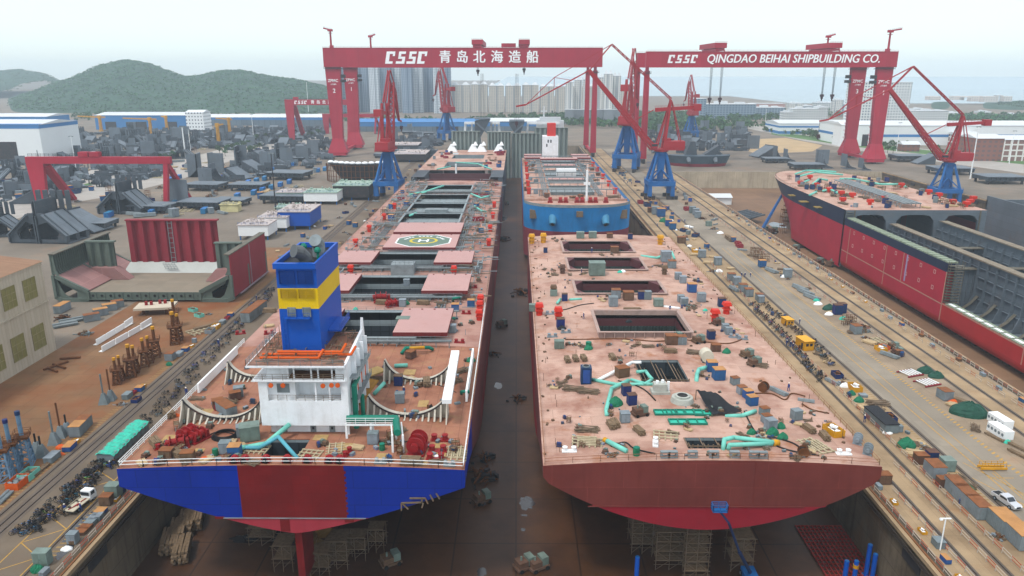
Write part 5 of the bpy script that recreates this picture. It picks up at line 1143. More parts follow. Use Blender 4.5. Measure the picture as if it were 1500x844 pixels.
def lattice(b, p, q, w0, w1, n, r, m=0):
    p, q = Vector(p), Vector(q); d = (q - p).normalized(); s = Vector((0, 1, 0)); u = d.cross(s).normalized()
    C = lambda t, i: p.lerp(q, t) + s * (1 if i in (0, 3) else -1) * (w0 + (w1 - w0) * t) / 2 + u * (1 if i < 2 else -1) * (w0 + (w1 - w0) * t) * .35
    for i in range(4): b.bar(C(0, i), C(1, i), r * 1.5, None, m)
    for k in range(n):
        a, c = k / n, (k + 1) / n
        for i in range(4): j = (i + 1) % 4; b.bar(C(a, i), C(a, j), r, None, m); b.bar(C(a, i), C(c, j), r, None, m)
def make_jib(root_z, A, Fp, Rr, Tip, twr, arm, hs):
    """local x points along the jib"""
    e_ = empty('jib_crane', (0, 0, 0), 0, None, 'jib crane')
    b = MB(); h = root_z
    for sx in (-1, 1):
        for sy in (-1, 1):
            b.bar((sx * 7, sy * 6.4, 10.5), (sx * 2.6, sy * 2.4, h - 1), 1.5, None, 0, 1.1); b.frus((sx * 7, sy * 6.4), (2.4, 3.2), (2.0, 2.4), 2.2, 10.4); b.bar((sx * 7, sy * 6.2, 11), (sx * .5, sy * 2, h * .62), .7)
    b.bx(-8.4, 8.4, -8, -5.4, 8.4, 11.2).bx(-8.4, 8.4, 5.4, 8, 8.4, 11.2).bx(-8.2, -5.8, -5.39, 5.39, 8.5, 11.1).bx(5.8, 8.2, -5.39, 5.39, 8.5, 11.1)
    b.frus((0, 0), (3.0, 3.0), (5, 5), 11.2, h - 2); b.tube((0, 0, h - 2), (0, 0, h), 3.4, 14)
    pt = b.build('portal', m_cblue, e_)
    b = MB()
    for sx in (-1, 1):
        for sy in (-1, 1):
            for k in (-2.4, 0, 2.4): b.bx(sx * 7 + k - 1, sx * 7 + k + 1, sy * 6.4 - .8, sy * 6.4 + .8, .16, 2.19)
    b.build('bogie', m_dark, pt)
    b = MB().rail([(-8.4, -8, 11.2), (8.4, -8, 11.2)], 1.2, 2, .12).rail([(-8.4, 8, 11.2), (8.4, 8, 11.2)], 1.2, 2, .12)
    for z in range(12, int(h) - 2, 1): b.bar((8.2, -1, z), (8.2 - (z - 11) * .26, 1, z), .12)
    b.build('stair', m_cblue, pt)
    b = MB().tube((0, 0, h), (0, 0, h + 1.0), 4.4, 16).bx(-15 + 2, 6, -4.6, 4.6, h + 1, h + 1.7).bx(-13.6, -1.4, -4, 4, h + 1.71, h + 6.4).bx(-5, -.5, -3.2, 3.2, h + 6.41, h + 8)
    b.rail([(6, -4.6, h + 1.7), (-13, -4.6, h + 1.7)], 1.2, 2, .12).rail([(6, 4.6, h + 1.7), (-13, 4.6, h + 1.7)], 1.2, 2, .12)
    b.build('machine_house', m_cred2, e_); MB().bx(3.2, 6.6, 2.2, 4.9, h + 2.2, h + 5.2).bx(3.4, 6.7, 2.4, 4.95, h + 3.4, h + 4.8, 1).build('cabin', [m_cred2, m_glass], e_)
    b = MB(); T = Vector(twr)
    for sy in (-1, 1): b.bar((-1, sy * 3, h + 1.7), T + Vector((0, sy * 1.4, 0)), 1.4, 2.4, 0, .9); b.bar((-11, sy * 3, h + 6.4), T + Vector((-.8, sy * 1.2, -1)), .5); b.bar((3.6, sy * 3, h + 1.7), T + Vector((.5, sy * 1.3, -2)), .7)
    for t in (.3, .55, .8): z = h + (T.z - h) * t; b.bar((-.6, -2.4, z), (-.6, 2.4, z), .5)
    b.build('tower_frame', m_cred2, e_)
    b = MB(); a0, a1 = Vector(arm[0]), Vector(arm[1])
    for sy in (-1, 1): b.bar(a0 + Vector((0, sy * 1.2, 0)), a1 + Vector((0, sy * 1.2, 0)), .8, 2.2, 0, .7)
    b.bx(a1.x - 3.4, a1.x + 1, -2.4, 2.4, a1.z - 2, a1.z + 2).rail([a0 + Vector((0, -1.6, 1)), a1 + Vector((0, -1.6, 1))], 1.2, 2, .1); b.build('counterweight_arm', m_cred2, e_)
    root = Vector((5.4, 0, h + 2.2)); A = Vector(A)
    b = MB(); lattice(b, root, A, 5.0, 2.4, 11, .42)
    for sy in (-1, 1): b.bar(root + Vector((0, sy * 2.4, 0)), A + Vector((0, sy * 1.1, 0)), 1.15, 1.4, 0, .8)
    b.build('jib', m_cred2, e_)
    b = MB(); Fp, Rr, Tip = Vector(Fp), Vector(Rr), Vector(Tip); Q = A
    for sy in (-1, 1):
        s = Vector((0, sy * 1.0, 0)); b.bar(Q + s, Tip + s * .4, .7); b.bar(Rr + s, Q + s, .6); b.bar(Rr + s, Q.lerp(Tip, .55) + Vector((0, 0, 7)) + s * .7, .35); b.bar(Q.lerp(Tip, .55) + Vector((0, 0, 7)) + s * .7, Tip + s * .4, .35)
        b.bar(Q.lerp(Tip, .55) + s * .7, Q.lerp(Tip, .55) + Vector((0, 0, 7)) + s * .7, .3); b.bar(Q.lerp(Tip, .28) + s * .7, Q.lerp(Tip, .55) + Vector((0, 0, 7)) + s * .7, .3)
    for t in (.1, .3, .5, .7, .9): c = Q.lerp(Tip, t); b.bar(c + Vector((0, -1, 0)), c + Vector((0, 1, 0)), .3)
    b.bar(Tip, Tip + Vector((6, 0, -1)), .9, 1.0); b.build('fly_jib', m_cred2, e_)
    b = MB(); lattice(b, T + Vector((0, 0, .5)), Rr, 1.6, 1.2, 14, .25); b.bar(a0 + Vector((1, 0, 0)), root.lerp(A, .34), .5); b.build('tie_rod', m_cred2, e_)
    b = MB()
    for d in (-.4, .4): b.bar(Tip + Vector((5.6, d, -1)), Tip + Vector((5.6, d, -hs)), .12)
    b.build('hoist_rope', m_rope, e_); z = Tip.z - hs; MB().bx(Tip.x + 4.7, Tip.x + 6.5, -.8, .8, z - 2.2, z).bx(Tip.x + 5.3, Tip.x + 5.9, -.3, .3, z - 3.6, z - 2.2).build('hook_block', m_hookb, e_)
    return e_
JH = make_jib(29, (46, 0, 77), (0, 0, 0), (33, 0, 92), (84, 0, 57), (-4, 0, 60), (((5, 0, 54)), (-19, 0, 55.5)), 10)
JV = make_jib(29, (17, 0, 70), (0, 0, 0), (11, 0, 77), (30, 0, 46), (-3, 0, 58), (((4, 0, 52)), (-15, 0, 53)), 4)
for pr, u, v, rz, lab, sc in ((JH, 965, 290, 180, 'red jib crane on blue portal reaching its long boom over the ship lane', 1),
                          (JH, 1383, 285, 176, 'red jib crane on a blue pedestal behind the tanker hull', .93),
                          (JV, 571, 290, 84, 'tall dark red jib crane on blue portal beside the open hull', 1),
                          (JV, 917, 250, 72, 'steep red jib crane on blue portal between the two great girders', 1.22),
                          (JV, 655, 207, 118, 'small far red jib crane on blue portal before the towers', 1.1),
                          (JV, 1011, 205, 95, 'far red jib crane on blue portal beyond the head wall', .95)):
    p = at(u, v); z = 0
    if pr is JH and u > 1300: z = -6
    s = getattr(pr, 'name', ''); key = s
    if key not in globals().setdefault('JP', {}): JP[key] = Proto(pr)
    JP[key]((p.x, p.y, z), R(rz), lab, None, sc, auto=False)
# lattice and yellow tower cranes of the far yard
m_yel = mat('machine_yellow', 'e0a21c', .55, var=.12, vs=.5, dirt=.25, ds=.4)
def yard_crane(u, v, vt, ju, label):
    p = at(u, v); zt = ray(u, vt, p.y).z; jx = ray(ju, vt, p.y).x - p.x
    e_ = empty('yard_crane', (p.x, p.y, 0), 0, label, 'tower crane'); b = MB(); lattice(b, (0, 0, 0), (.01, 0, zt), 3.2, 2.4, 9, .45); b.build('mast', m_yel, e_)
    b = MB(); lattice(b, (-jx * .25, 0, zt), (jx, 0, zt + 1.5), 2, 1.2, 9, .35); b.build('jib', m_yel, e_); MB().bx(-3, 3, -2, 2, 0, 1.4).build('base', m_white, e_)
    MB().bx(-1.8, 1.8, -1.8, 1.8, zt - 1.5, zt + 2.5).build('cabin', m_yel, e_)
yard_crane(77, 204, 181, 90, 'yellow slewing crane beside the white factory'); yard_crane(149, 195, 172, 114, 'pale yellow tower crane before the blue shed'); yard_crane(222, 199, 175, 180, 'orange mast crane before the blue shed doors')
yard_crane(321, 212, 184, 327, 'bright yellow mast crane standing on a white base in the block yard'); yard_crane(337, 197, 175, 316, 'orange mast crane behind the bright yellow one'); yard_crane(245, 192, 172, 236, 'thin orange mast crane near the white office end')
# lamp masts
def lamp(u, v, vt, label, group=None, m=m_white, w_=.35):
    p = at(u, v); zt = ray(u, vt, p.y).z; e_ = empty('lamp_mast', (p.x, p.y, 0), 0, label, 'lamp mast', group)
    MB().tube((0, 0, 0), (0, 0, zt), w_, 8, 0, w_ * .6).build('pole', m, e_); MB().bx(-1.6, 1.6, -.2, .2, zt, zt + .3).bx(-1.7, -.9, -.6, .2, zt - .3, zt - .01).bx(.9, 1.7, -.6, .2, zt - .3, zt - .01).build('lamp_head', m_grey, e_)
lamp(272, 232, 187, 'thick white lamp mast beside the yard road', None, m_white, .8); lamp(280, 228, 190, 'thin grey lamp mast beside the thick white one'); lamp(113, 258, 200, 'grey lamp mast behind the low gantry'); lamp(372, 208, 168, 'lamp mast among the trees of the yard road')
lamp(405, 318, 225, 'dark pole with a red foot near the white deckhouse modules', None, m_dark, .4); lamp(1313, 222, 180, 'lamp mast before the blue banded shed'); lamp(1421, 262, 186, 'white mast beyond the jib crane house', None, m_white, .5); lamp(1478, 240, 192, 'lamp mast by the brick hall'); lamp(1366, 694, 640, 'short white lamp pole standing on the near dock fence line', None, m_white, .16) if 0 else None
lamp(1121, 180, 160, 'lamp mast by the far woodland'); lamp(452, 165, 120, 'tall thin mast on the hill foot', None, m_white, .6)
# ================================================================== THE YARD
# ---- the big open hull block
m_bgreen = mat('block_green_primer', '66736a', .65, var=.12, vs=.2, dirt=.3, ds=.15, dcol='525c50')
m_bpink = mat('block_pink_plate', 'a47c78', .65, var=.08, vs=.2, dirt=.2, ds=.15, dcol='8c605c', grid=(30, 5, .12, 0), gcol=1.2)
m_bred = mat('block_red', '96303c', .6, var=.10, vs=.1, dirt=.25, ds=.12, dcol='6c1f2a', streak=.15)
m_bfloor = mat('block_floor_tan', '938877', .75, var=.1, vs=.2, dirt=.3, ds=.1, dcol='7e6e5b', grid=(9, 3, .07), gcol=.8)
BX0, BX1, BY0, BY1 = -158.5, -97.0, 246.5, 283.0
big = empty('hull_block', ((BX0 + BX1) / 2, BY0, 0), 0, 'huge open hull block with red corrugated bulkhead and green framed wings', 'hull block')
b = MB().bx(BX0 + 9, BX1 - 10, BY0, BY1, 1.0, 3.5, 0, 1); n = 14
for k in range(n): x = BX0 + 11 + (BX1 - BX0 - 22) * k / (n - 1); b.bx(x - .15, x + .15, BY0 - .25, BY0 - .01, 1.0, 3.4)
for k in range(n - 1): x = BX0 + 13 + (BX1 - BX0 - 22) * k / (n - 1); b.tube((x, BY0 - .12, 2.2), (x, BY0 - .02, 2.2), .45, 8, 2)
b.bx(BX0 + 8.5, BX1 - 9.5, BY0 - .6, BY0 - .3, .9, 1.1)
part(b, 'double_bottom', [m_bgreen, m_bfloor, m_black], big)
def wing(sx):
    """hopper side: outer shell, sloping plate, framed triangle with a hole"""
    X = BX0 if sx > 0 else BX1; q = lambda d: X + sx * d
    for y in (BY0, (BY0 + BY1) / 2 - 2, BY1 - 1):
        b = MB()
        for (a, c) in (((0, 1.8), (2.2, .6)), ((2.2, .6), (11.5, .8)), ((11.5, .8), (11.5, 3.6)), ((11.5, 3.6), (1.2, 9.0)), ((.4, 1.8), (.4, 9.5))): b.bar((q(a[0]), y, a[1]), (q(c[0]), y, c[1]), .9, 1.3)
        b.prism([(q(.5), 1.2), (q(2.2), .9), (q(5.2), 1.1), (q(3.4), 2.4), (q(2.2), 5.0), (q(1.2), 8)], y + .2, y + .6); b.prism([(q(7.4), 1.0), (q(11.3), 1.0), (q(11.3), 3.5), (q(1.6), 8.6), (q(2.6), 6.6), (q(7.6), 3.6)], y + .2, y + .6); part(b, 'hopper_frame', m_bgreen, big)
    part(MB().prism([(q(11.5), 3.7), (q(1.2), 9.3), (q(1.2), 9.6), (q(11.5), 4.0)], BY0 - .3, BY1), 'sloping_plate', m_bpink, big)
    b = MB().bx(min(q(0), q(.35)), max(q(0), q(.35)), BY0, BY1, 1.6, 16.5); part(b, 'side_shell', m_bred if sx < 0 else m_bgreen, big)
    b = MB(); y = BY0 + .2
    while y < BY1:
        b.prism([(q(.36), 9.7), (q(2.4), 9.4), (q(1.5), 11), (q(1.2), 16.3), (q(.36), 16.3)], y, y + .2); y += 1.25
    part(b, 'shell_frame', m_bgreen, big)
    part(MB().bx(min(q(-.1), q(2)), max(q(-.1), q(2)), BY0 - .2, BY1 + .1, 16.52, 16.9), 'top_staging', m_scaf, big)
wing(1); wing(-1)
part(MB().bx(BX1 + .01, BX1 + .12, (BY0 + BY1) / 2, (BY0 + BY1) / 2 + .6, 1.8, 16.4).bx(BX1 - .3, BX1 + .5, BY0 + 6, BY1, 1.2, 1.55), 'shell_seam', mat('seam_grey', '9a8a92', .6), big)
def corrugated(x0, x1, y, z0, z1, n, d=1.0):
    P = []; w_ = (x1 - x0) / n
    for k in range(n): x = x0 + k * w_; P += [(x, y), (x + w_ * .42, y), (x + w_ * .55, y + d), (x + w_ * .88, y + d)]
    P += [(x1, y)]; b = MB()
    for p, q in zip(P, P[1:]): b.face([(p[0], p[1], z0), (q[0], q[1], z0), (q[0], q[1], z1), (p[0], p[1], z1)]); b.face([(p[0], p[1] + .4, z0), (q[0], q[1] + .4, z0), (q[0], q[1] + .4, z1), (p[0], p[1] + .4, z1)])
    b.bx(x0 - .3, x1 + .3, y - .3, y + d + .6, z1 + .01, z1 + .5); return b
xa, xb = ray(187, 330, 279).x, ray(319, 330, 279).x; zt_, zm_, zl_ = ray(250, 323, 279).z, ray(250, 385, 277).z, 3.55
part(corrugated(xa, xb, 278, zm_, zt_, 8, 1.3), 'corrugated_bulkhead', m_bred, big)
part(MB().prism([(272, zl_), (278, zm_ - .02), (280, zm_ - .02), (284, zl_)], xa - .5, xb + .5, 'x'), 'bulkhead_stool', mat('stool_pale', 'c3c8c2', .6, var=.06, vs=.2, dirt=.15, ds=.2), big)
b = MB()
for k in range(9): z = zm_ + k * 1.9; b.bar(((xa + xb) / 2 - 1.4, 277.7, z), ((xa + xb) / 2 + .2, 277.7, z), .16)
for d in (-1.4, .2): b.bar(((xa + xb) / 2 + d, 277.7, zl_), ((xa + xb) / 2 + d, 277.7, zt_), .18)
for k in range(4): b.rail([((xa + xb) / 2 - 2, 274 - k * .8, zl_ + k * 1.0), ((xa + xb) / 2 + 2.4, 274 - k * .8, zl_ + k * 1.0)], 1.0, 1.2, .1)
part(b, 'ladder', m_grey, big)
part(corrugated(BX0 + 3, BX0 + 13, 264, 8, 17, 3, .9), 'corrugated_bulkhead', m_bgreen, big); part(corrugated(BX1 - 11, BX1 - 2, 262, 8, 17, 3, .9), 'corrugated_bulkhead', m_bgreen, big)
part(MB().prism([(BX0 + 2, 8), (BX0 + 13, 8), (BX0 + 18, 3.6), (BX0 + 11, 3.6)], 262, 266), 'bulkhead_stool', m_bpink, big); part(MB().prism([(BX1 - 2, 8), (BX1 - 11, 8), (BX1 - 15, 3.6), (BX1 - 11, 3.6)], 260, 264), 'bulkhead_stool', m_bpink, big)
for x in (BX0 + 3, BX0 + 10, BX0 + 30, BX1 - 28, BX1 - 9, BX1 - 2):
    for y in (BY0 + 1, BY1 - 3): o = MB().bx(x - 1, x + 1, y, y + 2, .02, .95).build('keel_block', mat('block_concrete', 'a39a8c', .9, var=.2, vs=.5, dirt=.4, ds=.5)); tag(o, 'concrete support block under the huge open hull block', 'support block', 'support blocks under the huge open hull block')
# ---- the big workshop in the corner
m_shopw = mat('workshop_cladding', 'c9c0ac', .75, var=.08, vs=.1, dirt=.3, ds=.08, dcol='9a8d76', streak=.45, grid=(1.2, 200, .1, 0, 'yz'), gcol=.88)
m_shoproof = mat('workshop_roof', '9c7a60', .8, var=.15, vs=.08, dirt=.5, ds=.06, dcol='7a5540', grid=(200, 1.0, .08), gcol=.9)
WX, WYe = -131.0, 200.0; wz = ray(65, 383, WYe).z
wk = empty('workshop', (WX - 20, 150, 0), 0, 'big tan clad workshop with two rows of olive windows', 'workshop')
part(MB().bx(WX - 40, WX, 60, WYe, 0, wz), 'wall', m_shopw, wk)
part(MB().prism([(WX + .5, wz + .01), (WX - 20, wz + 2.6), (WX - 40.5, wz + .01)], 59.5, WYe + .5), 'roof', m_shoproof, wk)
part(MB().bx(WX, WX + .3, 60, WYe, wz * .56, wz * .575).bx(WX, WX + .2, 60, WYe, wz - .7, wz - .1), 'wall_ledge', m_shopw, wk)
m_olive = mat('olive_window', '8a8550', .5, var=.15, vs=.3)
for row, (z0, z1) in enumerate(((wz * .12, wz * .37), (wz * .66, wz * .88))):
    y = 196.0
    while y > 120:
        o = part(MB().bx(WX + .02, WX + .12, y - 5.2, y, z0, z1), 'window', m_olive, wk)
        b = MB()
        for k in range(4): yy = y - 5.2 + 5.2 * k / 3; b.bx(WX + .13, WX + .2, yy - .07, yy + .07, z0, z1)
        for k in range(4): z = z0 + (z1 - z0) * k / 3; b.bx(WX + .13, WX + .19, y - 5.2, y, z - .06, z + .06)
        subp(b, 'sash', mat('sash_tan', 'a39a70', .6), o); y -= 8.6
# ---- ship blocks
def T_hopper(m1=m_steel, m2=m_steelt):
    e_ = empty('ship_block', (0, 0, 0), 0, None, 'ship block')
    for k, sx in enumerate((-1, 1)):
        b = MB()
        for y in (-5, 0, 5):
            for a, c in (((.4, 0), (9.5, 0)), ((9.5, 0), (9.5, 2)), ((9.5, 2), (2.6, 8.4)), ((2.6, 8.4), (.4, 8.4)), ((.4, 8.4), (.4, 0))): b.bar((sx * a[0], y, a[1] + .5), (sx * c[0], y, c[1] + .5), .4, 1.7)
            b.prism([(sx * .6, 6), (sx * .6, 8.7), (sx * 2.6, 8.7), (sx * 4.2, 7.2)], y - .15, y + .15); b.prism([(sx * 9.3, .6), (sx * 9.3, 2.4), (sx * 7.2, 4.2), (sx * 6, .6)], y - .15, y + .15)
        b.bx(min(sx * .3, sx * .6), max(sx * .3, sx * .6), -5.2, 5.2, .4, 13.5); b.build('frame', m1, e_)
        MB().prism([(sx * 9.8, 2.6), (sx * 2.4, 9.2), (sx * 2.6, 9.5), (sx * 10.1, 2.8)], -6, 6).bx(min(0, sx * 10), max(0, sx * 10), -5.2, 5.2, .1, .4).build('plate', m2, e_)
    b = MB()
    for k in range(5): x = -5 + k * 2.5; b.prism([(x - .9, 4.6), (x - .3, 5.6), (x + .3, 5.6), (x + .9, 4.6)], 9.4, 15.6, 'z')
    b.build('corrugated_plate', m1, e_); return e_
def T_flat(m1=m_steel, m2=m_steelt):
    e_ = empty('ship_block', (0, 0, 0), 0, None, 'ship block')
    MB().bx(-9, 9, -6, 6, 3.2, 3.5).build('plate', m2, e_); b = MB()
    for k in range(9): x = -8.6 + k * 2.15; b.bx(x - .1, x + .1, -5.8, 5.8, 1.9, 3.19)
    for y in (-5, 0, 5): b.bx(-8.9, 8.9, y - .15, y + .15, 1.4, 3.18)
    b.build('girder', m1, e_); b = MB()
    for x in (-7.5, 0, 7.5):
        for y in (-4.6, 4.6): b.bx(x - .4, x + .4, y - .4, y + .4, 0, 1.9)
    b.build('stand_leg', m_dark, e_); return e_  # separate legs propping the plate, not joined to each other
def T_slope(m1=m_steel, m2=m_steelt):
    e_ = empty('ship_block', (0, 0, 0), 0, None, 'ship block')
    MB().prism([(-8, .6), (7, 8.2), (7, 8.6), (-8, 1.0)], -6, 6).build('plate', m2, e_); b = MB()
    for y in (-5.8, -2, 2, 5.8): b.prism([(-7.8, .3), (7, .3), (7, 8.1)], y - .15, y + .15)
    b.bx(6.7, 7.3, -6, 6, 0, 9); b.build('frame', m1, e_); return e_
def T_tall(m1=m_steel, m2=m_steelt):
    e_ = empty('ship_block', (0, 0, 0), 0, None, 'ship block')
    b = MB().bx(-6, 6, -.4, .4, 0, 15); b.bx(-6, -5.6, -.4, 6, 0, 15); b.build('plate', m2, e_); b = MB()
    for k in range(7): x = -5.4 + k * 1.8; b.bx(x - .1, x + .1, .41, 1.2, .2, 14.8)
    for z in (3, 7, 11): b.bx(-5.5, 5.8, .42, 2.4, z, z + .2)
    b.prism([(0, 0), (5.6, 0), (0, 5)], -6, 0, 'x'); b.build('frame', m1, e_); return e_
def T_ring(m1=m_steel, m2=m_steelt):
    e_ = empty('ship_block', (0, 0, 0), 0, None, 'ship block'); b = MB()
    for k in range(5):
        y = -5 + 2.5 * k; P = [(8 * math.cos(a * .2618 + math.pi), 8 + 7.6 * math.sin(a * .2618 + math.pi)) for a in range(0, 7)]
        for p, q in zip(P, P[1:]): b.bar((p[0], y, p[1]), (q[0], y, q[1]), .3, 1.5)
    b.build('frame', m1, e_); MB().bx(-8.6, -8.2, -5.6, 5.6, 2, 12).bx(-8.2, 1, -5.6, 5.6, 0, .4).build('plate', m2, e_); return e_
TY = {k: Proto(f()) for k, f in (('hopper', T_hopper), ('flat', T_flat), ('slope', T_slope), ('tall', T_tall), ('ring', T_ring))}
TN = {'hopper': 'twin hopper block', 'flat': 'flat deck block', 'slope': 'sloping wedge block', 'tall': 'upright panel block', 'ring': 'ring framed block'}
def sb(t, u, v, rz, sc, where, group=None, look=None):
    p = at(u, v); return TY[t]((p.x, p.y, 0), R(rz), ('dark grey ' if not look else look + ' ') + TN[t] + ' ' + where, group, sc)
sb('hopper', 74, 352, -4, 1.45, 'before the low gantry'); sb('hopper', 186, 311, -4, 1.3, 'under the low gantry girder'); sb('hopper', 2, 345, 10, 1.0, 'at the picture edge by the low gantry'.replace('at the picture edge ', ''))
sb('flat', 135, 335, 0, 1.2, 'beside the dark hoppers'); sb('slope', 128, 338, 170, 1.2, 'beside the dark hoppers')
sb('tall', 293, 258, 100, 1.15, 'by the thick white mast'); sb('tall', 318, 256, -12, 1.1, 'by the thick white mast'); sb('slope', 312, 262, 165, .9, 'by the thick white mast'); sb('tall', 348, 246, -80, 1.2, 'behind the ring frames'); sb('slope', 352, 262, 160, 1.0, 'beside the ring frames'); sb('ring', 331, 266, 0, 1.1, 'near the blue huts'); sb('ring', 318, 270, 10, 1.0, 'near the blue huts')
sb('flat', 303, 278, -8, 1.35, 'on the tan apron by the ring frames'); sb('tall', 302, 272, 0, .8, 'on the tan apron by the ring frames'); sb('tall', 263, 300, -5, 1.0, 'behind the gantry foot'); sb('slope', 375, 252, 165, 1.1, 'behind the blue huts'); sb('tall', 392, 250, -10, 1.0, 'behind the blue huts')
sb('slope', 388, 234, 160, 1.0, 'near the yard road trees'); sb('tall', 406, 238, -80, 1.1, 'near the yard road trees'); sb('tall', 420, 240, 0, .9, 'near the gantry foot'); sb('flat', 432, 236, 0, 1.0, 'near the gantry foot'); sb('tall', 443, 236, 5, .9, 'near the gantry foot'); sb('slope', 447, 224, 170, 1, 'near the gantry foot'); sb('tall', 459, 226, 0, .9, 'near the big crane leg'); sb('hopper', 475, 222, 0, .8, 'near the big crane leg')
sb('flat', 420, 296, -6, 1.5, 'on the pale apron by the white modules'); sb('flat', 366, 278, -6, 1.3, 'by the blue huts row'); sb('flat', 425, 262, -8, 1.6, 'beside the long blue fence'); sb('flat', 340, 300, -6, 1.1, 'beside the yellow hut'); sb('flat', 225, 310, -6, 1.3, 'behind the red bulkhead'); sb('flat', 300, 305, -6, 1.4, 'behind the red bulkhead')
r_ = random.Random(21)
Z = [((60, 200), (272, 212), (272, 236), (60, 240), 60, 'behind the low gantry crane'), ((150, 196), (330, 196), (330, 214), (150, 214), 55, 'before the blue shed'), ((330, 190), (480, 190), (470, 206), (330, 222), 45, 'before the pale sheds'), ((0, 250), (110, 250), (110, 285), (0, 290), 12, 'beside the white factory'), ((20, 262), (100, 262), (110, 300), (0, 300), 8, 'beside the white factory')]
for a, b_, c, d, n, wh in Z:
    for i in range(n):
        s, t = (i * .618 + .1 * r_.random()) % 1, (i + r_.random()) / n
        u = (a[0] * (1 - s) + b_[0] * s) * (1 - t) + (d[0] * (1 - s) + c[0] * s) * t; v = (a[1] * (1 - s) + b_[1] * s) * (1 - t) + (d[1] * (1 - s) + c[1] * s) * t
        k = r_.choice(('hopper', 'flat', 'slope', 'slope', 'tall', 'flat', 'ring')); o = sb(k, u, v, r_.choice((0, 90, 180, 170, 10, 45)), r_.uniform(.55, 1.05), wh, '%s blocks %s' % (k, wh)); AUTO.remove(o)
def field(name, poly, n, seed, label):
    q = random.Random(seed); b = MB()
    for i in range(n):
        s, t = q.random(), q.random(); u = (poly[0][0] * (1 - s) + poly[1][0] * s) * (1 - t) + (poly[3][0] * (1 - s) + poly[2][0] * s) * t; v = (poly[0][1] * (1 - s) + poly[1][1] * s) * (1 - t) + (poly[3][1] * (1 - s) + poly[2][1] * s) * t
        p = at(u, v); w_, d, h = q.uniform(4, 11), q.uniform(3, 8), q.uniform(1.5, 6.5); k = q.random(); x, y = p.x, p.y; m = 0 if q.random() < .6 else 1
        if k < .3: b.prism([(x - w_ / 2, .3), (x + w_ / 2, .3), (x + w_ * q.uniform(-.5, .5), h)], y, y + d, 'y', m)
        elif k < .55: b.bx(x - w_ / 2, x + w_ / 2, y, y + d, 1, 1 + h * .35, 0, 1)
        elif k < .75: b.bx(x - w_ / 2, x + w_ / 2, y, y + .5, 0, h * 1.3, m)
        else: b.bx(x - w_ / 2, x + w_ / 2, y + d, y + d + .4, 0, h, m); b.bx(x - w_ / 2, x + w_ / 2, y, y + d, .1, .5, 1)
        for j in range(5): xx = x - w_ / 2 + w_ * j / 4; b.bx(xx - .12, xx + .12, y - 1.2, y - .02, .1, h * q.uniform(.3, .8), 0)
    o = b.build(name, [m_steel, m_steelt, m_rustp]); tag(o, label, 'ship blocks', None, 'stuff')
field('ship_block_mass', ((70, 194), (480, 188), (470, 204), (60, 240)), 520, 31, 'dense far mass of small dark steel blocks filling the yard under the hills')
field('ship_block_mass', ((0, 240), (250, 238), (230, 262), (0, 300)), 170, 32, 'dense mass of low steel parts around the low gantry')
field('ship_block_mass', ((930, 190), (1095, 188), (1110, 222), (960, 226)), 150, 33, 'dense far mass of steel parts near the far woodland')
field('ship_block_mass', ((555, 192), (650, 190), (640, 232), (590, 240)), 120, 34, 'dense mass of pale steel parts along the far crane rails')
field('ship_block_mass', ((360, 225), (480, 205), (490, 245), (330, 268)), 150, 35, 'dense mass of steel parts between the blue huts')
# yard right of the docks
for k, u, v, rz, sc, wh in (('hopper', 1045, 236, 0, 1.0, 'beyond the head wall'), ('slope', 1116, 230, 20, 1.2, 'beyond the head wall'), ('tall', 1104, 218, 0, .9, 'behind the dark bow'), ('ring', 1148, 233, 0, 1.0, 'behind the tanker deck'), ('ring', 1162, 236, 0, .9, 'behind the tanker deck'), ('flat', 1135, 238, 0, 1.2, 'behind the tanker deck'), ('tall', 1205, 240, 0, .8, 'by the gantry foot numbered three'), ('ring', 1216, 246, 0, 1.0, 'before the gantry feet'), ('ring', 1250, 247, 0, 1.0, 'before the gantry feet'), ('ring', 1272, 249, 0, .8, 'before the gantry feet'),
                      ('flat', 1330, 236, 0, 1.6, 'beyond the jib crane pedestal'), ('flat', 1390, 255, 0, 1.6, 'beyond the jib crane pedestal'), ('flat', 1462, 268, 0, 1.6, 'by the brick halls'), ('slope', 1352, 240, 0, 1.0, 'beyond the jib crane pedestal'), ('hopper', 1094, 214, 0, .8, 'behind the dark bow'), ('flat', 1180, 248, 0, 1.4, 'behind the tanker deck'), ('slope', 985, 214, 0, .9, 'behind the second jib crane'), ('tall', 1003, 222, 0, .9, 'behind the second jib crane')):
    sb(k, u, v, rz, sc, wh)
for i in range(34):
    u, v = r_.uniform(940, 1090), r_.uniform(190, 216); k = r_.choice(('flat', 'slope', 'tall', 'hopper')); o = sb(k, u, v, r_.choice((0, 90, 45)), r_.uniform(.6, 1.0), 'in the crowded far yard by the trees', k + ' blocks in the far yard by the trees'); AUTO.remove(o)
for i in range(20):
    u, v = r_.uniform(560, 640), r_.uniform(190, 232); k = r_.choice(('flat', 'flat', 'slope', 'tall')); o = sb(k, u, v, r_.choice((0, 90)), r_.uniform(.7, 1.1), 'behind the tall dark jib crane', k + ' blocks behind the tall jib crane'); AUTO.remove(o)
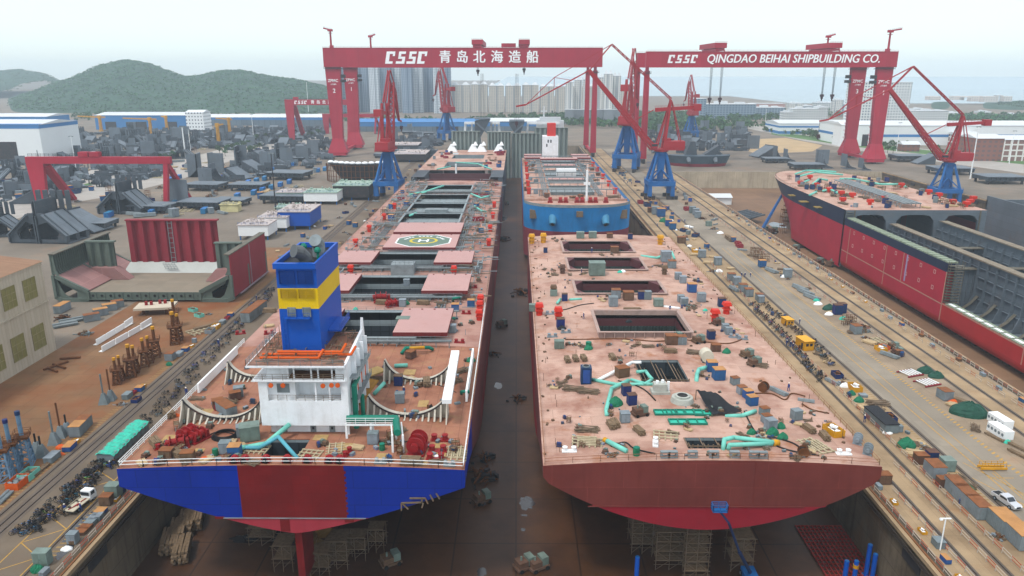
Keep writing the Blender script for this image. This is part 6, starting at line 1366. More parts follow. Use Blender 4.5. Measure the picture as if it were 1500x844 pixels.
# bulkheads standing across the dock head
m_gg = mat('bulkhead_green_grey', '8d9993', .6, var=.1, vs=.1, dirt=.3, ds=.06, dcol='66726d', streak=.3)
for i, (u0, u1, vt, vb) in enumerate(((661, 703, 193, 222), (714, 748, 194, 222), (749, 790, 196, 222), (783, 832, 188, 216))):
    Y = 650 + i * 4 + (30 if i == 3 else 0); a, c = ray(u0, vt, Y), ray(u1, vt, Y); z0 = ray(u0, vb, Y).z
    e_ = empty('ship_block', ((a.x + c.x) / 2, Y, -13), 0, ('pale green corrugated bulkhead standing beyond the open hull', 'pale green corrugated bulkhead with a square cut beside it', 'low grey corrugated bulkhead at the dock head', 'dark edged corrugated bulkhead behind the small red funnel')[i], 'ship block')
    o = corrugated(a.x, c.x, Y, -12.9, a.z, 7, 1.8).build('corrugated_plate', m_gg, e_); o.location = -e_.location
    o = MB().bx(a.x, c.x, Y + 2.4, Y + 12, -13, a.z - 3).build('frame', m_steel, e_); o.location = -e_.location
for i, (u0, u1) in enumerate(((680, 702), (718, 732), (772, 820))):
    p, q = ray(u0, 179, 720), ray(u1, 179, 720); e_ = empty('steel_trestle', (p.x, 720, 0), 0, 'white steel trestle frame behind the corrugated bulkheads', 'trestle', 'white trestles behind the bulkheads'); w_ = q.x - p.x
    MB().bx(0, w_, 0, 6, p.z - 2, p.z).bar((1, 3, p.z - 2), (-2, 3, 0), 2).bar((w_ - 1, 3, p.z - 2), (w_ + 2, 3, 0), 2).bar((w_ * .5, 3, p.z - 2), (w_ * .35, 3, 0), 1.6).build('frame', m_white, e_)
p = ray(806, 185, 730); e_ = empty('ship_superstructure', (p.x, 730, 0), 0, 'white ship superstructure with a mast above the dark bulkheads', 'superstructure'); q = ray(820, 172, 730)
MB().bx(-13, 13, 0, 10, 0, q.z - 3).bx(-10, 10, 1, 9, q.z - 3, q.z).build('house', m_white, e_); MB().tube((-6, 5, q.z), (-6, 5, q.z + 10), .7).bx(-9, -3, 4.6, 5.4, q.z + 5, q.z + 6).build('mast', m_white, e_)
# hull section ashore with the pale upper edge
p = at(497, 268); e_ = empty('ship_block', (p.x + 14, p.y + 14, 0), 0, 'round nosed hull section with white foam top amid dark staging', 'ship block')
b = MB()
for k in range(13): a = math.pi * k / 12; c = math.pi * (k + 1) / 12; b.face([(-24 * math.cos(a), -14 * math.sin(a), 13), (-24 * math.cos(c), -14 * math.sin(c), 13), (-15 * math.cos(c), -6 * math.sin(c), 0), (-15 * math.cos(a), -6 * math.sin(a), 0)])
b.face([(-24 * math.cos(math.pi * k / 12), -14 * math.sin(math.pi * k / 12), 13) for k in range(13)]); b.build('shell', m_dark, e_)
b = MB()
for k in range(11): b.ball((-22 + 4.4 * k, -2 - 9 * math.sin(math.pi * k / 10), 13.6), 2.4, 0, 7, 4, .5)
b.build('foam_cover', m_white, e_); b = MB()
for k in range(26): a = math.pi * k / 25; x, y = -25.5 * math.cos(a), -15.5 * math.sin(a); b.bar((x, y, 0), (x, y, 12.5), .4)
for z in (4, 8, 12): 
    for k in range(25): a = math.pi * k / 25; c = math.pi * (k + 1) / 25; b.bar((-25.5 * math.cos(a), -15.5 * math.sin(a), z), (-25.5 * math.cos(c), -15.5 * math.sin(c), z), .3)
b.build('staging', m_rustp, e_)
# dark bow block on the far shore of the tanker dock
p = at(1028, 245); e_ = empty('ship_block', (p.x, p.y + 15, 0), 0, 'dark grey bow block with red base amid scaffold poles', 'ship block')
b = MB()
for k in range(13):
    a = math.pi * k / 12; c = math.pi * (k + 1) / 12
    for z0, z1, s0, s1, m in ((0, 2.5, .86, .9, 1), (2.5, 9, .9, 1, 0)): b.face([(-27 * s0 * math.cos(a), -16 * s0 * math.sin(a), z0), (-27 * s0 * math.cos(c), -16 * s0 * math.sin(c), z0), (-27 * s1 * math.cos(c), -16 * s1 * math.sin(c), z1), (-27 * s1 * math.cos(a), -16 * s1 * math.sin(a), z1)], m)
b.face([(-27 * math.cos(math.pi * k / 12), -16 * math.sin(math.pi * k / 12), 9) for k in range(13)]); b.build('shell', [mat('bow_slate', '4a5a66', .6, var=.15), m_bred], e_, True)
for sx in (-1, 1): MB().tube((sx * 11, -13, 7), (sx * 11, -17, 4), 2, 10, 0, 1.3).build('hawse_boss', m_steelt, e_)
MB().prism([(-12, 9), (-2, 9), (-4, 20), (-8, 20)], -4, 4).prism([(4, 9), (14, 9), (18, 16), (16, 17)], -4, 4).build('upper_frame', m_steel, e_)
# ---- white topped deckhouse modules and the green ones by the crane
m_modw = mat('module_top', 'c9bfba', .65, var=.12, vs=.3, dirt=.4, ds=.3, dcol='8f8078', grid=(6, 6, .15)); m_modg = mat('module_green', 'a9c2b2', .65, var=.15, vs=.4, dirt=.3, ds=.4)
def module(u, v, w_, d, h, rz, m_top, m_side, label, legs=2.0):
    p = at(u, v); e_ = empty('deckhouse_module', (p.x, p.y, 0), R(rz), label, 'ship module'); MB().bx(-w_ / 2, w_ / 2, 0, d, legs, legs + h).build('body', m_side, e_)
    b = MB().bx(-w_ / 2 - .4, w_ / 2 + .4, -.4, d + .4, legs + h, legs + h + .4); r2 = random.Random(int(u))
    for k in range(26): x, y = r2.uniform(-w_ / 2, w_ / 2 - 1), r2.uniform(0, d - 1); b.bx(x, x + r2.uniform(.3, 1.4), y, y + r2.uniform(.3, 1.4), legs + h + .4, legs + h + r2.uniform(.7, 1.6))
    b.build('deck', m_top, e_); b = MB()
    for x in (-w_ / 2 + .6, 0, w_ / 2 - .6):
        for y in (.6, d - .6): b.bar((x, y, 0), (x, y, legs), .5)
    b.rail([(-w_ / 2, -.3, legs + h + .4), (w_ / 2, -.3, legs + h + .4)], 1.1, 2, .08); b.build('stand', m_cblue, e_)
module(372, 352, 14, 14, 5, 0, m_modw, m_white, 'pale deckhouse module on blue stands beside the red shell'); module(400, 340, 14, 16, 5, 0, m_modw, m_white, 'pale deckhouse module between the blue sided one and the red shell'); module(432, 337, 16, 22, 7, 0, m_modw, m_funb, 'deckhouse module with pale top and bright blue side')
module(425, 297, 16, 14, 4, 0, m_modw, m_modg, 'low pale module behind the white deckhouse modules'); module(470, 300, 20, 16, 5, 0, m_modg, m_white, 'mint green topped module behind the deckhouse modules'); module(515, 294, 22, 22, 7, 0, m_modg, m_dark, 'mint green topped dark module by the crane portal'); module(420, 318, 12, 10, 3, 0, m_modg, m_modg, 'small mint module near the dark pole')
module(600, 238, 28, 40, 5, 0, m_modw, m_dark, 'long pale topped block beside the crane rails'); module(590, 222, 30, 34, 4, 0, m_modw, m_steel, 'long pale topped block behind the first, beside the crane rails')
# ---- huts and containers
def container(w_, d, h, m, ridge=None):
    e_ = empty('container', (0, 0, 0), 0, None, 'container'); b = MB().bx(-w_ / 2, w_ / 2, -d / 2, d / 2, .12, h, 0); n = int(d / .55)
    for k in range(n): y = -d / 2 + .3 + k * (d - .6) / max(1, n - 1); b.bx(-w_ / 2 - .05, -w_ / 2 - .005, y - .1, y + .1, .3, h - .2); b.bx(w_ / 2 + .005, w_ / 2 + .05, y - .1, y + .1, .3, h - .2)
    b.build('shell', m, e_)
    MB().bx(-w_ / 2 - .06, w_ / 2 + .06, -d / 2 - .06, d / 2 + .06, h + .002, h + .09).build('roof', ridge or m, e_)
    b = MB().bx(-w_ / 2 + .15, -.04, -d / 2 - .06, -d / 2 - .005, .3, h - .2).bx(.04, w_ / 2 - .15, -d / 2 - .06, -d / 2 - .005, .3, h - .2)
    for x in (-.5, -.2, .2, .5): b.bar((x, -d / 2 - .09, .3), (x, -d / 2 - .09, h - .2), .05)
    b.build('door', m, e_); return e_
m_cgrey = mat('container_grey', '8b979c', .55, var=.1, vs=.6, dirt=.25, ds=.4, rust=.2, rs=.5, rand=.12); m_crust = mat('container_rust_roof', '8d5a38', .8, var=.25, vs=.8, rust=.4, rs=.6); m_ctan = mat('container_tan_roof', 'c08d58', .8, var=.15, vs=.6)
m_cyard = mat('container_blue', '2f7db8', .55, var=.12, vs=.4, dirt=.2, ds=.3, rand=.15)
m_navy2 = mat('box_navy', '223a6c', .5, var=.15, vs=.6, dirt=.2, ds=.5, rand=.15)
CG = Proto(container(2.4, 6, 2.6, m_cgrey, m_crust)); CT = Proto(container(2.4, 6, 2.6, m_cgrey, m_ctan)); CB = Proto(container(2.5, 8, 2.8, m_cyard)); CW = Proto(container(2.4, 5, 2.5, m_white)); CR = Proto(container(3, 14, 3.2, m_grey, m_crust))
for u, v in ((372, 285), (385, 281), (398, 277), (411, 273), (424, 269), (392, 252), (401, 250), (412, 247), (422, 245), (430, 243), (364, 270), (376, 267), (388, 264), (455, 256), (466, 252), (476, 250), (258, 300), (240, 308), (224, 314), (330, 298), (348, 290), (300, 312), (262, 262), (250, 266), (130, 325), (160, 318)):
    p = at(u, v); CB((p.x, p.y, 0), R(8), 'blue site hut of the rows between the grey yard blocks', 'blue site huts between the yard blocks', auto=False)
p = at(336, 307); module(336, 311, 10, 6, 4, 0, mat('hut_cream', 'd8cf9c', .7), mat('hut_cream', 'd8cf9c', .7), 'cream yellow hut behind the red bulkhead', 0.1)
# ================================================================== LOOSE THINGS
m_tgreen = mat('tarp_green', '1f7a58', .6, var=.25, vs=1.2, bump=.4); m_tdark = mat('tarp_dark_green', '255344', .65, var=.25, vs=1.0, bump=.4); m_tblack = mat('tarp_black', '24272c', .6, var=.2, vs=1.0, bump=.4)
m_tturq = mat('tarp_turquoise', '3fc9ad', .55, var=.12, vs=1.5, dirt=.2, ds=1)
m_timber = mat('timber', '857159', .85, var=.3, vs=2, rust=.2, rs=2); m_plank = mat('new_timber', 'c9b088', .8, var=.15, vs=2)
m_bgrey = mat('box_grey', '87949a', .55, var=.12, vs=.8, dirt=.3, ds=.6, rand=.2); m_bblue2 = mat('box_blue', '2f5f9a', .55, var=.12, vs=.8, dirt=.2, ds=.6, rand=.15); m_brust = mat('box_rust', '6e5544', .8, var=.25, vs=1, rand=.15); m_bgrn = mat('box_green_grey', '7c8f86', .6, var=.12, vs=.8, dirt=.3, ds=.6, rand=.12)
m_tyre = mat('rubber', '1d1d1e', .85, var=.2, vs=2); m_bike = mat('bike_paint', '3a4450', .5, var=.3, vs=1.5, rand=.7); m_bike2 = mat('bike_rust', '6a4a3c', .6, var=.3, vs=1.5, rand=.5)
m_cover_t = mat('worker_blue', '24407e', .8, var=.2, vs=3); m_skin = mat('skin', 'b08468', .6); m_hat = mat('helmet', 'e8e4d8', .4)
m_rw = mat('barrier_white', 'c4b8aa', .6, var=.1, vs=1); m_rr = mat('barrier_red', 'b5442e', .6, var=.15, vs=1)
def P_(e_): return Proto(e_)
def cab(w_, d, h, m, mt):
    e_ = empty('cabinet', (0, 0, 0), 0, None, 'equipment cabinet'); MB().bx(-w_ / 2, w_ / 2, -d / 2, d / 2, .12, h).bx(-w_ / 2 + .1, w_ / 2 - .1, -d / 2 + .1, d / 2 - .1, 0, .119).build('body', m, e_)
    MB().bx(-w_ / 2 - .05, w_ / 2 + .05, -d / 2 - .05, d / 2 + .05, h + .002, h + .08).build('lid', mt, e_)
    b = MB()
    for k in (-.24, .24): b.bx(w_ * k - w_ * .19, w_ * k + w_ * .19, -d / 2 - .035, -d / 2 - .004, .25, h - .15)
    b.bx(-.04, .04, -d / 2 - .06, -d / 2 - .036, h * .45, h * .6); b.build('door', m, e_); return e_
CAB = {'grey': P_(cab(1.9, 1.7, 2.1, m_bgrey, m_bgrey)), 'navy': P_(cab(1.8, 1.6, 2.3, m_navy2, m_brust)), 'blue': P_(cab(2.1, 1.9, 2.2, m_bblue2, m_ctan)), 'rust': P_(cab(2.2, 1.7, 1.8, m_brust, m_crust)), 'green grey': P_(cab(2.9, 2.2, 2.4, m_bgrn, m_bgrn)), 'rust topped grey': P_(cab(2.0, 1.8, 2.0, m_bgrey, m_crust))}
e_ = empty('portable_toilet', (0, 0, 0), 0, None, 'portable toilet'); MB().bx(-1.1, 1.1, -1.1, 1.1, 0, 3.6).build('shell', m_navy2, e_); MB().tube((0, 0, 3.6), (0, 0, 3.8), .8, 14).tube((0, 0, 3.8), (0, 0, 3.83), .6, 14, 1).build('roof_vent', [m_bgrey, m_black], e_); MB().bx(-.7, .7, -1.16, -1.11, .3, 3.2).build('door', m_bblue2, e_); TOI = P_(e_)
def bundle(n, l_, r, m, rows=3, band=True):
    e_ = empty('timber_bundle', (0, 0, 0), 0, None, 'timber bundle'); b = MB(); q = random.Random(n)
    for j in range(rows):
        for k in range(n): b.box(((k - (n - 1) / 2) * r * 2.15 + q.uniform(-.04, .04), q.uniform(-.15, .15), .14 + r + j * r * 2.05), (r * 1.9, l_ * q.uniform(.85, 1.05), r * 1.8), q.uniform(-.04, .04))
    b.build('timber', m, e_); w_ = n * r * 2.2; MB().bx(-w_ / 2, w_ / 2, -l_ * .32, -l_ * .26, 0, .139).bx(-w_ / 2, w_ / 2, l_ * .26, l_ * .32, 0, .139).build('bearer', m_brust, e_); return e_  # loose bearers laid under the timber
TIM = P_(bundle(5, 4, .15, m_timber, 4)); TIM2 = P_(bundle(4, 6.5, .13, m_timber, 2)); PLK = P_(bundle(8, 3.4, .12, m_plank, 2))
e_ = empty('pipe_bundle', (0, 0, 0), 0, None, 'pipe bundle'); b = MB(); q = random.Random(4)
for k in range(22): a = q.uniform(-.25, .25); x, z = q.uniform(-1.1, 1.1), .16 + (k // 8) * .26; l_ = q.uniform(1.8, 3); b.tube((x - l_ * a, -l_, z), (x + l_ * a, l_, z + q.uniform(-.05, .1)), .11, 6)
b.build('pipe', m_bare, e_); MB().bx(-1.3, 1.3, -1, -.85, 0, .1).bx(-1.3, 1.3, .85, 1, 0, .1).build('bearer', m_brust, e_); PIP = P_(e_)  # loose bearers laid under the bare pipes
e_ = empty('pipe_bundle', (0, 0, 0), 0, None, 'pipe bundle'); b = MB()
for k in range(12): x, z = ((k % 5) - 2) * .34 + (k // 5) * .1, .26 + (k // 5) * .3; b.tube((x, -2.6, z), (x, 2.6, z), .16, 8)
b.build('pipe', m_grey, e_); MB().bx(-1, 1, -1.3, -1.15, 0, .1).bx(-1, 1, 1.15, 1.3, 0, .1).build('bearer', m_timber, e_); GPI = P_(e_)  # loose bearers laid under the grey pipes
def heap(w_, d, h, m, seed, name='tarpaulin_heap', cat='tarpaulin'):
    q = random.Random(seed); b = MB(); n, k = 18, 7; P = [(q.uniform(0, 6.3), q.uniform(.1, .25)) for _ in range(5)]
    rows = []
    for j in range(k):
        t = j / (k - 1); r = [(math.cos(2 * math.pi * i / n) * w_ / 2 * (1.04 - t ** 1.6 * .9) * (1 + sum(A * math.sin((f + 2) * 2 * math.pi * i / n + ph) for f, (ph, A) in enumerate(P)) * .28), math.sin(2 * math.pi * i / n) * d / 2 * (1.04 - t ** 1.6 * .9) * (1 + q.uniform(-.08, .08)), h * (t ** .8) * (1 + q.uniform(-.1, .1))) for i in range(n)]; rows.append(r)
    for r in rows: b.v += r
    for j in range(k - 1):
        for i in range(n): b.f.append((j * n + i, j * n + (i + 1) % n, (j + 1) * n + (i + 1) % n, (j + 1) * n + i)); b.mi.append(0)
    b.f.append(tuple((k - 1) * n + i for i in range(n))); b.mi.append(0)
    o = b.build(name, m); tag(o, None, cat); return o
def junk(w_, d, h, ms, seed):
    q = random.Random(seed); b = MB()
    for k in range(46):
        x, y = q.gauss(0, w_ * .26), q.gauss(0, d * .26); z = q.uniform(.1, h) * max(.15, 1 - (abs(x) / w_ + abs(y) / d)); a = q.uniform(0, 3.14); l_ = q.uniform(.25, 1.1)
        if k % 3: b.bar((x - math.cos(a) * l_, y - math.sin(a) * l_, z), (x + math.cos(a) * l_, y + math.sin(a) * l_, z + q.uniform(-.2, .3)), q.uniform(.06, .2), None, k % 3)
        else: b.box((x, y, z), (q.uniform(.3, .9), q.uniform(.2, .7), q.uniform(.2, .6)), a, k % 9 // 3)
    return tag(b.build('scrap_heap', list(ms)), None, 'scrap')
HEA = {'green': P_(heap(3.4, 2.6, 1.9, m_tgreen, 1)), 'dark green': P_(heap(6, 4, 2.2, m_tdark, 2)), 'orange': P_(heap(3, 1.8, 1.0, m_orange, 3)), 'black': P_(heap(3, 2, 1.2, m_tblack, 5)), 'white': P_(heap(2.4, 1.6, .8, m_white, 6)), 'turquoise': P_(heap(2.4, 1.6, 1.1, m_tturq, 7)), 'rusty scrap': P_(junk(2.4, 1.7, .8, (m_rustp, m_bgrey, m_bare), 8)), 'dark scrap': P_(junk(3, 3.4, 1.3, (m_tblack, m_rustp, m_dark), 9))}
def skip(m, mi):
    e_ = empty('skip_bin', (0, 0, 0), 0, None, 'skip'); b = MB(); t = .08
    for (x0, x1, y0, y1) in ((-1.3, -1.3 + t, -2, 2), (1.3 - t, 1.3, -2, 2), (-1.3 + t, 1.3 - t, -2, -2 + t), (-1.3 + t, 1.3 - t, 2 - t, 2)): b.bx(x0, x1, y0, y1, .1, 1.5)
    b.bx(-1.3, 1.3, -2, 2, .02, .099); b.build('tub', m, e_); q = random.Random(3); b = MB()
    for _ in range(14): b.box((q.uniform(-.8, .8), q.uniform(-1.5, 1.5), q.uniform(.5, 1.3)), (q.uniform(.3, .9), q.uniform(.3, 1.2), q.uniform(.2, .5)), q.uniform(0, 3))
    b.build('scrap', mi, e_); return e_
SKP = {'yellow': P_(skip(m_yel, m_white)), 'turquoise': P_(skip(m_turq, m_bare)), 'red': P_(skip(m_bred, m_red)), 'navy': P_(skip(m_navy2, m_rustp)), 'orange': P_(skip(m_orange, m_grey)), 'grey': P_(skip(m_bgrey, m_timber))}
e_ = empty('cable_drum', (0, 0, 0), 0, None, 'cable drum'); b = MB()
for x in (-.6, .6): b.tube((x - .05, 0, 1), (x + .05, 0, 1), 1, 18)
b.build('flange', m_rustp, e_); MB().tube((-.54, 0, 1), (.54, 0, 1), .7, 16).build('cable', m_black, e_); DRM = P_(e_)
e_ = empty('grid_frame', (0, 0, 0), 0, None, 'timber frame'); b = MB()
for x in (-1.6, -.2, 1.2): b.bx(x, x + .25, -2.6, 2.6, .25, .45)
for y in (-2.4, -1.2, 0, 1.2, 2.3): b.bx(-2.2, 2.0, y, y + .25, .02, .249)
b.build('beam', mat('beam_cream', 'c2b696', .7, var=.2, vs=1), e_); GRD = P_(e_)
e_ = empty('hatch_frame', (0, 0, 0), 0, None, 'hatch frame'); b = MB()
for (x0, x1, y0, y1) in ((-1.8, -1.6, -1.1, 1.1), (1.6, 1.8, -1.1, 1.1), (-1.6, 1.6, -1.1, -.9), (-1.6, 1.6, .9, 1.1), (-.1, .1, -.9, .9)): b.bx(x0, x1, y0, y1, .03, .4)
b.build('frame', m_green, e_); MB().bx(-1.6, 1.6, -.9, .9, .02, .12).build('cover_sheet', m_tturq, e_); HFR = P_(e_)
e_ = empty('welding_machine', (0, 0, 0), 0, None, 'machine'); MB().bx(-1.2, 1.2, -.8, .8, .2, .5).bx(-1, .2, -.7, .7, .51, 1.2).build('chassis', m_brust, e_); MB().bx(.25, 1.1, -.6, .6, .51, 1.5).tube((-.4, 0, 1.2), (-.4, 0, 1.7), .12).build('engine', m_bgrn, e_)
b = MB()
for x in (-.8, .8):
    for y in (-.85, .85): b.tube((x, y - .08, .25), (x, y + .08, .25), .25, 10)
b.build('wheel', m_tyre, e_); MAC = P_(e_)
e_ = empty('gas_rack', (0, 0, 0), 0, None, 'gas bottle rack'); b = MB()
for k in range(8): x, y = (k % 4 - 1.5) * .34, (k // 4 - .5) * .4; b.tube((x, y, .1), (x, y, 1.4), .14, 8).tube((x, y, 1.4), (x, y, 1.6), .06, 6)
b.build('bottle', m_bblue2, e_); b = MB().rail([(-.8, -.45, .1), (.8, -.45, .1), (.8, .45, .1), (-.8, .45, .1), (-.8, -.45, .1)], 1.0, 1.6, .07); b.bx(-.8, .8, -.45, .45, 0, .09); b.build('cage', m_brust, e_); GAS = P_(e_)
e_ = empty('tool_box', (0, 0, 0), 0, None, 'tool box'); MB().bx(-.6, .6, -.35, .35, 0, .6).build('body', mat('toolbox', '6f7f8c', .6, var=.2, vs=1, rand=.6), e_); MB().bx(-.63, .63, -.38, .38, .605, .68).build('lid', m_bgrey, e_); BOX = P_(e_)
e_ = empty('drum', (0, 0, 0), 0, None, 'drum'); MB().tube((0, 0, 0), (0, 0, 1.1), .45, 12).tube((0, 0, .5), (0, 0, .56), .48, 12).build('body', m_tgreen, e_); MB().tube((0, 0, 1.1), (0, 0, 1.14), .4, 12).build('lid', m_green, e_); BRL = P_(e_)
e_ = empty('staging_pole', (0, 0, 0), 0, None, 'scaffold'); b = MB()
for x in (-1, 0, 1):
    for y in (-.6, .6): b.bar((x, y, 0), (x, y, 2.2), .07)
for z in (.7, 1.5, 2.1):
    for y in (-.6, .6): b.bar((-1.1, y, z), (1.1, y, z), .07)
    for x in (-1, 0, 1): b.bar((x, -.6, z), (x, .6, z), .07)
b.build('frame', m_rustp, e_); MB().bx(-1.1, 1.1, -.6, .6, 1.51, 1.58).build('plank', m_timber, e_); STG = P_(e_)
DUCTN = 0
def duct(pts, r, m, label, z=13.6, name='ventilation_duct', cat='duct'):
    """pts: (u, v, height above deck)"""
    P = [at(u, v, z + h) for u, v, h in pts]; o = MB().path(P, r * .8, 9).build(name, m, None, True); return tag(o, label, cat)
def hose(pts, r, m, label, zf, name='cable', cat='cable'):
    P = []; pts = [at(u, v, zf + .7) for u, v in pts]
    for i in range(len(pts) - 1):
        p0, p1, p2, p3 = pts[max(0, i - 1)], pts[i], pts[i + 1], pts[min(len(pts) - 1, i + 2)]
        for k in range(6):
            t = k / 6; P.append(.5 * ((2 * p1) + (p2 - p0) * t + (2 * p0 - 5 * p1 + 4 * p2 - p3) * t * t + (3 * p1 - p0 - 3 * p2 + p3) * t ** 3))
    P.append(pts[-1]); f = dk2 if P[0].x > 0 else dk1
    P = [Vector((p.x, p.y, (f(p.x) if zf > 5 else 0) + r)) for p in P]; return tag(MB().path(P, r, 5).build(name, m), label, cat)
ORD = ('first', 'second', 'third', 'fourth', 'fifth', 'sixth', 'seventh', 'eighth')
def put(pr, look, u, v, deck, where, rz=0, sc=1, group=None):
    z = {1: 13.5, 2: 13.7, 0: 0, 3: ZV, -1: FLZ}[deck]; p = at(u, v, z)
    if deck == 1: p.z = dk1(p.x)
    if deck == 2: p.z = dk2(p.x)
    return pr((p.x, p.y, p.z), R(rz), '%s %s' % (look, where), group, sc)
def bollard(par, m, u, v, dkf, rz=0, s=1.0):
    p = at(u, v, 13.8); z = dkf(p.x); c, s_ = math.cos(R(rz)), math.sin(R(rz)); b = MB()
    for k in (-.95, .95): b.tube((p.x + c * k * s, p.y + s_ * k * s, z), (p.x + c * k * s, p.y + s_ * k * s, z + 1.15 * s), .48 * s, 12).tube((p.x + c * k * s, p.y + s_ * k * s, z + 1.0 * s), (p.x + c * k * s, p.y + s_ * k * s, z + 1.16 * s), .56 * s, 12)
    b.box((p.x, p.y, z + .12), (3.2 * s, 1.2 * s, .24), R(rz)); return part(b, 'bollard', m, par)
for u, v in ((644, 641), (641, 657), (638, 669)): bollard(ship1, m_red, u, v, dk1)
for u, v, rz in ((509, 665, 75), (238, 653, 10), (352, 484, 20), (394, 486, 20), (566, 500, 0), (673, 499, 0), (693, 419, 0), (683, 457, 0)): bollard(ship1, m_red, u, v, dk1, rz, .8)
for u, v, rz in ((834, 658, 0), (960, 652, 80), (1236, 662, 0), (829, 486, 0), (809, 491, 0), (806, 458, 0), (1075, 493, 0), (1088, 495, 0)): bollard(ship2, m_white if v > 600 else m_bgrey, u, v, dk2, rz, .8)
def winch(u, v, s, rz, par=ship1, dkf=dk1, m=m_red):
    p = at(u, v, 13.8); z = dkf(p.x); M_ = Matrix.Translation((p.x, p.y, z)) @ Matrix.Rotation(R(rz), 4, 'Z') @ Matrix.Scale(s, 4); b = MB()
    b.bx(-2.6, 2.6, -1.5, 1.5, 0, .35)
    for x in (-1.9, -.4, 1.3): b.tube((x - .1, 0, 1.7), (x + .1, 0, 1.7), 1.55, 18)
    b.tube((-1.9, 0, 1.7), (1.3, 0, 1.7), .85, 14).bx(1.6, 2.5, -.8, .8, .35, 2.2).tube((-2.9, 0, 1.7), (-2.1, 0, 1.7), .7, 12)
    for x in (-2.2, 2.4): b.prism([(-1.2, .3), (1.2, .3), (.4, 2.2), (-.4, 2.2)], x - .1, x + .1, 'x')
    b.v = [tuple(M_ @ Vector(q)) for q in b.v]; return part(b, 'winch', m, par)
winch(612, 656, 1.0, 85); winch(276, 640, .8, 70); winch(262, 652, .7, 20); winch(292, 642, .7, 60); winch(1272, 657, .5, 60, ship2, dk2, m_bgrey); winch(1257, 642, .5, 60, ship2, dk2, m_bgrey); winch(560, 442, .9, 10); winch(575, 449, .7, 30)
def vent(u, v, par, dkf, m, s=1):
    p = at(u, v, 13.8); z = dkf(p.x); part(MB().tube((p.x, p.y, z), (p.x, p.y, z + 2.1 * s), .75 * s, 10).bx(p.x - .9 * s, p.x + .9 * s, p.y - .9 * s, p.y + .9 * s, z + 1.1 * s, z + 1.3 * s).frus((p.x, p.y), (2.0 * s, 2.0 * s), (1.5 * s, 1.5 * s), z + 2.1 * s, z + 2.9 * s), 'ventilator', m, par)
for u, v in ((703, 452), (702, 465), (704, 443), (716, 358), (718, 337), (521, 359), (541, 338), (563, 321), (578, 305), (514, 400), (724, 302), (722, 318), (665, 401)): vent(u, v, ship1, dk1, m_vred)
for u, v in ((790, 458), (818, 466), (1047, 470), (1064, 457)): vent(u, v, ship2, dk2, m_vred, 1.15)
for u, v in ((779, 354), (796, 354), (967, 357)): vent(u, v, ship2, dk2, m_yel, 1.25)
for u, v in ((824, 400), (973, 402), (811, 430)): vent(u, v, ship2, dk2, m_brust, 1.0)
# the green duct bridge aft of the deckhouse, with its supports
b = MB(); p, q, r3 = at(508, 613, 17.2), at(580, 613, 17.2), at(582, 634, 17.2)
b.path([p, q, r3], .62, 12); gd_ = part(b, 'green_duct', m_green, ship1)
b = MB()
for t in (0, .5, 1):
    c = p.lerp(q, t); b.bar((c.x, c.y - .8, 13.4), (c.x, c.y - .8, 16.6), .35); b.bar((c.x, c.y + .8, 13.4), (c.x, c.y + .8, 16.6), .35)
b.bar((p.x, p.y - .9, 16.4), (q.x, q.y - .9, 16.4), .3); b.bar((p.x, p.y + .9, 16.4), (q.x, q.y + .9, 16.4), .3)
for dx in (-.9, .9): b.bar((r3.x + dx, r3.y, 13.4), (r3.x + dx, r3.y, 16.8), .35); b.bar((q.x + dx, q.y, 16.4), (r3.x + dx, r3.y, 16.4), .25)
b.rail([(p.x, p.y - 1, 16.5), (q.x, q.y - 1, 16.5)], 1.2, 1.6, .07, 0, 3); part(b, 'duct_bridge', m_white, ship1)
b = MB(); a0, a1 = at(667, 516, 18.5), at(654, 590, 18.5)
for k in range(4): c, d = a0.lerp(a1, k / 4), a0.lerp(a1, (k + .94) / 4); b.bar(c, d, 1.7, .8)
tag(b.build('box_beam', m_white), 'long white box beam lying over the two saddles of the blue sterned ship', 'beam')
b = MB(); s0, s1 = at(519, 592, 15), at(545, 556, 17.5); b.bar(s0, s1, 3, .25); part(b, 'sloping_walkway', mat('walkway_ochre', 'a87c34', .8, var=.25, vs=1, rust=.4, rs=1), ship1)
b = MB().bar(at(537, 548, 15), at(560, 540, 15), 3.2, .3); part(b, 'walkway_plate', mat('plate_tan', 'c9a868', .8, var=.15, vs=1), ship1)
W1 = 'on the aft deck of the blue sterned ship'
for k, u, v, rz in (('grey', 331, 664, 5), ('blue', 345, 670, 5), ('green grey', 367, 645, 20), ('grey', 355, 640, 20), ('rust', 245, 670, 0), ('rust', 276, 675, 5), ('rust', 320, 596, 30), ('navy', 584, 565, 0), ('grey', 586, 590, 5), ('grey', 547, 650, 0), ('rust', 602, 525, 60), ('grey', 663, 486, 0), ('grey', 590, 450, 0), ('green grey', 591, 482, 0), ('rust', 345, 585, 30), ('grey', 350, 580, 20), ('grey', 596, 420, 0), ('blue', 690, 448, 0), ('blue', 667, 455, 0), ('grey', 703, 392, 0), ('grey', 698, 398, 0), ('blue', 705, 340, 0)):
    put(CAB[k], k + ' steel cabinet', u, v, 1, W1 if v > 500 else 'beside the hatches of the blue sterned ship', rz, 1.15 if k == 'green grey' else .95)
put(CG, 'dark grey open skip container', 332, 604, 1, W1, 45, (.9, .8, .7)); put(SKP['red'], 'low red skip', 320, 596, 1, W1, 30, .7)
for u, v, rz in ((455, 668, 80), (492, 660, 10), (378, 661, 85), (666, 660, 0), (671, 665, 0)): put(GRD, 'cream timber frame', u, v, 1, W1, rz, .75)
for u, v, rz in ((248, 606, 40), (228, 650, 40), (258, 668, 60), (603, 679, 85), (395, 455, 80), (560, 447, 80), (620, 447, 85), (625, 563, 10)): put(TIM, 'weathered timber bundle', u, v, 1, W1 if v > 500 else 'between the hatches of the blue sterned ship', rz, .9)
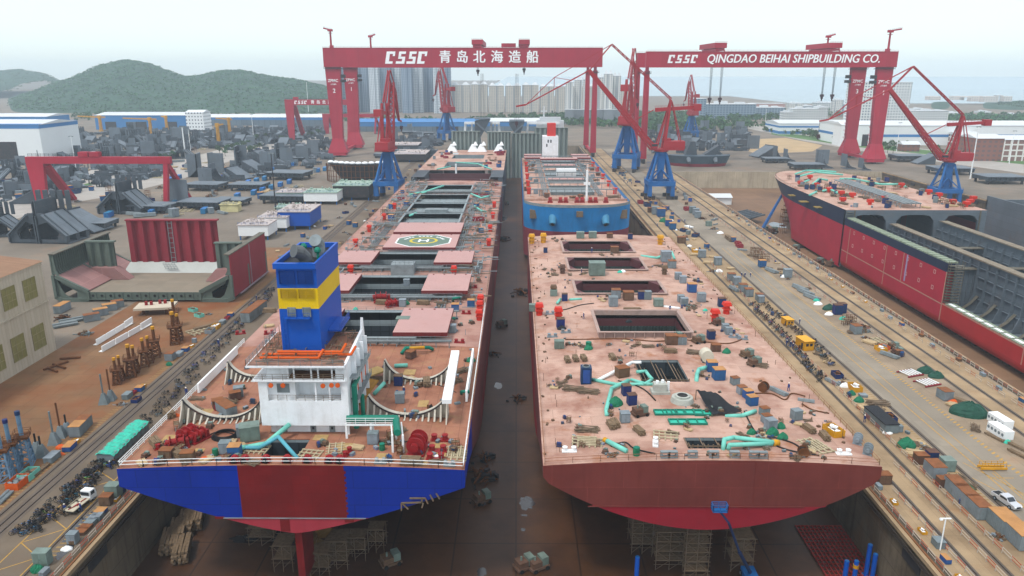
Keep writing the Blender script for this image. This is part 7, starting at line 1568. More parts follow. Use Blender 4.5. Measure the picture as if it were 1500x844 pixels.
for u, v, k in ((300, 674, 'orange'), (257, 607, 'orange'), (640, 668, 'white'), (656, 549, 'orange'), (503, 503, 'orange'), (521, 455, 'turquoise'), (470, 442, 'turquoise'), (595, 447, 'green'), (690, 527, 'green')): put(HEA[k], k + ' tarpaulin heap', u, v, 1, W1 if v > 500 else 'between the hatches of the blue sterned ship', 20, .6)
for u, v in ((316, 668), (340, 660), (560, 660), (612, 690)): 
    if v < 685: put(BRL, 'green drum', u, v, 1, W1, 0, 1.1)
put(DRM, 'rusty cable drum', 630, 600, 1, W1, 30, .6)
b = MB()
for k in range(5): ring_ = [(math.cos(t * .3142) * (2.3 - k * .12), math.sin(t * .3142) * (2.0 - k * .1)) for t in range(21)]; c = at(330, 639, 13.7); b.path([(c.x + x, c.y + y, dk1(c.x) + .12 + k * .14) for x, y in ring_], .11, 5)
tag(b.build('cable_coil', m_black), 'big black cable coil on the aft deck near the stern winches', 'cable coil')
duct([(334, 658, 1.2), (363, 655, .5), (390, 650, 1.0), (424, 622, 2.5)], .55, m_turq, 'pale turquoise fabric duct rising to the white deckhouse'); duct([(345, 656, .6), (380, 656, .6), (408, 640, 2.2), (436, 672, .2)], .42, mat('duct_blue', '5fb3c4', .5, var=.1), 'bluish duct bent down into the stern opening')
duct([(548, 577, .5), (563, 561, 1.5)], .5, m_turq, 'short turquoise duct leaning on the middle walkway'); duct([(578, 536, .5), (597, 535, .6)], .55, m_turq, 'turquoise and red ended duct inside the saddles'); duct([(588, 518, .4), (594, 510, 1.2), (628, 509, 1.2), (634, 512, .3)], .5, m_green, 'green pipe run with orange middle behind the far saddle'); duct([(600, 510, 1.75), (622, 509, 1.75)], .45, m_yel, 'yellow pipe length above the green run behind the far saddle')
for u, v, l_ in ((676, 577, 'turquoise elbow pipe by the saddle end'), (664, 440, 'green pipes beside the open hatch cover'), (656, 470, 'green pipe cluster beside the closest hatch cover')): duct([(u, v, .2), (u, v - 3, 1.6), (u + 9, v - 4, 1.6), (u + 10, v - 2, .2)], .4, m_green, l_)
hose([(312, 665), (345, 640), (320, 632), (300, 640)], .1, m_black, 'black cable looping by the stern winches', 13); hose([(560, 560), (590, 555), (640, 562), (668, 572)], .08, m_black, 'black cable across the saddles deck', 13); hose([(540, 640), (570, 650), (600, 645)], .1, m_black, 'black cable near the big red winch', 13)
b = MB(); 
for k in range(3): b.bx(0, 1, 0, 1, 0, 1)
r_ = random.Random(9)
LANE = 'scattered small on the deck of the blue sterned ship'
b = MB()
for u, v, w_, d in ((505, 655, 3, 2.4), (470, 642, 2.5, 2), (612, 676, 3.2, 1.6), (641, 650, 3, 1.6), (640, 664, 3, 2), (285, 660, 3, 2), (560, 668, 2, 2), (300, 600, 3, 2), (600, 545, 2.5, 3), (620, 590, 2, 3), (250, 640, 3, 3)):
    p = at(u, v, 13.7); b.box((p.x, p.y, dk1(p.x) + .05), (w_, d, .06), 0)
part(b, 'deck_sheet', mat('bare_sheet', 'b99a66', .8, var=.2, vs=1), ship1)
for i in range(230):
    v = r_.choice((r_.uniform(640, 680), r_.uniform(520, 640), r_.uniform(395, 500), r_.uniform(290, 390))); p = at(300, v, 13.5); x = r_.uniform(X1 - B1 + 2, X1 + B1 - 2)
    if abs(x - X1) < 13.2 and (p.y > 168): continue
    if hx0 - 2 < x < hx1 + 2 and 118 < p.y < 146: continue
    if oe[0] - 1 < x < oe[1] + 1 and oe[2] - 1 < p.y < oe[3] + 1: continue
    k, nm = r_.choice(((BOX, 'steel tool box'), (BOX, 'steel tool box'), (GAS, 'blue gas bottle rack'), (PLK, 'pale plank stack'), (MAC, 'wheeled welding set'), (STG, 'rusty staging frame'), (PIP, 'bare pipe bundle')))
    o = k((x, p.y, dk1(x)), r_.uniform(0, 3), nm + ' ' + LANE, nm + ' ' + LANE, r_.uniform(.5, .8), auto=False)
W2 = 'on the brown sterned ship'
def w2(u, v):
    if v > 640: return W2 + ' near the stern rail'
    if v > 600: return W2 + ' by the green frames'
    if v > 525: return W2 + ' around the engine opening'
    if v > 470: return W2 + ' by the closest pit'
    if v > 425: return W2 + ' between the first pits'
    return W2 + ' by the far pits'
for k, u, v, rz, s in (('green grey', 819, 508, 0, 1), ('navy', 917, 580, 10, 1.2), ('navy', 925, 594, 10, 1.2), ('rust', 911, 553, 20, 1.5), ('grey', 915, 619, 5, 1.15), ('blue', 1042, 545, 0, 1.3), ('blue', 1052, 557, 5, 1.4), ('rust topped grey', 1076, 564, 15, 1), ('rust topped grey', 1086, 578, 15, 1.05), ('blue', 1095, 584, 15, 1.0), ('blue', 1101, 594, 15, 1.1), ('rust topped grey', 1119, 609, 15, 1), ('rust topped grey', 1122, 620, 15, 1), ('grey', 1128, 630, 15, 1.2), ('navy', 1041, 497, 10, 1.2), ('rust', 1048, 515, 0, 1.2), ('grey', 1062, 484, 0, 1.1), ('grey', 1067, 489, 0, 1.1), ('green grey', 811, 432, 0, .9), ('navy', 827, 440, 0, 1.15), ('blue', 1013, 427, 0, 1.5), ('grey', 1000, 414, 0, 1.3), ('grey', 993, 409, 0, 1.3), ('grey', 975, 383, 0, 2.2), ('rust topped grey', 984, 392, 0, 1.6), ('grey', 1027, 441, 0, 1.5), ('grey', 1002, 448, 0, 1.3), ('grey', 997, 443, 0, 1.2), ('grey', 898, 450, 0, 1.6), ('rust topped grey', 902, 438, 0, 1.6), ('grey', 948, 440, 0, 1.4), ('green grey', 964, 450, 0, 1.1), ('rust', 920, 441, 0, 1.7), ('navy', 939, 440, 0, 1.3), ('green grey', 874, 404, 0, 2.2), ('navy', 821, 479, 5, 1.4), ('green grey', 781, 452, 0, 1), ('rust', 983, 506, 0, 1.6), ('rust topped grey', 998, 506, 0, 1.3), ('rust', 900, 372, 0, 1.6), ('green grey', 850, 350, 0, 1.3), ('green grey', 868, 350, 0, 1.3), ('rust', 893, 350, 0, 1.3), ('navy', 923, 351, 0, 1.2), ('navy', 799, 369, 0, 1), ('navy', 1057, 447, 0, 1.4)):
    put(CAB[k], k.replace(' grey', '') + ' steel cabinet', u, v, 2, w2(u, v), rz, s * .78)
put(TOI, 'tall navy cabin with round vent', 858, 560, 2, W2 + ' by the white tube', 0, 1)
for u, v, rz in ((831, 528, 5), (843, 527, 5), (855, 527, 8), (897, 527, 10), (895, 626, 10), (901, 624, 10), (936, 636, 20), (1185, 630, 15), (982, 519, 85), (921, 458, 90), (931, 458, 88), (1208, 640, 0)): put(TIM, 'weathered timber bundle', u, v, 2, w2(u, v), rz, .72)
for u, v, rz in ((860, 630, 85), (840, 570, 80), (1110, 535, 70), (1020, 520, 80), (862, 575, 80)): put(PIP, 'bare scaffold pipe bundle', u, v, 2, w2(u, v), rz, .8)
for u, v, rz in ((864, 648, 85), (856, 645, 85), (1190, 652, 20), (1200, 655, 20), (975, 641, 80)): put(GRD, 'cream timber frame', u, v, 2, w2(u, v), rz, .85)
for u, v, rz in ((971, 608, 0), (989, 608, 0), (1004, 608, 0), (1016, 608, 0), (993, 622, 0), (1021, 622, 0), (1029, 609, 0)): put(HFR, 'green hatch frame', u, v, 2, W2 + ' behind the stern opening', rz, .95)
for u, v, k, s in ((901, 594, 'green', .9), (862, 512, 'green', .6), (1064, 517, 'green', .6), (1131, 637, 'green', .7), (1146, 643, 'green', .6), (1143, 627, 'green', .55), (1100, 637, 'green', .5), (921, 474, 'black', .6), (912, 400, 'white', .9), (908, 401, 'turquoise', .7), (823, 481, 'black', .8), (1092, 523, 'white', .7), (1033, 455, 'turquoise', .6)): put(HEA[k], k + ' tarpaulin bundle', u, v, 2, w2(u, v), 20, s)
put(SKP['yellow'], 'open yellow skip', 1221, 632, 2, W2 + ' close to the quay side rail', 15, .85); put(CAB['grey'], 'bright green steel cabinet', 1166, 613, 2, W2 + ' near the timber stack', 15, .9)
put(DRM, 'rusty cable drum', 1118, 573, 2, W2 + ' beside the grey sheets', 50, 1.0); put(DRM, 'rusty cable drum', 1176, 669, 2, W2 + ' near the stern rail', 80, .9)
put(GPI, 'grey pipe bundle', 1140, 574, 2, W2 + ' near the blue cabinets', 30, .8); put(GPI, 'grey pipe bundle', 1181, 585, 2, W2 + ' close to the quay side rail', 70, .6)
for u, v in ((937, 610), (1094, 522), (1105, 534), (1023, 503), (1052, 475), (990, 500)): put(MAC, 'wheeled welding set', u, v, 2, w2(u, v), 20, 1.25)
put(BRL, 'green drum', 932, 668, 2, W2 + ' near the stern rail', 0, 1.3); put(BRL, 'green drum', 862, 511, 2, w2(862, 511), 0, 1.5)
# white blower housing amidships
p = at(999, 590, 13.8); e_ = empty('blower_housing', (p.x, p.y, dk2(p.x)), 0, 'round white blower housing with a dark fan opening behind the green frames', 'machine'); MB().tube((0, 0, 0), (0, 0, 1.4), 2.7, 22, 0, 2.4).tube((0, 0, 1.4), (0, 0, 1.9), 1.7, 20).build('housing', mat('housing_pale', 'c2c6bc', .6, var=.15, vs=.8, dirt=.4, ds=.8), e_); e_.scale = (.85, .85, .7); MB().tube((0, 0, 1.9), (0, 0, 1.93), 1.2, 18).build('fan_opening', m_black, e_)
p = at(966, 577, 13.8); e_ = empty('white_machine', (p.x, p.y, dk2(p.x)), 0, 'white box machine with two short stacks beside the engine opening', 'machine'); MB().bx(-1.6, 1.6, -1.2, 1.2, 0, 2.6).bx(-2.2, 2.4, -1.5, 1.6, 0, .7).build('body', mat('housing_pale', 'c2c6bc'), e_); e_.scale = (.8, .8, .8); MB().tube((-.7, 0, 2.6), (-.7, 0, 3.2), .4).tube((.7, .3, 2.6), (.7, .3, 3.3), .4).tube((2.1, 0, .7), (2.1, 0, 3), .35).build('stack', m_white, e_)
p = at(1034, 531, 13.8); e_ = empty('white_tank', (p.x, p.y, dk2(p.x)), 0, 'cream horizontal tank beside the blue cabinets', 'tank'); MB().tube((0, -1.2, 1.6), (0, 1.2, 1.6), 1.4, 16).build('shell', mat('tank_cream', 'd2ccb8', .6), e_); MB().bx(-1, 1, -.8, -.5, 0, .6).bx(-1, 1, .5, .8, 0, .6).build('saddle', m_bgrey, e_)
# black tarpaulin sagging over its frame
b = MB(); c4 = [at(1020, 571, 16.2), at(1048, 575, 16.2), at(1086, 604, 14.6), at(1043, 607, 14.6)]; n = 9
for j in range(n + 1):
    for i in range(n + 1):
        s, t = i / n, j / n; q = (c4[0] * (1 - s) + c4[1] * s) * (1 - t) + (c4[3] * (1 - s) + c4[2] * s) * t; b.v.append((q.x, q.y, q.z - 1.1 * math.sin(math.pi * s) * math.sin(math.pi * t) + .12 * math.sin(i * 2.1 + j)))
for j in range(n):
    for i in range(n): k = j * (n + 1) + i; b.f.append((k, k + 1, k + n + 2, k + n + 1)); b.mi.append(0)
tt = b.build('tarpaulin', m_tblack, None, True); tag(tt, 'large black tarpaulin sagging from a frame beside the blower', 'tarpaulin')
b = MB()
for c in c4: b.bar((c.x, c.y, 13.5), (c.x, c.y, c.z), .15)
b.build('pole', m_bare, tt)
TUR = m_turq
duct([(867, 556, .4), (902, 563, .6), (965, 563, .7)], .45, TUR, 'long turquoise duct lying by the navy cabin'); duct([(921, 557, 1.0), (896, 569, 1.0), (888, 600, .8), (889, 609, .3)], .5, TUR, 'bent turquoise duct running past the green bundle')
duct([(874, 558, .4), (926, 531, 1.8), (939, 531, 2.2)], .45, m_white, 'straight white tube slanting to the engine opening'); duct([(932, 545, 1.2), (946, 544, 1.4), (951, 551, 1.4), (956, 556, .8)], .45, TUR, 'curled turquoise duct by the engine opening edge'); duct([(924, 556, .9), (945, 562, .9), (955, 556, .8)], .4, TUR, 'short turquoise duct crossing the long one')
duct([(889, 646, .6), (918, 661, .6)], .55, TUR, 'single turquoise duct with a yellow end near the stern'); duct([(885, 644, .6), (889, 646, .6)], .6, m_yel, 'yellow duct coupling near the stern')
duct([(1059, 661, .2), (1061, 644, 1.8), (1075, 641, 1.8), (1133, 648, 1.0)], .5, TUR, 'upper turquoise duct rising out of the stern opening'); duct([(1066, 660, .2), (1069, 652, 1.5), (1131, 650, .8)], .48, TUR, 'lower turquoise duct rising out of the stern opening'); duct([(1132, 649, .8), (1140, 649, .6)], .75, m_yel, 'yellow fan at the end of the twin stern ducts')
duct([(1062, 610, .4), (1087, 609, .6), (1107, 602, .8)], .5, TUR, 'turquoise duct along the lower edge of the black tarpaulin'); duct([(1036, 538, 1.2), (1024, 541, 1.4), (1021, 548, 1), (1020, 560, .3)], .55, TUR, 'arched turquoise duct at the corner of the engine opening')
duct([(939, 375, .3), (962, 378, .4), (973, 374, 1)], .6, TUR, 'turquoise duct among the far hatch pits'); duct([(976, 372, 1.2), (984, 369, 1.4), (988, 379, .4)], .5, TUR, 'turquoise duct behind the tall grey cabinet'); duct([(834, 439, .3), (852, 438, .4)], .45, TUR, 'short turquoise duct beside a navy cabinet'); duct([(970, 449, .4), (996, 452, .4)], .5, m_white, 'white duct lying beside the second hatch pit'); duct([(816, 444, .5), (821, 438, .6)], .45, TUR, 'turquoise duct stub beside the brown post')
for pts, l_ in (([(828, 497), (860, 498), (910, 499), (960, 503), (985, 500)], 'long brown cable before the closest hatch pit'), ([(1000, 500), (1040, 503), (1070, 503), (1095, 492)], 'brown cable running to the quay side rail'), ([(1100, 578), (1130, 577), (1150, 585), (1160, 575), (1180, 578)], 'looping brown cable past the cable drum'), ([(1090, 605), (1110, 640), (1150, 660), (1200, 668)], 'dark cable from the tarpaulin to the stern'), ([(1175, 590), (1190, 598), (1215, 602)], 'brown cable beside the grey tubes'), ([(1120, 640), (1160, 650), (1180, 664)], 'dark cable by the twin ducts'), ([(905, 560), (925, 565), (945, 575), (960, 590)], 'dark cable by the navy cabinets'), ([(895, 655), (915, 650), (930, 660), (960, 668)], 'dark cable near the stern ducts'), ([(808, 456), (830, 453), (850, 448), (870, 446)], 'dark cable by the red vents')): hose(pts, .14, m_rustp if 'brown' in l_ else m_black, l_ + ' of the pink deck', 13)
LANE2 = 'scattered small on the pink deck of the brown sterned ship'
for i in range(330):
    if i % 9 == 0: cx_, cy_ = r_.uniform(X2 - B2 + 3, X2 + B2 - 3), at(300, r_.choice((r_.uniform(620, 665), r_.uniform(500, 640), r_.uniform(350, 500))), 13.7).y
    x, y_ = min(X2 + B2 - 1, max(X2 - B2 + 1, cx_ + r_.gauss(0, 1.7))), max(Y2S + 1.5, cy_ + r_.gauss(0, 2.2)); p = Vector((x, y_, 0))
    if any(h[0] - 1.5 < x < h[1] + 1.5 and h[2] - 2 < p.y < h[3] + 2 for h in H2 + [op1, op2]): continue
    k, nm = r_.choice(((BOX, 'steel tool box'), (BOX, 'steel tool box'), (GAS, 'blue gas bottle rack'), (PLK, 'pale plank stack'), (MAC, 'wheeled welding set'), (STG, 'rusty staging frame'), (PIP, 'bare pipe bundle'), (HEA['rusty scrap'], 'rusty scrap heap')))
    k((x, p.y, dk2(x)), r_.uniform(0, 3), nm + ' ' + LANE2, nm + ' ' + LANE2, r_.uniform(.25, .6), auto=False)
b = MB()                                                              # thin uprights, lugs and small fittings welded on the deck
for i in range(150):
    x, y = r_.choice((r_.uniform(X2 - B2 + .8, X2 - B2 + 4), r_.uniform(X2 + B2 - 6, X2 + B2 - .8), r_.uniform(X2 - B2, X2 + B2))), r_.uniform(Y2S + 2, Y2E - 4)
    if any(h[0] < x < h[1] and h[2] < y < h[3] for h in H2 + [op1, op2]): continue
    z = dk2(x)
    if i % 3 == 0: b.bar((x, y, z), (x, y, z + r_.uniform(.8, 1.8)), .08)
    else: b.box((x, y, z + .15), (r_.uniform(.2, .9), r_.uniform(.15, .5), .3), r_.uniform(0, 3))
part(b, 'deck_fitting', m_brust, ship2)
b = MB()
for i in range(160):
    x, y = r_.choice((r_.uniform(X1 - B1 + .8, X1 - 14), r_.uniform(X1 + 14, X1 + B1 - .8))), r_.uniform(Y1S + 2, Y1E - 4); z = dk1(x)
    if i % 3 == 0: b.bar((x, y, z), (x, y, z + r_.uniform(.8, 2.2)), .1)
    else: b.box((x, y, z + .2), (r_.uniform(.3, 1.4), r_.uniform(.2, .8), .4), r_.uniform(0, 3))
part(b, 'deck_fitting', m_bgrey, ship1)
def person(seed):
    me = bpy.data.meshes.new('person'); bm = bmesh.new(); J = {}
    def v(n, x, y, z): J[n] = bm.verts.new((x, y, z))
    for n, c in (('pel', (0, 0, .95)), ('ch', (0, .01, 1.32)), ('nk', (0, .02, 1.5)), ('hd', (0, .04, 1.64)), ('tp', (0, .04, 1.76))): v(n, *c)
    for s, t in ((-1, 'l'), (1, 'r')):
        st = .16 if s > 0 else -.1
        for n, c in (('hp', (s * .1, 0, .9)), ('kn', (s * .12, st * .8, .5)), ('an', (s * .12, st * .6, .08)), ('to', (s * .13, st * .6 + .18, .04)), ('sh', (s * .2, .01, 1.4)), ('el', (s * .27, -st * .5, 1.12)), ('wr', (s * .26, .1 - st * .6, .9)), ('ha', (s * .25, .14 - st * .7, .8))): v(n + t, *c)
    for a, c in (('pel', 'ch'), ('ch', 'nk'), ('nk', 'hd'), ('hd', 'tp')): bm.edges.new((J[a], J[c]))
    for t in 'lr':
        for a, c in (('pel', 'hp' + t), ('hp' + t, 'kn' + t), ('kn' + t, 'an' + t), ('an' + t, 'to' + t), ('ch', 'sh' + t), ('sh' + t, 'el' + t), ('el' + t, 'wr' + t), ('wr' + t, 'ha' + t)): bm.edges.new((J[a], J[c]))
    rad = {'pel': .15, 'ch': .17, 'nk': .065, 'hd': .1, 'tp': .085, 'hp': .1, 'kn': .07, 'an': .05, 'to': .045, 'sh': .075, 'el': .05, 'wr': .04, 'ha': .045}
    bm.verts.index_update(); names = {q.index: n for n, q in J.items()}; bm.to_mesh(me); bm.free()
    o = bpy.data.objects.new('person', me); COL.objects.link(o); md = o.modifiers.new('s', 'SKIN'); ly = me.skin_vertices[0] if me.skin_vertices else me.attributes.new('skin', 'FLOAT', 'POINT')
    for i, q in enumerate(me.skin_vertices[0].data): n = names[i]; r = rad.get(n, rad.get(n[:-1], .06)); q.radius = (r, r * (.75 if n in ('ch', 'pel') else 1)); q.use_root = n == 'pel'
    o.modifiers.new('u', 'SUBSURF').levels = 1; o.modifiers['u'].render_levels = 1
    m2 = bpy.data.meshes.new_from_object(o.evaluated_get(bpy.context.evaluated_depsgraph_get())); o.modifiers.clear(); o.data = m2
    m2.materials.clear(); m2.materials.append(m_cover_t); m2.materials.append(m_skin)
    for p in m2.polygons: p.material_index = 1 if p.center.z > 1.53 or (p.center.z < .86 and abs(p.center.x) > .2) else 0
    MB().tube((0, .04, 1.72), (0, .04, 1.76), .15, 10).ball((0, .04, 1.75), .125, 0, 10, 6).build('helmet', m_hat, o)
    tag(o, None, 'person'); return o
PER = P_(person(1))
for u, v, d, where in ((273, 575, 1, 'standing before the near saddle'), (592, 578, 1, 'standing between the white saddles'), (337, 664, 1, 'beside the grey cabinet at the stern'), (320, 502, 1, 'at the rail by the long tin shed'), (866, 396, 2, 'on the green grey cabinet at the far pits'), (852, 402, 2, 'beside the third hatch pit corner'), (855, 468, 2, 'by the closest hatch pit corner'), (981, 458, 2, 'near the white lying duct'), (1155, 571, 2, 'walking beside the grey sheets'), (1171, 475, 0, 'walking alone on the wide grey road'), (1266, 619, 0, 'beside the long black covered row'), (1086, 406, 0, 'of three walking abreast on the road, first'), (1091, 406, 0, 'of three walking abreast on the road, middle one'), (1099, 406, 0, 'of three walking abreast on the road, last'), (963, 332, 0, 'beside the light pole at the rail'), (1003, 326, 0, 'near the flat bed trailer'), (1152, 507, 0, 'crouched group by the bicycles, first'), (1158, 509, 0, 'in the group by the bicycles, second'), (1161, 512, 0, 'in the group by the bicycles, third'), (96, 752, 0, 'behind the white truck bed'), (119, 750, 0, 'at the side of the white truck bed'), (162, 688, 0, 'under the corner of the blue stern'), (183, 655, 0, 'beside the turquoise covered row'), (914, 267, 0, 'far down the road, first of three'), (919, 269, 0, 'far down the road, second of three'), (925, 270, 0, 'far down the road, third of three'), (376, 440, 0, 'beside the long tin shed'), (1010, 335, 0, 'beside the trailer on the road')):
    z = 13.7 if d else 0; p = at(u, v, z); p.z = dk1(p.x) if d == 1 else dk2(p.x) if d == 2 else .02
    if where.startswith('on the green'): p.z += 5.4
    PER((p.x, p.y, p.z), r_.uniform(0, 6), 'worker in blue overalls and pale helmet ' + where, None, 1.05)
def bicycle(m, child=False):
    e_ = empty('bicycle', (0, 0, 0), 0, None, 'bicycle')
    for x in (-.52, .52):
        b = MB(); n = 12
        for k in range(n): a, c = 2 * math.pi * k / n, 2 * math.pi * (k + 1) / n; b.bar((x + .33 * math.cos(a), 0, .34 + .33 * math.sin(a)), (x + .33 * math.cos(c), 0, .34 + .33 * math.sin(c)), .05)
        for k in range(4): a = k * .785; b.bar((x - .32 * math.cos(a), 0, .34 - .32 * math.sin(a)), (x + .32 * math.cos(a), 0, .34 + .32 * math.sin(a)), .015)
        b.build('wheel', m_tyre, e_)
    b = MB()
    for p, q in (((-.52, .34), (0, .32)), ((-.52, .34), (-.16, .78)), ((0, .32), (-.2, .9)), ((0, .32), (.38, .82)), ((-.16, .76), (.38, .82)), ((.52, .34), (.36, .95))): b.bar((p[0], 0, p[1]), (q[0], 0, q[1]), .06)
    b.bx(-.7, -.3, -.12, .12, .68, .71); b.build('frame', m, e_); MB().bar((.34, -.28, 1.0), (.34, .28, 1.0), .05).bx(.4, .68, -.17, .17, .78, .98).build('handlebar', m_tyre, e_); MB().frus((-.2, 0), (.26, .2), (.2, .14), .9, .98).build('saddle', m_tyre, e_); return e_
BK = [P_(bicycle(m_bike)), P_(bicycle(m_bike2)), P_(bicycle(mat('bike_blue', '3a6a9a', .5, var=.2, rand=.4))), P_(bicycle(mat('bike_lime', '7fb04a', .5)))]
def row_b(pts, n, wid, where, grp, lime=True):
    P = [at(u, v) for u, v in pts]; L_ = [0]
    for a, c in zip(P, P[1:]): L_.append(L_[-1] + (c - a).length)
    for i in range(n):
        s = (i + r_.random()) / n * L_[-1]; k = max(j for j in range(len(L_) - 1) if L_[j] <= s); p = P[k].lerp(P[k + 1], (s - L_[k]) / (L_[k + 1] - L_[k]))
        c = r_.choices((0, 1, 2, 3), (6, 2, 3, .4 if lime else 0))[0]; nm = ('dark', 'rusty brown', 'blue', 'lime green')[c]
        BK[c]((p.x + r_.uniform(-wid, wid), p.y, 0), R(r_.uniform(-25, 35)), nm + ' bicycle parked in the dense row ' + where, nm + ' bicycles ' + grp, r_.uniform(1.05, 1.25), auto=False)
row_b(((36, 786), (90, 744), (140, 690), (158, 678)), 84, 2.6, 'beside the white truck', 'beside the white truck')
row_b(((206, 630), (250, 582), (300, 530), (345, 482), (400, 424)), 96, 2.0, 'along the left dock edge'.replace('left ', 'blue ship '), 'along the blue ship dock edge', False)
row_b(((1100, 446), (1150, 494), (1170, 520), (1205, 560)), 66, 1.0, 'on the road edge by the yellow huts', 'by the yellow huts', False)
row_b(((1118, 446), (1150, 474), (1196, 508), (1222, 538)), 44, 1.0, 'close behind the yellow huts', 'behind the yellow huts', False)
def wheels(e_, pos, r=.42, w_=.28):
    for x, y in pos: o = MB().tube((x - w_ / 2, y, r), (x + w_ / 2, y, r), r, 16).build('wheel', m_tyre, e_); MB().tube((x - w_ / 2 - .02, y, r), (x + w_ / 2 + .02, y, r), r * .55, 12).build('rim', m_bgrey, o)
p = at(1473, 738); e_ = empty('pickup_truck', (p.x, p.y, .01), R(192), 'silver crew cab pickup truck parked by the grey containers', 'pickup')
m_silv = mat('silver_paint', 'c9ccd0', .3, .4, var=.03)
b = MB().prism([(2.65, .45), (2.7, .85), (2.4, 1.08), (1.25, 1.16), (.55, 1.72), (-.75, 1.76), (-.98, 1.2), (-2.65, 1.15), (-2.7, .5), (2.2, .38)], -.86, .86, 'x'); b.v = [(x, y, z) for x, y, z in b.v]; b.build('body', m_silv, e_)
MB().bx(-.72, .72, -2.5, -1.0, 1.12, 1.2).build('load_bed', m_black, e_); MB().bx(-.88, -.865, -.6, .9, 1.22, 1.62).bx(.865, .88, -.6, .9, 1.22, 1.62).build('window', m_glass, e_); MB().face([(-.72, 1.26, 1.19), (.72, 1.26, 1.19), (.66, .62, 1.7), (-.66, .62, 1.7)]).build('windscreen', m_glass, e_)
for x in (-.62, .62): MB().bx(x - .18, x + .18, 2.6, 2.74, .72, .92).build('headlight', m_white, e_)
MB().bx(-.5, .5, 2.66, 2.73, .6, .9).build('grille', m_black, e_); wheels(e_, ((-.8, 1.65), (.8, 1.65), (-.8, -1.6), (.8, -1.6)), .38)
p = at(119, 742); e_ = empty('flatbed_truck', (p.x, p.y, .01), R(-8), 'small white flatbed truck parked beside the row of bicycles', 'truck')
MB().prism([(3.1, .5), (3.15, 1.3), (2.8, 2.25), (1.5, 2.3), (1.35, .5)], -.95, .95, 'x').build('cab', m_white, e_); MB().bx(-1.0, 1.0, -3.1, 1.25, .85, 1.0).bx(-1.0, -.95, -3.1, 1.25, 1.0, 1.25).build('load_bed', mat('bed_cream', 'cfc6ae', .6), e_)
MB().bx(-.8, .8, 1.3, 1.345, 1.4, 2.1).build('rear_window', m_glass, e_); MB().bx(-.98, -.955, 1.7, 2.6, 1.4, 2.05).bx(.955, .98, 1.7, 2.6, 1.4, 2.05).build('window', m_glass, e_); MB().bx(-.5, .5, -2.9, 2.8, .5, .84).build('chassis', m_dark, e_); wheels(e_, ((-.8, 2.3), (.8, 2.3), (-.8, -1.7), (.8, -1.7)), .4)
b = MB(); q = random.Random(2)
for _ in range(6): b.bar((q.uniform(-.7, .3), q.uniform(-2.8, 0), 1.06), (q.uniform(-.2, .8), q.uniform(-2, 1), 1.08), .12)
tag(b.build('steel_bar', m_red, None, False, e_.matrix_world.translation if False else (p.x, p.y, .01)), 'loose red bars lying on the truck bed', 'bars')
for u, v, pr, lk, rz, s in ((115, 636, CT, 'short grey container with tan roof beside the jack posts', 5, (1.0, .55, .95)), (124, 626, CG, 'dark grey container behind the tan roofed one', 5, (1.0, .5, .9)), (135, 470, CG, 'grey container, first of the row before the open hull block', -52, (1, .75, .9)), (148, 462, CT, 'grey container, second of the row before the open hull block', -52, (1, .7, .9)), (161, 455, CT, 'grey container, third of the row before the open hull block', -52, (1, .7, .9)), (173, 450, CG, 'grey container, fourth of the row before the open hull block', -52, (1, .6, .9)), (92, 456, CT, 'grey container by the open hull block corner', 0, 1), (373, 463, CR, 'long tin shed with a rust roof behind the ship rail', -4, (1, 1, 1)),
                           (250, 527, CG, 'small slate container by the rusty jack towers', 0, (.9, .4, .8))):
    p = at(u, v); pr((p.x, p.y, 0), R(rz), lk, None, s, auto=False)
p = at(172, 655); e_ = empty('covered_crate_row', (-83, 143.4, 0), 0, 'long row of crates under bright turquoise sheeting', 'covered crates')
b = MB()
for k in range(8): b.bx(-1.7, 1.7, -7.6 + k * 1.9, -5.9 + k * 1.9, .1, 1.9)
b.build('crate', m_bgrey, e_); b = MB(); n, k2 = 26, 5
for j in range(n + 1):
    for i in range(k2 + 1): b.v.append((-1.95 + 3.9 * i / k2, -7.8 + 15.4 * j / n, 2.05 + .14 * math.sin(j * 2.4 + i) + .1 * math.sin(i * 2 + j * .9) - (.3 if i in (0, k2) else 0)))
for j in range(n):
    for i in range(k2): q = j * (k2 + 1) + i; b.f.append((q, q + 1, q + k2 + 2, q + k2 + 1)); b.mi.append(0)
b.build('sheeting', m_tturq, e_)
LQ = 'along the quay edge by the jack towers'
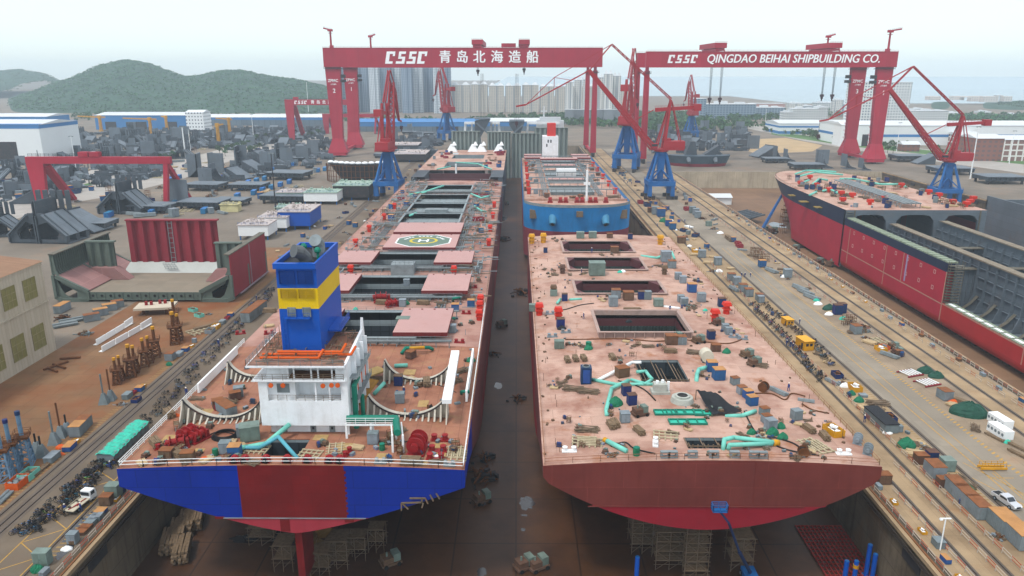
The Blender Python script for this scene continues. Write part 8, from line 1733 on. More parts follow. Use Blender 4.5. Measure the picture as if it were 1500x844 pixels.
for pr, lk, u, v, rz, s in ((HEA['orange'], 'orange bag pile', 90, 656, 0, .8), (CAB['blue'], 'blue low crate', 100, 660, 5, (.8, .8, .5)), (CAB['blue'], 'blue low crate', 105, 655, 5, (.8, .8, .5)), (SKP['yellow'], 'small yellow skip', 110, 650, 0, .5), (HEA['orange'], 'orange red bundle', 90, 666, 0, .5), (CAB['grey'], 'long pale grey box', 77, 674, 0, (.9, 1.9, .6)), (TIM2, 'long plank stack', 60, 690, 0, .8), (SKP['turquoise'], 'turquoise scrap skip', 43, 699, 0, .9), (SKP['orange'], 'orange scrap skip', 27, 711, 0, .95), (GPI, 'white pipe bundle', 6, 731, 5, .8), (SKP['navy'], 'navy skip', 200, 588, 0, .6), (CAB['grey'], 'white low box', 187, 583, 0, (.8, 1.5, .6)), (SKP['red'], 'red low skip', 195, 577, 0, .45), (SKP['yellow'], 'small yellow skip', 209, 568, 0, .45), (CAB['blue'], 'blue low crate', 205, 572, 0, (.8, 1, .5)), (HEA['rusty scrap'], 'rusty scrap heap', 178, 593, 0, .8),
                         (SKP['yellow'], 'yellow skip', 316, 481, 0, .8), (CAB['grey'], 'grey low box', 326, 474, 0, (.8, 1.4, .5)), (SKP['red'], 'red low skip', 333, 467, 0, .5), (CAB['blue'], 'blue low crate', 338, 463, 0, (.8, 1, .5)), (SKP['grey'], 'grey skip', 308, 487, 0, .8), (HEA['green'], 'green bundle', 248, 535, 0, .5), (CAB['grey'], 'grey low box', 263, 521, 0, (.8, 1.4, .5)), (CAB['blue'], 'blue low crate', 272, 514, 0, (.8, 1, .5)), (SKP['yellow'], 'small yellow skip', 281, 508, 0, .4), (CAB['grey'], 'dark crate', 285, 502, 0, .6), (SKP['turquoise'], 'turquoise tray', 283, 456, 60, .7), (SKP['turquoise'], 'pale blue tray', 292, 464, 60, .7), (HEA['rusty scrap'], 'rusty scrap heap', 306, 461, 0, .7), (GRD, 'tan timber frame', 294, 486, -40, 1.4), (TIM2, 'long timber stack', 302, 480, -40, 1.2), (GPI, 'grey pipe bundle', 105, 472, -50, 1.3), (GPI, 'grey pipe bundle', 96, 478, -50, 1.3), (HEA['rusty scrap'], 'dark scrap heap', 125, 490, 0, 1.4), (HEA['dark scrap'], 'black scrap heap', 92, 468, 0, 1.4)):
    put(pr, lk, u, v, 0, LQ if v > 560 else 'on the apron before the open hull block', rz, s)
# open scaffold and boxes along the coping of the blue ship's dock
DQ = 'on the dock edge before the blue stern'
put(CAB['green grey'], 'bright green tall bin', 168, 728, 0, DQ, 0, (.8, .9, 1.1)); put(CAB['rust'], 'orange topped black box', 157, 738, 0, DQ, 0, (.9, 1, 1)); put(CAB['navy'], 'dark box', 176, 722, 0, DQ, 0, .9); put(CAB['green grey'], 'green wire cage bin', 64, 826, 0, DQ, 0, (.8, .7, 1)); put(HEA['green'], 'green sheeted bin', 55, 836, 0, DQ, 0, .6); put(CAB['grey'], 'white cube box', 108, 795, 0, DQ, 0, (.8, .8, .9)); put(HEA['white'], 'white plastic heap', 98, 805, 0, DQ, 0, .8)
for u, v, k in ((148, 752, 'blue'), (144, 757, 'grey'), (138, 762, 'grey'), (133, 768, 'grey'), (126, 775, 'rust'), (120, 781, 'rust')): put(CAB[k], k + ' low crate', u, v, 0, DQ, -3, (.8, .9, .35))
def fence(x, y0, y1, label, m1=m_rw, m2=m_rr, h=1.1, seg=2.4, gap=None):
    e_ = empty('safety_fence', (x, y0, .02), 0, label, 'fence'); b = MB(); c = MB(); y = 0; i = 0
    while y < y1 - y0:
        if not (gap and i % gap == gap - 1):
            for z in (h * .5, h): (b if i % 2 == 0 else c).bar((0, y, z), (0, y + seg, z), .075)
            b.bar((0, y, 0), (0, y, h), .1)
        y += seg; i += 1
    b.build('white_bar', m1, e_); c.build('red_bar', m2, e_)  # separate rail bars, with the posts in the white mesh
fence(-72.0, 95, 330, 'white and red railing along the dock edge of the blue ship'); fence(67.6, 95, 340, 'white and red railing along the dock edge of the brown ship'); fence(71.0, 95, 126, 'short red and white barrier line by the near crane rail'); fence(75.9, 100, 134, 'red and white barrier between the crane rails'); fence(79.9, 100, 300, 'long red and white barrier beside the bicycles'); fence(122.6, 140, 560, 'white and red railing along the tanker dock edge', seg=2.0); fence(118.6, 140, 420, 'second red and white barrier near the tanker dock edge', gap=4); fence(107.6, 200, 420, 'low red and white barrier behind the stored pipes', gap=3)
m_edge = mat('edge_rust_pipe', '8a5c3a', .75, var=.25, vs=.6)
for x in (-71.3, 67.0): struct('coping_kerb', MB().bx(x - .15, x + .15, -60, 700, .1, .35), m_edge)
# jack towers: rusty lattice props
def jack(h, m, mt):
    e_ = empty('jack_tower', (0, 0, 0), 0, None, 'jack tower'); b = MB(); lattice(b, (0, 0, 0), (.02, 0, h * .55), 3.2, 2.0, 4, .2); b.build('lattice_base', m, e_)
    MB().frus((0, 0), (2.6, 2.6), (2.8, 2.8), h * .55, h * .6).rail([(-1.4, -1.4, h * .6), (1.4, -1.4, h * .6), (1.4, 1.4, h * .6), (-1.4, 1.4, h * .6), (-1.4, -1.4, h * .6)], .9, 1.4, .07).build('platform', m_rustp, e_)
    MB().tube((0, 0, h * .55), (0, 0, h), .42, 10).build('ram', m, e_); MB().tube((0, 0, h), (0, 0, h + .8), .5, 10).build('cap', mt, e_); return e_
JB = P_(jack(11, mat('jack_blue', '6f93b0', .6, var=.2, vs=1, rust=.35, rs=.8), m_navy2)); JR = P_(jack(8, m_rustp, m_yel))
for u, v, s in ((40, 681, 1.0), (10, 702, 1.0), (22, 690, .95)): put(JB, 'pale blue lattice jack tower', u, v, 0, 'in the near corner of the apron', 20, s)
for u, v, s in ((172, 562, .8), (178, 556, .75), (193, 551, 1), (199, 545, .85), (213, 536, .9), (220, 530, .85), (229, 522, 1.0), (257, 503, 1.1), (263, 497, .9), (257, 478, 1.0)): put(JR, 'rusty lattice jack tower', u, v, 0, 'in the cluster beside the crane rails', 20, s)
def post(h, m):
    e_ = empty('jack_post', (0, 0, 0), 0, None, 'jack post'); b = MB().frus((0, 0), (2.2, 2.2), (.7, .7), 0, 2.6); b.build('base', m_bgrey, e_); MB().tube((0, 0, 2.6), (0, 0, h), .2, 8).build('rod', m, e_); return e_
PO = P_(post(7.5, m_bgrey)); PO2 = P_(post(8, m_rustp)); PO3 = P_(post(4.5, m_black))
for pr, u, v, lk in ((PO, 80, 650, 'grey jack post with a pyramid foot'), (PO2, 90, 640, 'rusty jack post with a pyramid foot'), (PO3, 99, 635, 'short black jack post'), (PO, 153, 591, 'grey jack post with a pyramid foot'), (PO2, 163, 586, 'rusty jack post with a pyramid foot'), (PO3, 55, 664, 'short black jack post'), (PO3, 62, 668, 'short black jack post')): put(pr, lk, u, v, 0, 'on the stained apron', 10, 1)
# the white fairings, brown pipes, small block on the apron
for (u0, v0), (u1, v1), l_ in (((142, 506), (196, 473), 'white stepped plate fairing on the apron, longer one'), ((150, 516), (224, 474), 'white stepped plate fairing beside the longer one')):
    p, q = at(u0, v0), at(u1, v1); b = MB(); n = 4
    for k in range(n): a, c = p.lerp(q, k / n), p.lerp(q, (k + .93) / n); b.bar(a + Vector((0, 0, .9 + .3 * (k == n - 1))), c + Vector((0, 0, .9 + .5 * (k == n - 1))), .25, 1.7); b.bar(a + Vector((-.5, 0, .1)), c + Vector((-.5, 0, .1)), 1.2, .15)
    tag(b.build('plate_fairing', m_white), l_, 'fairing')
b = MB()
for (a, c) in (((64, 543), (100, 531)), ((70, 540), (84, 546)), ((88, 527), (118, 525)), ((78, 535), (96, 541))): b.tube(at(*a) + Vector((0, 0, .3)), at(*c) + Vector((0, 0, .3)), .3, 8)
tag(b.build('pipe_piece', m_rustp), 'rust brown bent pipes lying on the stained apron', 'pipes')
p = at(229, 459); e_ = empty('deck_piece', (p.x, p.y, 0), R(10), 'small cream deck piece with red bollards on stands', 'deck piece'); MB().bx(-6, 6, -3, 4, 2, 2.7).build('plate', mat('plate_cream', 'cfc3ae', .7, var=.1), e_); MB().tube((-3, 1, 2.7), (-3, 1, 3.9), .5).tube((-1.4, 1, 2.7), (-1.4, 1, 3.9), .5).tube((1, 2, 2.7), (1, 2, 3.9), .5).tube((2.6, 2, 2.7), (2.6, 2, 3.9), .5).build('bollard', m_red, e_); MB().bx(-4, -3, -1, 0, 0, 1.99).bx(3, 4, -1, 0, 0, 1.99).bx(3, 4, 2, 3, 0, 1.99).bx(-4, -3, 2, 3, 0, 1.99).build('stand_leg', m_rustp, e_)  # the deck piece rests on separate legs
for u, v, pr, lk, rz, s in ((1368, 696, CG, 'grey container with rust roof standing apart by the green bundles', 0, (1.1, .62, 1)), (1399, 722, CG, 'grey container, first of the near fence row', 0, (1, .7, 1)), (1413, 736, CG, 'grey container, second of the near fence row', 0, (1, .7, 1)), (1431, 753, CG, 'grey container, third of the near fence row', 0, (1, .7, 1)), (1468, 775, CT, 'grey container with bright tan roof and yellow stripe', 0, (1.25, .75, 1.1)), (1494, 797, CT, 'grey container with pale roof at the row end', 0, (1.25, .7, 1.1)), (1383, 584, CG, 'lone grey container beside the orange bags', 8, (1, .5, .9)), (1253, 488, CG, 'grey container behind the stored pipes', 8, (1, .5, 1))):
    p = at(u, v); pr((p.x, p.y, 0), R(rz), lk, None, s, auto=False)
RQ = 'on the quay beside the near containers'; RQ2 = 'in the store strip along the tanker dock'; RQ3 = 'on the quay edge strip beyond the bicycles'
L3 = [(CAB['rust'], 'tall brown box', 1348, 678, 0, 1.1), (CAB['navy'], 'navy box', 1363, 677, 0, 1.1), (CAB['green grey'], 'green grey machine cabinet', 1386, 688, 0, (.8, 1, 1)), (CAB['rust'], 'rust red box', 1381, 712, 0, 1), (HEA['green'], 'bright green tarpaulin bundle', 1414, 722, 0, 1), (HEA['green'], 'bright green tarpaulin bundle', 1399, 704, 0, .7), (PLK, 'tan board stack', 1344, 668, 70, 1.3), (HEA['green'], 'big bright green tarpaulin bundle', 1327, 654, 0, 1.1), (CAB['rust'], 'tan crate', 1401, 712, 0, .8), (SKP['navy'], 'navy skip with scrap', 1303, 615, 0, .8), (HEA['white'], 'pale plastic wrapped bundle', 1300, 634, 0, 1.0), (CAB['grey'], 'cream box', 1316, 632, 0, .7), (HEA['white'], 'white plastic heap', 1238, 566, 0, 1.2), (SKP['navy'], 'navy skip', 1226, 552, 0, .8), (GPI, 'white beam bundle', 1219, 561, 20, .8), (SKP['yellow'], 'yellow scrap tray', 1252, 571, 0, .9), (HEA['green'], 'green wrapped bundle', 1247, 578, 0, .6), (HEA['green'], 'green wrapped bundle', 1258, 588, 0, .7), (CAB['grey'], 'white flat box', 1264, 581, 0, (.9, .9, .3)), (PLK, 'tan board stack', 1266, 600, 20, 1), (CAB['grey'], 'grey cabinet', 1114, 443, 0, 1.1), (CAB['rust topped grey'], 'rust topped cabinet', 1112, 440, 0, 1.2)]
for pr, lk, u, v, rz, s in L3: put(pr, lk, u, v, 0, RQ if v > 600 else 'on the quay beside the bicycles and huts', rz, s)
p = at(1292, 626); e_ = empty('covered_crate_row', (at(1290, 622).x, at(1290, 622).y, 0), R(3), 'long low row of crates under black netting', 'covered crates')
MB().bx(-1.5, 1.5, -4.5, 5, .1, 2.1).build('crate', m_bgrey, e_); MB().bx(-1.65, 1.65, -4.6, 5.1, 2.11, 2.3).bx(1.51, 1.62, -3, 5, 1.2, 2.1).build('netting', m_tblack, e_)
for k, (u, v, w_, lab) in enumerate(((1178, 510, 1.0, 'orange yellow hut standing among the bicycles'), (1153, 476, .75, 'smaller yellow canopy hut farther along the bicycles'))):
    p = at(u, v); e_ = empty('site_hut', (p.x, p.y, 0), R(10), lab, 'hut'); MB().bx(-1.5 * w_, 1.5 * w_, -2.4 * w_, 2.4 * w_, .1, 2.6 * w_ + .2).build('wall', m_yel, e_); MB().bx(-1.7 * w_, 1.7 * w_, -2.6 * w_, 2.6 * w_, 2.61 * w_ + .2, 2.75 * w_ + .2).build('roof', mat('hut_roof', 'f0b02c', .5, var=.05), e_); MB().bx(-1.0 * w_, -.2, -2.44 * w_, -2.405 * w_, 1.4 * w_, 2.2 * w_).bx(.2, 1.0 * w_, -2.44 * w_, -2.405 * w_, 1.4 * w_, 2.2 * w_).build('window', m_glass, e_); MB().bx(-1.56 * w_, -1.505 * w_, -1.6 * w_, -.8 * w_, .15, 2.1 * w_).build('door', m_glass, e_)
L4 = [(GPI, 'grey pipe bundle', 1180, 430, 15, 1.4), (GPI, 'grey pipe bundle', 1172, 424, 15, 1.4), (GPI, 'grey pipe bundle', 1189, 437, 20, 1.3), (HEA['white'], 'white sack heap', 1198, 446, 0, 1.3), (HEA['turquoise'], 'turquoise sheeted heap', 1196, 441, 0, .9), (HEA['dark green'], 'dark canvas covered heap', 1214, 453, 20, .8), (CAB['navy'], 'navy cabinet', 1226, 460, 0, 1.4), (CAB['navy'], 'navy cabinet', 1232, 458, 0, 1.4), (HEA['turquoise'], 'turquoise sheeted heap', 1235, 468, 0, 1.0), (HEA['white'], 'white sack heap', 1214, 461, 0, 1.2), (STG, 'grey cage rack', 1240, 476, 0, 1.3), (STG, 'grey cage rack', 1246, 474, 0, 1.3), (HEA['rusty scrap'], 'rusty scrap heap', 1266, 486, 0, 1.2), (HEA['dark scrap'], 'black scrap heap', 1262, 480, 0, 1), (PLK, 'red board stack', 1274, 503, 30, 1.2), (GRD, 'cream timber frame', 1290, 500, 10, 1.0), (SKP['yellow'], 'yellow tray', 1290, 514, 10, .8), (SKP['orange'], 'orange tray', 1295, 511, 10, .7), (GPI, 'white pipe bundle', 1303, 522, 30, 1.0), (MAC, 'wheeled engine set', 1308, 510, 0, 1.2), (MAC, 'wheeled engine set', 1314, 518, 0, 1.2), (CAB['rust'], 'tan crate', 1316, 520, 0, .8), (HEA['dark green'], 'green tarpaulin bundle', 1355, 545, 0, .75), (HEA['dark green'], 'green tarpaulin bundle', 1371, 552, 0, .7), (HEA['dark green'], 'big crumpled dark green tarpaulin', 1418, 606, -25, 1.35), (HEA['orange'], 'orange bag pile', 1397, 590, 0, .9), (TIM, 'timber stack', 1408, 592, 30, .9), (TIM2, 'timber beam stack', 1457, 642, 20, .7), (TIM2, 'timber beam stack', 1488, 655, 20, .8), (TIM2, 'timber beam stack', 1494, 668, 20, .8), (HEA['turquoise'], 'pale blue rope heap', 1476, 649, 0, .7),
      (HEA['white'], 'white sack heap', 1148, 406, 0, 1.2), (CAB['grey'], 'white box', 1153, 406, 0, 1.5), (GPI, 'grey pipe heap', 1130, 398, 15, 1.3), (CAB['blue'], 'blue machine', 1116, 391, 0, 1.3), (STG, 'yellow scaffold rack', 1110, 380, 0, 1.6), (STG, 'yellow scaffold rack', 1105, 374, 0, 1.6), (STG, 'yellow scaffold rack', 1120, 383, 0, 1.5), (SKP['red'], 'red skip', 1083, 362, 0, 1), (SKP['red'], 'red skip', 1081, 358, 0, .9), (TIM, 'pallet stack', 1066, 350, 0, 1.2), (TIM, 'pallet stack', 1070, 353, 0, 1.2), (CAB['blue'], 'blue crate', 1074, 354, 0, 1), (GPI, 'white pipe bundle', 1087, 367, 60, .8), (HEA['white'], 'white fan group', 1055, 342, 0, 1.4), (CAB['grey'], 'white cabinet', 1014, 312, 0, 1.7), (CAB['grey'], 'white cabinet', 1019, 315, 0, 1.7), (CAB['grey'], 'white cabinet', 1022, 319, 0, 1.6), (SKP['red'], 'red round bin', 1006, 308, 0, 1.2), (HEA['dark scrap'], 'black scrap heap', 1028, 321, 0, 1), (CAB['green grey'], 'green grey cabinet', 1038, 331, 0, 1), (HEA['rusty scrap'], 'rusty scrap heap', 1046, 336, 0, 1.3)]
for pr, lk, u, v, rz, s in L4: put(pr, lk, u, v, 0, RQ2, rz, s)
for u, v, l_ in ((1465, 622, 'white row of cooling units, first row by the green tarpaulin'), (1465, 637, 'white row of cooling units, second row by the timber beams')):
    p = at(u, v); e_ = empty('cooling_unit', (p.x, p.y, 0), R(6), l_, 'cooling units'); b = MB()
    for k in range(5): b.bx(-1.3 + 0 * k, 1.0, -2.6 + k * 1.05, -1.62 + k * 1.05, .05, 2.0)
    b.build('casing', m_white, e_); b = MB()
    for k in range(5): b.tube((-1.31, -2.1 + k * 1.05, 1.1), (-1.33, -2.1 + k * 1.05, 1.1), .36, 12)
    b.build('fan_grille', m_bgrey, e_)
for u, v, l_ in ((1333, 548, 'dark red steel frame with pale slats, first on the strip'), (1358, 562, 'dark red steel frame with pale slats, second on the strip')):
    p = at(u, v); e_ = empty('slat_frame', (p.x, p.y, 0), R(20), l_, 'steel frame'); MB().bx(-2.6, 2.6, -2, -1.7, .1, .4).bx(-2.6, 2.6, 1.7, 2, .1, .4).build('beam', m_bred, e_); b = MB()
    for k in range(5): b.bx(-2 + k * .95, -1.7 + k * .95, -1.7, 1.7, .42, .6)
    b.build('slat', m_white, e_)
p = at(1453, 688); e_ = empty('lifting_frame', (p.x, p.y, .02), R(0), 'yellow lifting frame lying at the road end', 'lifting frame'); MB().bx(-2.6, 2.6, -.7, -.4, .3, .7).bx(-2.6, 2.6, .4, .7, .3, .7).build('beam', m_yel, e_); MB().rail([(-2.4, -.5, .7), (2.4, -.5, .7)], .9, 1.2, .08, 0, 2).rail([(-2.4, .5, .7), (2.4, .5, .7)], .9, 1.2, .08, 0, 2).build('cage', m_yel, e_)
L5 = [(CAB['grey'], 'grey cabinet', 1028, 377, 0, 1.5), (CAB['rust topped grey'], 'rust topped cabinet', 1071, 411, 0, 1.4), (CAB['grey'], 'pale cabinet', 1079, 417, 0, 1.4), (CAB['rust topped grey'], 'rust topped cabinet', 1088, 427, 0, 1.4), (CAB['rust topped grey'], 'rust topped cabinet', 1096, 434, 0, 1.4), (CAB['grey'], 'white tall cabinet', 1051, 388, 0, 1.5), (HEA['white'], 'white sheeted heap', 1053, 398, 0, 1.3), (SKP['yellow'], 'yellow machine tray', 1019, 370, 0, 1), (PLK, 'board stack', 1018, 374, 80, 1.3), (CAB['rust'], 'maroon box', 998, 356, 0, 1.6), (HEA['rusty scrap'], 'brown heap', 1003, 352, 0, 1.3), (HEA['white'], 'white sack heap', 1010, 361, 0, 1), (PLK, 'board stack', 1038, 386, 70, 1.3), (HEA['rusty scrap'], 'brown heap', 1044, 398, 0, 1), (GPI, 'grey pipe bundle', 1076, 425, 10, 1.2), (CAB['blue'], 'blue cabinet', 968, 317, 0, 2), (CAB['grey'], 'grey cabinet', 960, 314, 0, 2), (CAB['blue'], 'blue cabinet', 985, 336, 0, 1.5), (CAB['blue'], 'blue cabinet', 979, 331, 0, 1.5), (HEA['green'], 'green heap', 972, 325, 0, 1.2), (SKP['navy'], 'navy skip', 948, 302, 0, 1.4), (SKP['red'], 'red skip', 938, 298, 0, 1.2), (CAB['rust'], 'rust box', 953, 311, 0, 1.5), (CW, 'flat tan trailer', 1009, 333, 25, (1, .9, .25))]
for pr, lk, u, v, rz, s in L5: put(pr, lk, u, v, 0, RQ3, rz, s)
for i in range(170):
    u, v = r_.uniform(0, 470), r_.uniform(212, 318)
    if 330 < u and v > 300 or u < 60 and v < 240: continue
    k, nm = r_.choice(((PLK, 'board stack'), (GPI, 'grey pipe bundle'), (STG, 'staging rack'), (HEA['rusty scrap'], 'scrap heap'), (CAB['blue'], 'blue cabinet'), (CAB['grey'], 'grey cabinet'), (GRD, 'timber frame'), (SKP['navy'], 'navy skip')))
    p = at(u, v); k((p.x, p.y, .02), r_.uniform(0, 3), nm + ' lying among the dark ship blocks of the yard', nm + 's among the yard blocks', r_.uniform(1.2, 2.2), auto=False)
for i in range(150):                                                   # both quay strips farther off
    k, nm = r_.choice(((CAB['grey'], 'grey cabinet'), (CAB['blue'], 'blue cabinet'), (CAB['rust'], 'rust box'), (SKP['navy'], 'navy skip'), (HEA['rusty scrap'], 'brown heap'), (GPI, 'grey pipe bundle'), (PLK, 'board stack'), (STG, 'staging rack'), (HEA['white'], 'white heap')))
    if i < 60: x, y = r_.uniform(80, 87), r_.uniform(330, 640); wh = 'on the quay beyond the brown ship'
    elif i < 85: x, y = r_.uniform(101, 108), r_.uniform(380, 560); wh = 'beside the tanker dock head'
    elif i < 115: x, y = r_.uniform(-87, -79), r_.uniform(280, 640); wh = 'on the quay beyond the bicycles'
    else: x, y = r_.uniform(-108, -94), r_.uniform(290, 640); wh = 'between the crane rails and the yard modules'
    k((x, y, .02), r_.uniform(0, 3), nm + ' ' + wh, nm + 's ' + wh, r_.uniform(.6, 1.15), auto=False)
for i in range(70):
    y = r_.uniform(105, 330); x = r_.choice((r_.uniform(101, 108), r_.uniform(81, 86.5))); k, nm = r_.choice(((BOX, 'tool box'), (PLK, 'board stack'), (PIP, 'pipe heap'), (HEA['rusty scrap'], 'scrap heap'), (GAS, 'gas bottle rack')))
    k((x, y, .02), r_.uniform(0, 3), 'small ' + nm + ' lying about the storage strips of the wide quay', nm + 's about the wide quay strips', r_.uniform(.6, 1.0), auto=False)
for x0, x1, y0, y1, st, wh in ((-74.6, -73.2, 96, 330, 5.5, 'along the dock rail of the blue ship'), (68.6, 69.8, 96, 330, 6.0, 'along the dock rail of the brown ship'), (119.4, 121.6, 150, 430, 7, 'along the tanker dock rail')):
    y = y0
    while y < y1:
        k, nm = r_.choice(((CAB['blue'], 'blue'), (CAB['grey'], 'grey'), (CAB['grey'], 'grey'), (SKP['yellow'], 'yellow'), (CAB['rust'], 'rust')))
        k((r_.uniform(x0, x1), y, .02), R(r_.uniform(-5, 5)), nm + ' low service box ' + wh, nm + ' service boxes ' + wh, (.45, .9, .4) if nm != 'yellow' else (.35, .4, .35), auto=False); y += st * r_.uniform(.7, 1.6)
p = at(1366, 783) ; lampp = at(1377, 806); e_ = empty('lamp_mast', (lampp.x, lampp.y, 0), 0, 'short white lamp pole standing on the near dock fence line', 'lamp mast'); MB().tube((0, 0, 0), (0, 0, 6), .11, 8).build('pole', m_white, e_); MB().bx(-.9, .9, -.1, .1, 5.9, 6.05).bx(-.95, -.5, -.2, .2, 5.7, 5.89).build('lamp_head', m_white, e_)
put(CAB['grey'], 'white round topped machine box', 1374, 800, 0, 'at the near dock fence', 0, (.8, 1.1, .6)); put(CAB['rust'], 'orange box with green lid', 1293, 707, 0, 'under the brown stern corner', 0, 1.1); put(HEA['green'], 'turquoise lid bundle', 1291, 700, 0, 'under the brown stern corner', 0, .4)
def scaf(u, v, w_, d, h, label, z=FLZ):
    p = at(u, v, z); e_ = empty('scaffold_tower', (p.x, p.y, z), 0, label, 'scaffold'); b = MB(); nx, nz = max(2, int(w_ / 1.8)), int(h / 1.9)
    for i in range(nx + 1):
        for y in (0, d): b.bar((w_ * i / nx, y, 0), (w_ * i / nx, y, h), .09)
    for k in range(1, nz + 1):
        z_ = h * k / nz
        for y in (0, d): b.bar((-.4, y, z_), (w_ + .4, y, z_), .09); b.bar((-.4, y, z_ - .8), (w_ + .4, y, z_ - .8), .06)
        for i in range(nx): b.bar((w_ * i / nx, 0, z_ - 1.9 * (k % 2)), (w_ * (i + 1) / nx, 0, z_ - 1.9 * ((k + 1) % 2)), .06)
    b.build('tube', m_bare, e_); b = MB()
    for k in range(1, nz + 1): b.bx(0, w_, 0, d, h * k / nz + .06, h * k / nz + .12)
    b.build('plank', m_timber, e_)
scaf(1002, 850, 4.2, 5, 13.5, 'tall narrow scaffold tower standing under the brown stern'); scaf(960, 835, 5, 4, 8, 'dim scaffold bay standing between the two under the brown stern'); scaf(1070, 838, 4, 4, 7, 'low scaffold beside the boom lift'); scaf(505, 822, 4, 3, 5, 'dim low scaffold between the staging bays under the blue stern'); scaf(365, 800, 5, 4, 4, 'dim scaffold near the timber stacks under the blue stern'); scaf(925, 812, 6, 5, 9, 'dim scaffold beside the tall tower under the hull'); scaf(478, 835, 4, 4, 6, 'dark staging beside the rudder'); scaf(540, 810, 3, 3, 5, 'dim staging under the blue stern quarter'); scaf(402, 838, 3.5, 4, 5.5, 'blue railed staging by the rudder'); scaf(455, 850, 3.5, 4, 5.5, 'second railed staging beyond the rudder')
p = at(1098, 850, FLZ); q = ray(1066, 762, 112.5 - 4); e_ = empty('boom_lift', (p.x, p.y, FLZ), 0, 'blue boom lift reaching a basket to the brown stern', 'boom lift'); d = q - e_.location
MB().bx(-1.2, 1.2, -2, 2, .5, 1.6).build('chassis', m_cblue, e_); wheels(e_, ((-1.2, 1.4), (1.2, 1.4), (-1.2, -1.4), (1.2, -1.4)), .55)
MB().bar((0, 0, 1.6), d * .5, .45).bar(d * .48, d * .96, .3).bar(d * .96, d + Vector((-1.4, 0, 1.6)), .35).build('boom', m_navy2, e_); c = d + Vector((-1.6, -.3, 2)); MB().bx(c.x - 1.2, c.x + 1.2, c.y - .6, c.y + .6, c.z - .1, c.z).rail([(c.x - 1.2, c.y - .6, c.z), (c.x + 1.2, c.y - .6, c.z), (c.x + 1.2, c.y + .6, c.z), (c.x - 1.2, c.y + .6, c.z), (c.x - 1.2, c.y - .6, c.z)], 1.2, 1.2, .1, 0, 3).build('basket', m_cblue, e_)
for i, (u, v, vt) in enumerate(((1268, 844, 798), (1277, 850, 812), (1250, 856, 822), (1236, 856, 822), (932, 852, 816))):
    p = at(u, v, FLZ); zt_ = ray(u, vt, p.y).z; e_ = empty('blue_post', (p.x, p.y, FLZ), 0, ('tallest bright blue post by the dock wall', 'blue post beside the tallest one by the wall', 'blue post with a yellow collar', 'blue post on the red mats', 'lone blue post standing under the gap')[i], 'post'); h = zt_ - FLZ
    MB().tube((0, 0, .15), (0, 0, h), .42, 12).build('shaft', m_funb, e_); MB().tube((0, 0, 0), (0, 0, .15), .9, 12).tube((0, 0, h), (0, 0, h + .1), .36, 12).build('flange', m_cblue, e_)
    if i == 2: MB().tube((0, 0, h - 1.4), (0, 0, h - .7), .5, 12).build('collar', m_yel, e_)
b = MB(); c0 = at(1160, 765, FLZ); c1 = at(1225, 850, FLZ); c2 = at(1255, 850, FLZ); x0, x1, y0, y1 = c0.x, at(1240, 800, FLZ).x + 2, at(1200, 850, FLZ).y, at(1200, 772, FLZ).y
for i in range(13): x = x0 + (x1 - x0) * i / 12; b.bx(x, x + .22, y0, y1, FLZ + .25, FLZ + .45)
for i in range(16): y = y0 + (y1 - y0) * i / 15; b.bx(x0, x1, y, y + .22, FLZ + .05, FLZ + .24)
o = b.build('steel_grating', mat('grating_red', '9a2f28', .7, var=.35, vs=.6, rust=.4, rs=.6)); tag(o, 'red steel grating laid on the dock floor by the wall', 'grating')
KB = tag(MB().bx(-.9, .9, -1.6, 1.6, 0, 1.3).bx(-.7, .7, -1.4, 1.4, 1.301, 1.98).build('keel_block', mat('keel_block_conc', '5f554c', .9, var=.25, vs=.6)), None, 'keel block'); KB = P_(KB)
for X, ys, ye, wh in ((X1, Y1S + 50, 300, 'blue sterned'), (X2, Y2S + 50, Y2E, 'brown sterned')):
    y = ys
    while y < ye:
        for dx in (-12, 0, 12): KB((X + dx, y, FLZ), 0, 'concrete keel block under the %s ship' % wh, 'keel blocks under the %s ship' % wh, None, auto=False)
        y += 9
y = 205
while y < 330: KB((XL + 5, y, FLZ), 0, 'concrete keel block under the red tanker side', 'keel blocks under the red tanker side', (1, 1, .8), auto=False); KB((XL - 2, y + 2, FLZ), 0, 'concrete block beside the red tanker side', 'concrete blocks beside the red tanker side', .9, auto=False) if int(y) % 3 == 0 else None; y += 6
for i, (u, v) in enumerate(((250, 800), (262, 785), (275, 772), (288, 765), (268, 812))): put(TIM, 'big dim timber stack', u, v, -1, 'on the dock floor under the blue stern', 15, 1.8)
for u, v, s in ((706, 700, 1.3), (710, 672, .9), (703, 738, .5), (722, 520, .7), (738, 352, 1.3), (763, 430, 1.4), (759, 585, .8)): put(HEA['dark scrap'], 'dark scrap heap', u, v, -1, 'on the dock floor between the hulls', u * 7, s * 1.5)
for u, v in ((706, 735), (768, 832), (788, 832), (572, 826), (735, 478), (741, 300)): put(MAC, 'wheeled machine', u, v, -1, 'on the dock floor between the hulls', 30, 1.6)
for u, v in ((1163, 368), (1198, 388), (1118, 340), (1132, 341), (1218, 390)): put(MAC, 'wheeled machine', u, v, -1, 'on the floor of the tanker dock', 30, 2.2)
duct([(1300, 478, 0), (1330, 495, .3), (1372, 500, .2)], .6, TUR, 'turquoise duct lying beside the tanker bottom', FLZ + .6); duct([(1298, 470, 0), (1310, 482, .3), (1345, 490, .2)], .5, TUR, 'second turquoise duct beside the tanker bottom', FLZ + .6)
for i, (u, v) in enumerate(((1222, 433), (1240, 444), (1256, 452), (1290, 470), (1360, 520), (1370, 528), (1385, 532), (1395, 536))): put(CAB['grey'], 'concrete grey block box', u, v, -1, 'beside the tanker bottom in its dock', 0, 1.2)
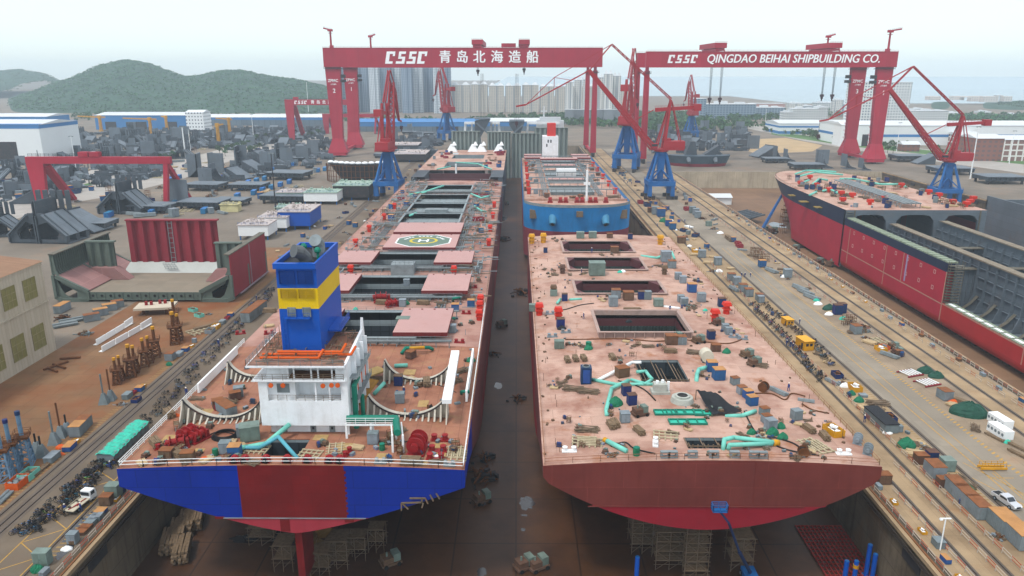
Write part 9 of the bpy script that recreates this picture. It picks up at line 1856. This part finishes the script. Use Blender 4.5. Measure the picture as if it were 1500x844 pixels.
for i, (u, v) in enumerate(((1150, 335), (1157, 330), (1164, 332), (1172, 336), (1178, 338), (1146, 342))):
    p = at(u, v, FLZ); STG((p.x, p.y, FLZ), i, 'tall rusty shoring tower under the tanker bow', 'shoring towers under the tanker bow', (1.6, 2, 6.5), auto=False)
p = at(1115, 345, FLZ); e_ = empty('crawler_crane', (p.x, p.y, FLZ), 0, 'dark crawler crane with long blue boom in the tanker dock', 'crane'); q = ray(1146, 285, p.y + 30) - e_.location; b = MB(); lattice(b, (0, 0, 3), q, 1.6, 1.0, 12, .2); b.build('boom', m_cblue, e_); MB().bx(-2.5, 2.5, -3, 3, 1.2, 4).build('cab', m_dark, e_); MB().bx(-3, -1.8, -3.6, 3.6, 0, 1.19).bx(1.8, 3, -3.6, 3.6, 0, 1.19).build('track', m_tyre, e_)
p = at(1070, 318, FLZ); e_ = empty('site_shed', (at(1046, 300, FLZ).x, at(1046, 300, FLZ).y, FLZ), 0, 'white tin shed with pale roof on the tanker dock floor', 'shed'); MB().bx(-8, 12, 0, 12, 0, 5).build('wall', m_white, e_); MB().prism([(-1, 5.01), (13, 5.01), (6, 7)], -8.6, 12.6, 'x').build('roof', m_roofw, e_)
p = at(1085, 325, FLZ); e_ = empty('ship_block', (p.x, p.y, FLZ), R(20), 'dark slate block with curved ribs lying on the tanker dock floor', 'ship block'); MB().prism([(-12, .5), (10, 5), (10, 5.6), (-12, 1.1)], -9, 9).build('plate', m_steel, e_); b = MB()
for k in range(6):
    for j in range(8): b.bar((-11 + j * 2.6, -9 + k * 3.4 + math.sin(j * .5) * 1.5, 1.4 + j * .53), (-8.4 + j * 2.6, -9 + k * 3.4 + math.sin(j * .5 + .5) * 1.5, 1.9 + j * .53), .35, 1.0)
b.build('frame', m_steelt, e_)
for i, (pts, l_) in enumerate((([(1165, 255, 1), (1180, 250, 1.2), (1200, 250, 1.5), (1225, 252, 1)], 'first'), ([(1172, 258, 1), (1195, 252, 2), (1235, 256, 1)], 'second'), ([(1190, 270, .6), (1200, 262, 2), (1212, 264, .6)], 'third'), ([(1230, 262, 1), (1250, 262, 1.2), (1290, 270, 1)], 'fourth'), ([(1175, 268, .5), (1185, 264, 1.4)], 'fifth'), ([(1205, 280, .5), (1215, 277, 1.4), (1228, 283, .6)], 'sixth'), ([(1290, 270, 1.2), (1320, 270, 1.2), (1328, 274, .4)], 'seventh'), ([(1186, 286, .4), (1196, 281, 1.2)], 'eighth'))):
    duct(pts, .7, TUR, l_ + ' turquoise duct in the tangle on the tanker deck, counting from the bow', ZV + .3)
for i, (u, v) in enumerate(((1172, 272), (1196, 275), (1214, 282), (1232, 287), (1234, 297), (1274, 300), (1295, 295), (1248, 290), (1186, 263), (1320, 275), (1360, 285), (1375, 290), (1395, 300), (1420, 300), (1425, 295), (1415, 303))):
    p = at(u, v, ZV); part(MB().tube((p.x, p.y, ZV), (p.x, p.y, ZV + 2), .9, 10).bx(p.x - 1.3, p.x + 1.3, p.y - 1.1, p.y + 1.1, ZV + 1.2, ZV + 2.6), 'ventilator', m_vred, vl)
for i in range(130):
    x, y = r_.uniform(XL + 3, XR - 3), r_.uniform(YVD + 4, YVB + 40)
    k, nm = r_.choice(((CAB['grey'], 'grey cabinet'), (CAB['navy'], 'navy cabinet'), (PIP, 'pipe heap'), (BOX, 'tool box'), (STG, 'staging rack'), (PLK, 'board stack')))
    if abs(x - XV) > 6: k((x, y, ZV), r_.uniform(0, 3), nm + ' scattered over the pink tanker deck', nm + 's over the pink tanker deck', r_.uniform(.8, 1.3), auto=False)
for i in range(60):
    x, y = r_.choice((r_.uniform(X1 - B1 + 3, X1 - 15), r_.uniform(X1 + 15, X1 + B1 - 3))), r_.choice((r_.uniform(300, 440), r_.uniform(508, 630)))
    k, nm = r_.choice(((CAB['grey'], 'grey cabinet'), (CAB['blue'], 'blue cabinet'), (PIP, 'pipe heap'), (STG, 'staging rack'), (SKP['red'], 'red skip')))
    wh = 'on the far deck of the blue sterned ship' if y < 445 else 'on the deck of the open hull'; k((x, y, dk1(x) if y < 445 else 13.0), r_.uniform(0, 3), nm + ' ' + wh, nm + 's ' + wh, r_.uniform(.8, 1.3), auto=False)
for i, (pts, l_) in enumerate((([(600, 285, 1), (625, 280, 1.5), (650, 272, 3)], 'first'), ([(618, 283, 1), (640, 276, 2)], 'second'), ([(690, 284, 1), (705, 290, 1.5), (718, 287, 1)], 'third'), ([(695, 302, 1), (705, 309, 1.2), (712, 310, .5)], 'fourth'), ([(668, 238, 1), (700, 240, 2), (720, 248, 1)], 'fifth'), ([(640, 248, 1), (660, 244, 2)], 'sixth'), ([(600, 316, 1), (610, 312, 1.4)], 'seventh'))):
    duct(pts, .6, TUR, l_ + ' pale turquoise duct on the far deck beyond the landing circle', 13.8)
for i in range(50):
    x, y = r_.choice((r_.uniform(X3 - B3 + 2, X3 - 15), r_.uniform(X3 + 15, X3 + B3 - 2), r_.uniform(X3 - 16, X3 + 16))), r_.uniform(376, 560)
    k, nm = r_.choice(((CAB['grey'], 'grey cabinet'), (PIP, 'pipe heap'), (STG, 'staging rack'), (CAB['rust'], 'rust box')))
    if abs(x - X3) < 14 and y > 388: continue
    k((x, y, 15.2 if y < 374 else 13.5), r_.uniform(0, 3), nm + ' on the deck of the blue bowed ship', nm + 's on the blue bowed ship', r_.uniform(.8, 1.3), auto=False)
by = {}
for o in AUTO:
    if o.get('label'): by.setdefault(o['label'], []).append(o)
for k, a in by.items():
    if len(a) < 2: continue
    a.sort(key=lambda o: (round(o.location.y, 1), o.location.x))
    if len(a) <= 8:
        for i, o in enumerate(a): o['label'] = '%s, %s going away' % (k, ORD[i])
    else:
        for o in a: o['group'] = k
for o in list(bpy.data.objects):
    if o.parent is None and o.type == 'EMPTY' and not o.get('label') and o.get('category'):
        st = [o]
        while st: q = st.pop(); st += [c for c in bpy.data.objects if c.parent is q]; bpy.data.objects.remove(q)
for o in list(bpy.data.objects):
    if o.type == 'MESH' and o.parent is None and o.get('category') and not o.get('label'): bpy.data.objects.remove(o)
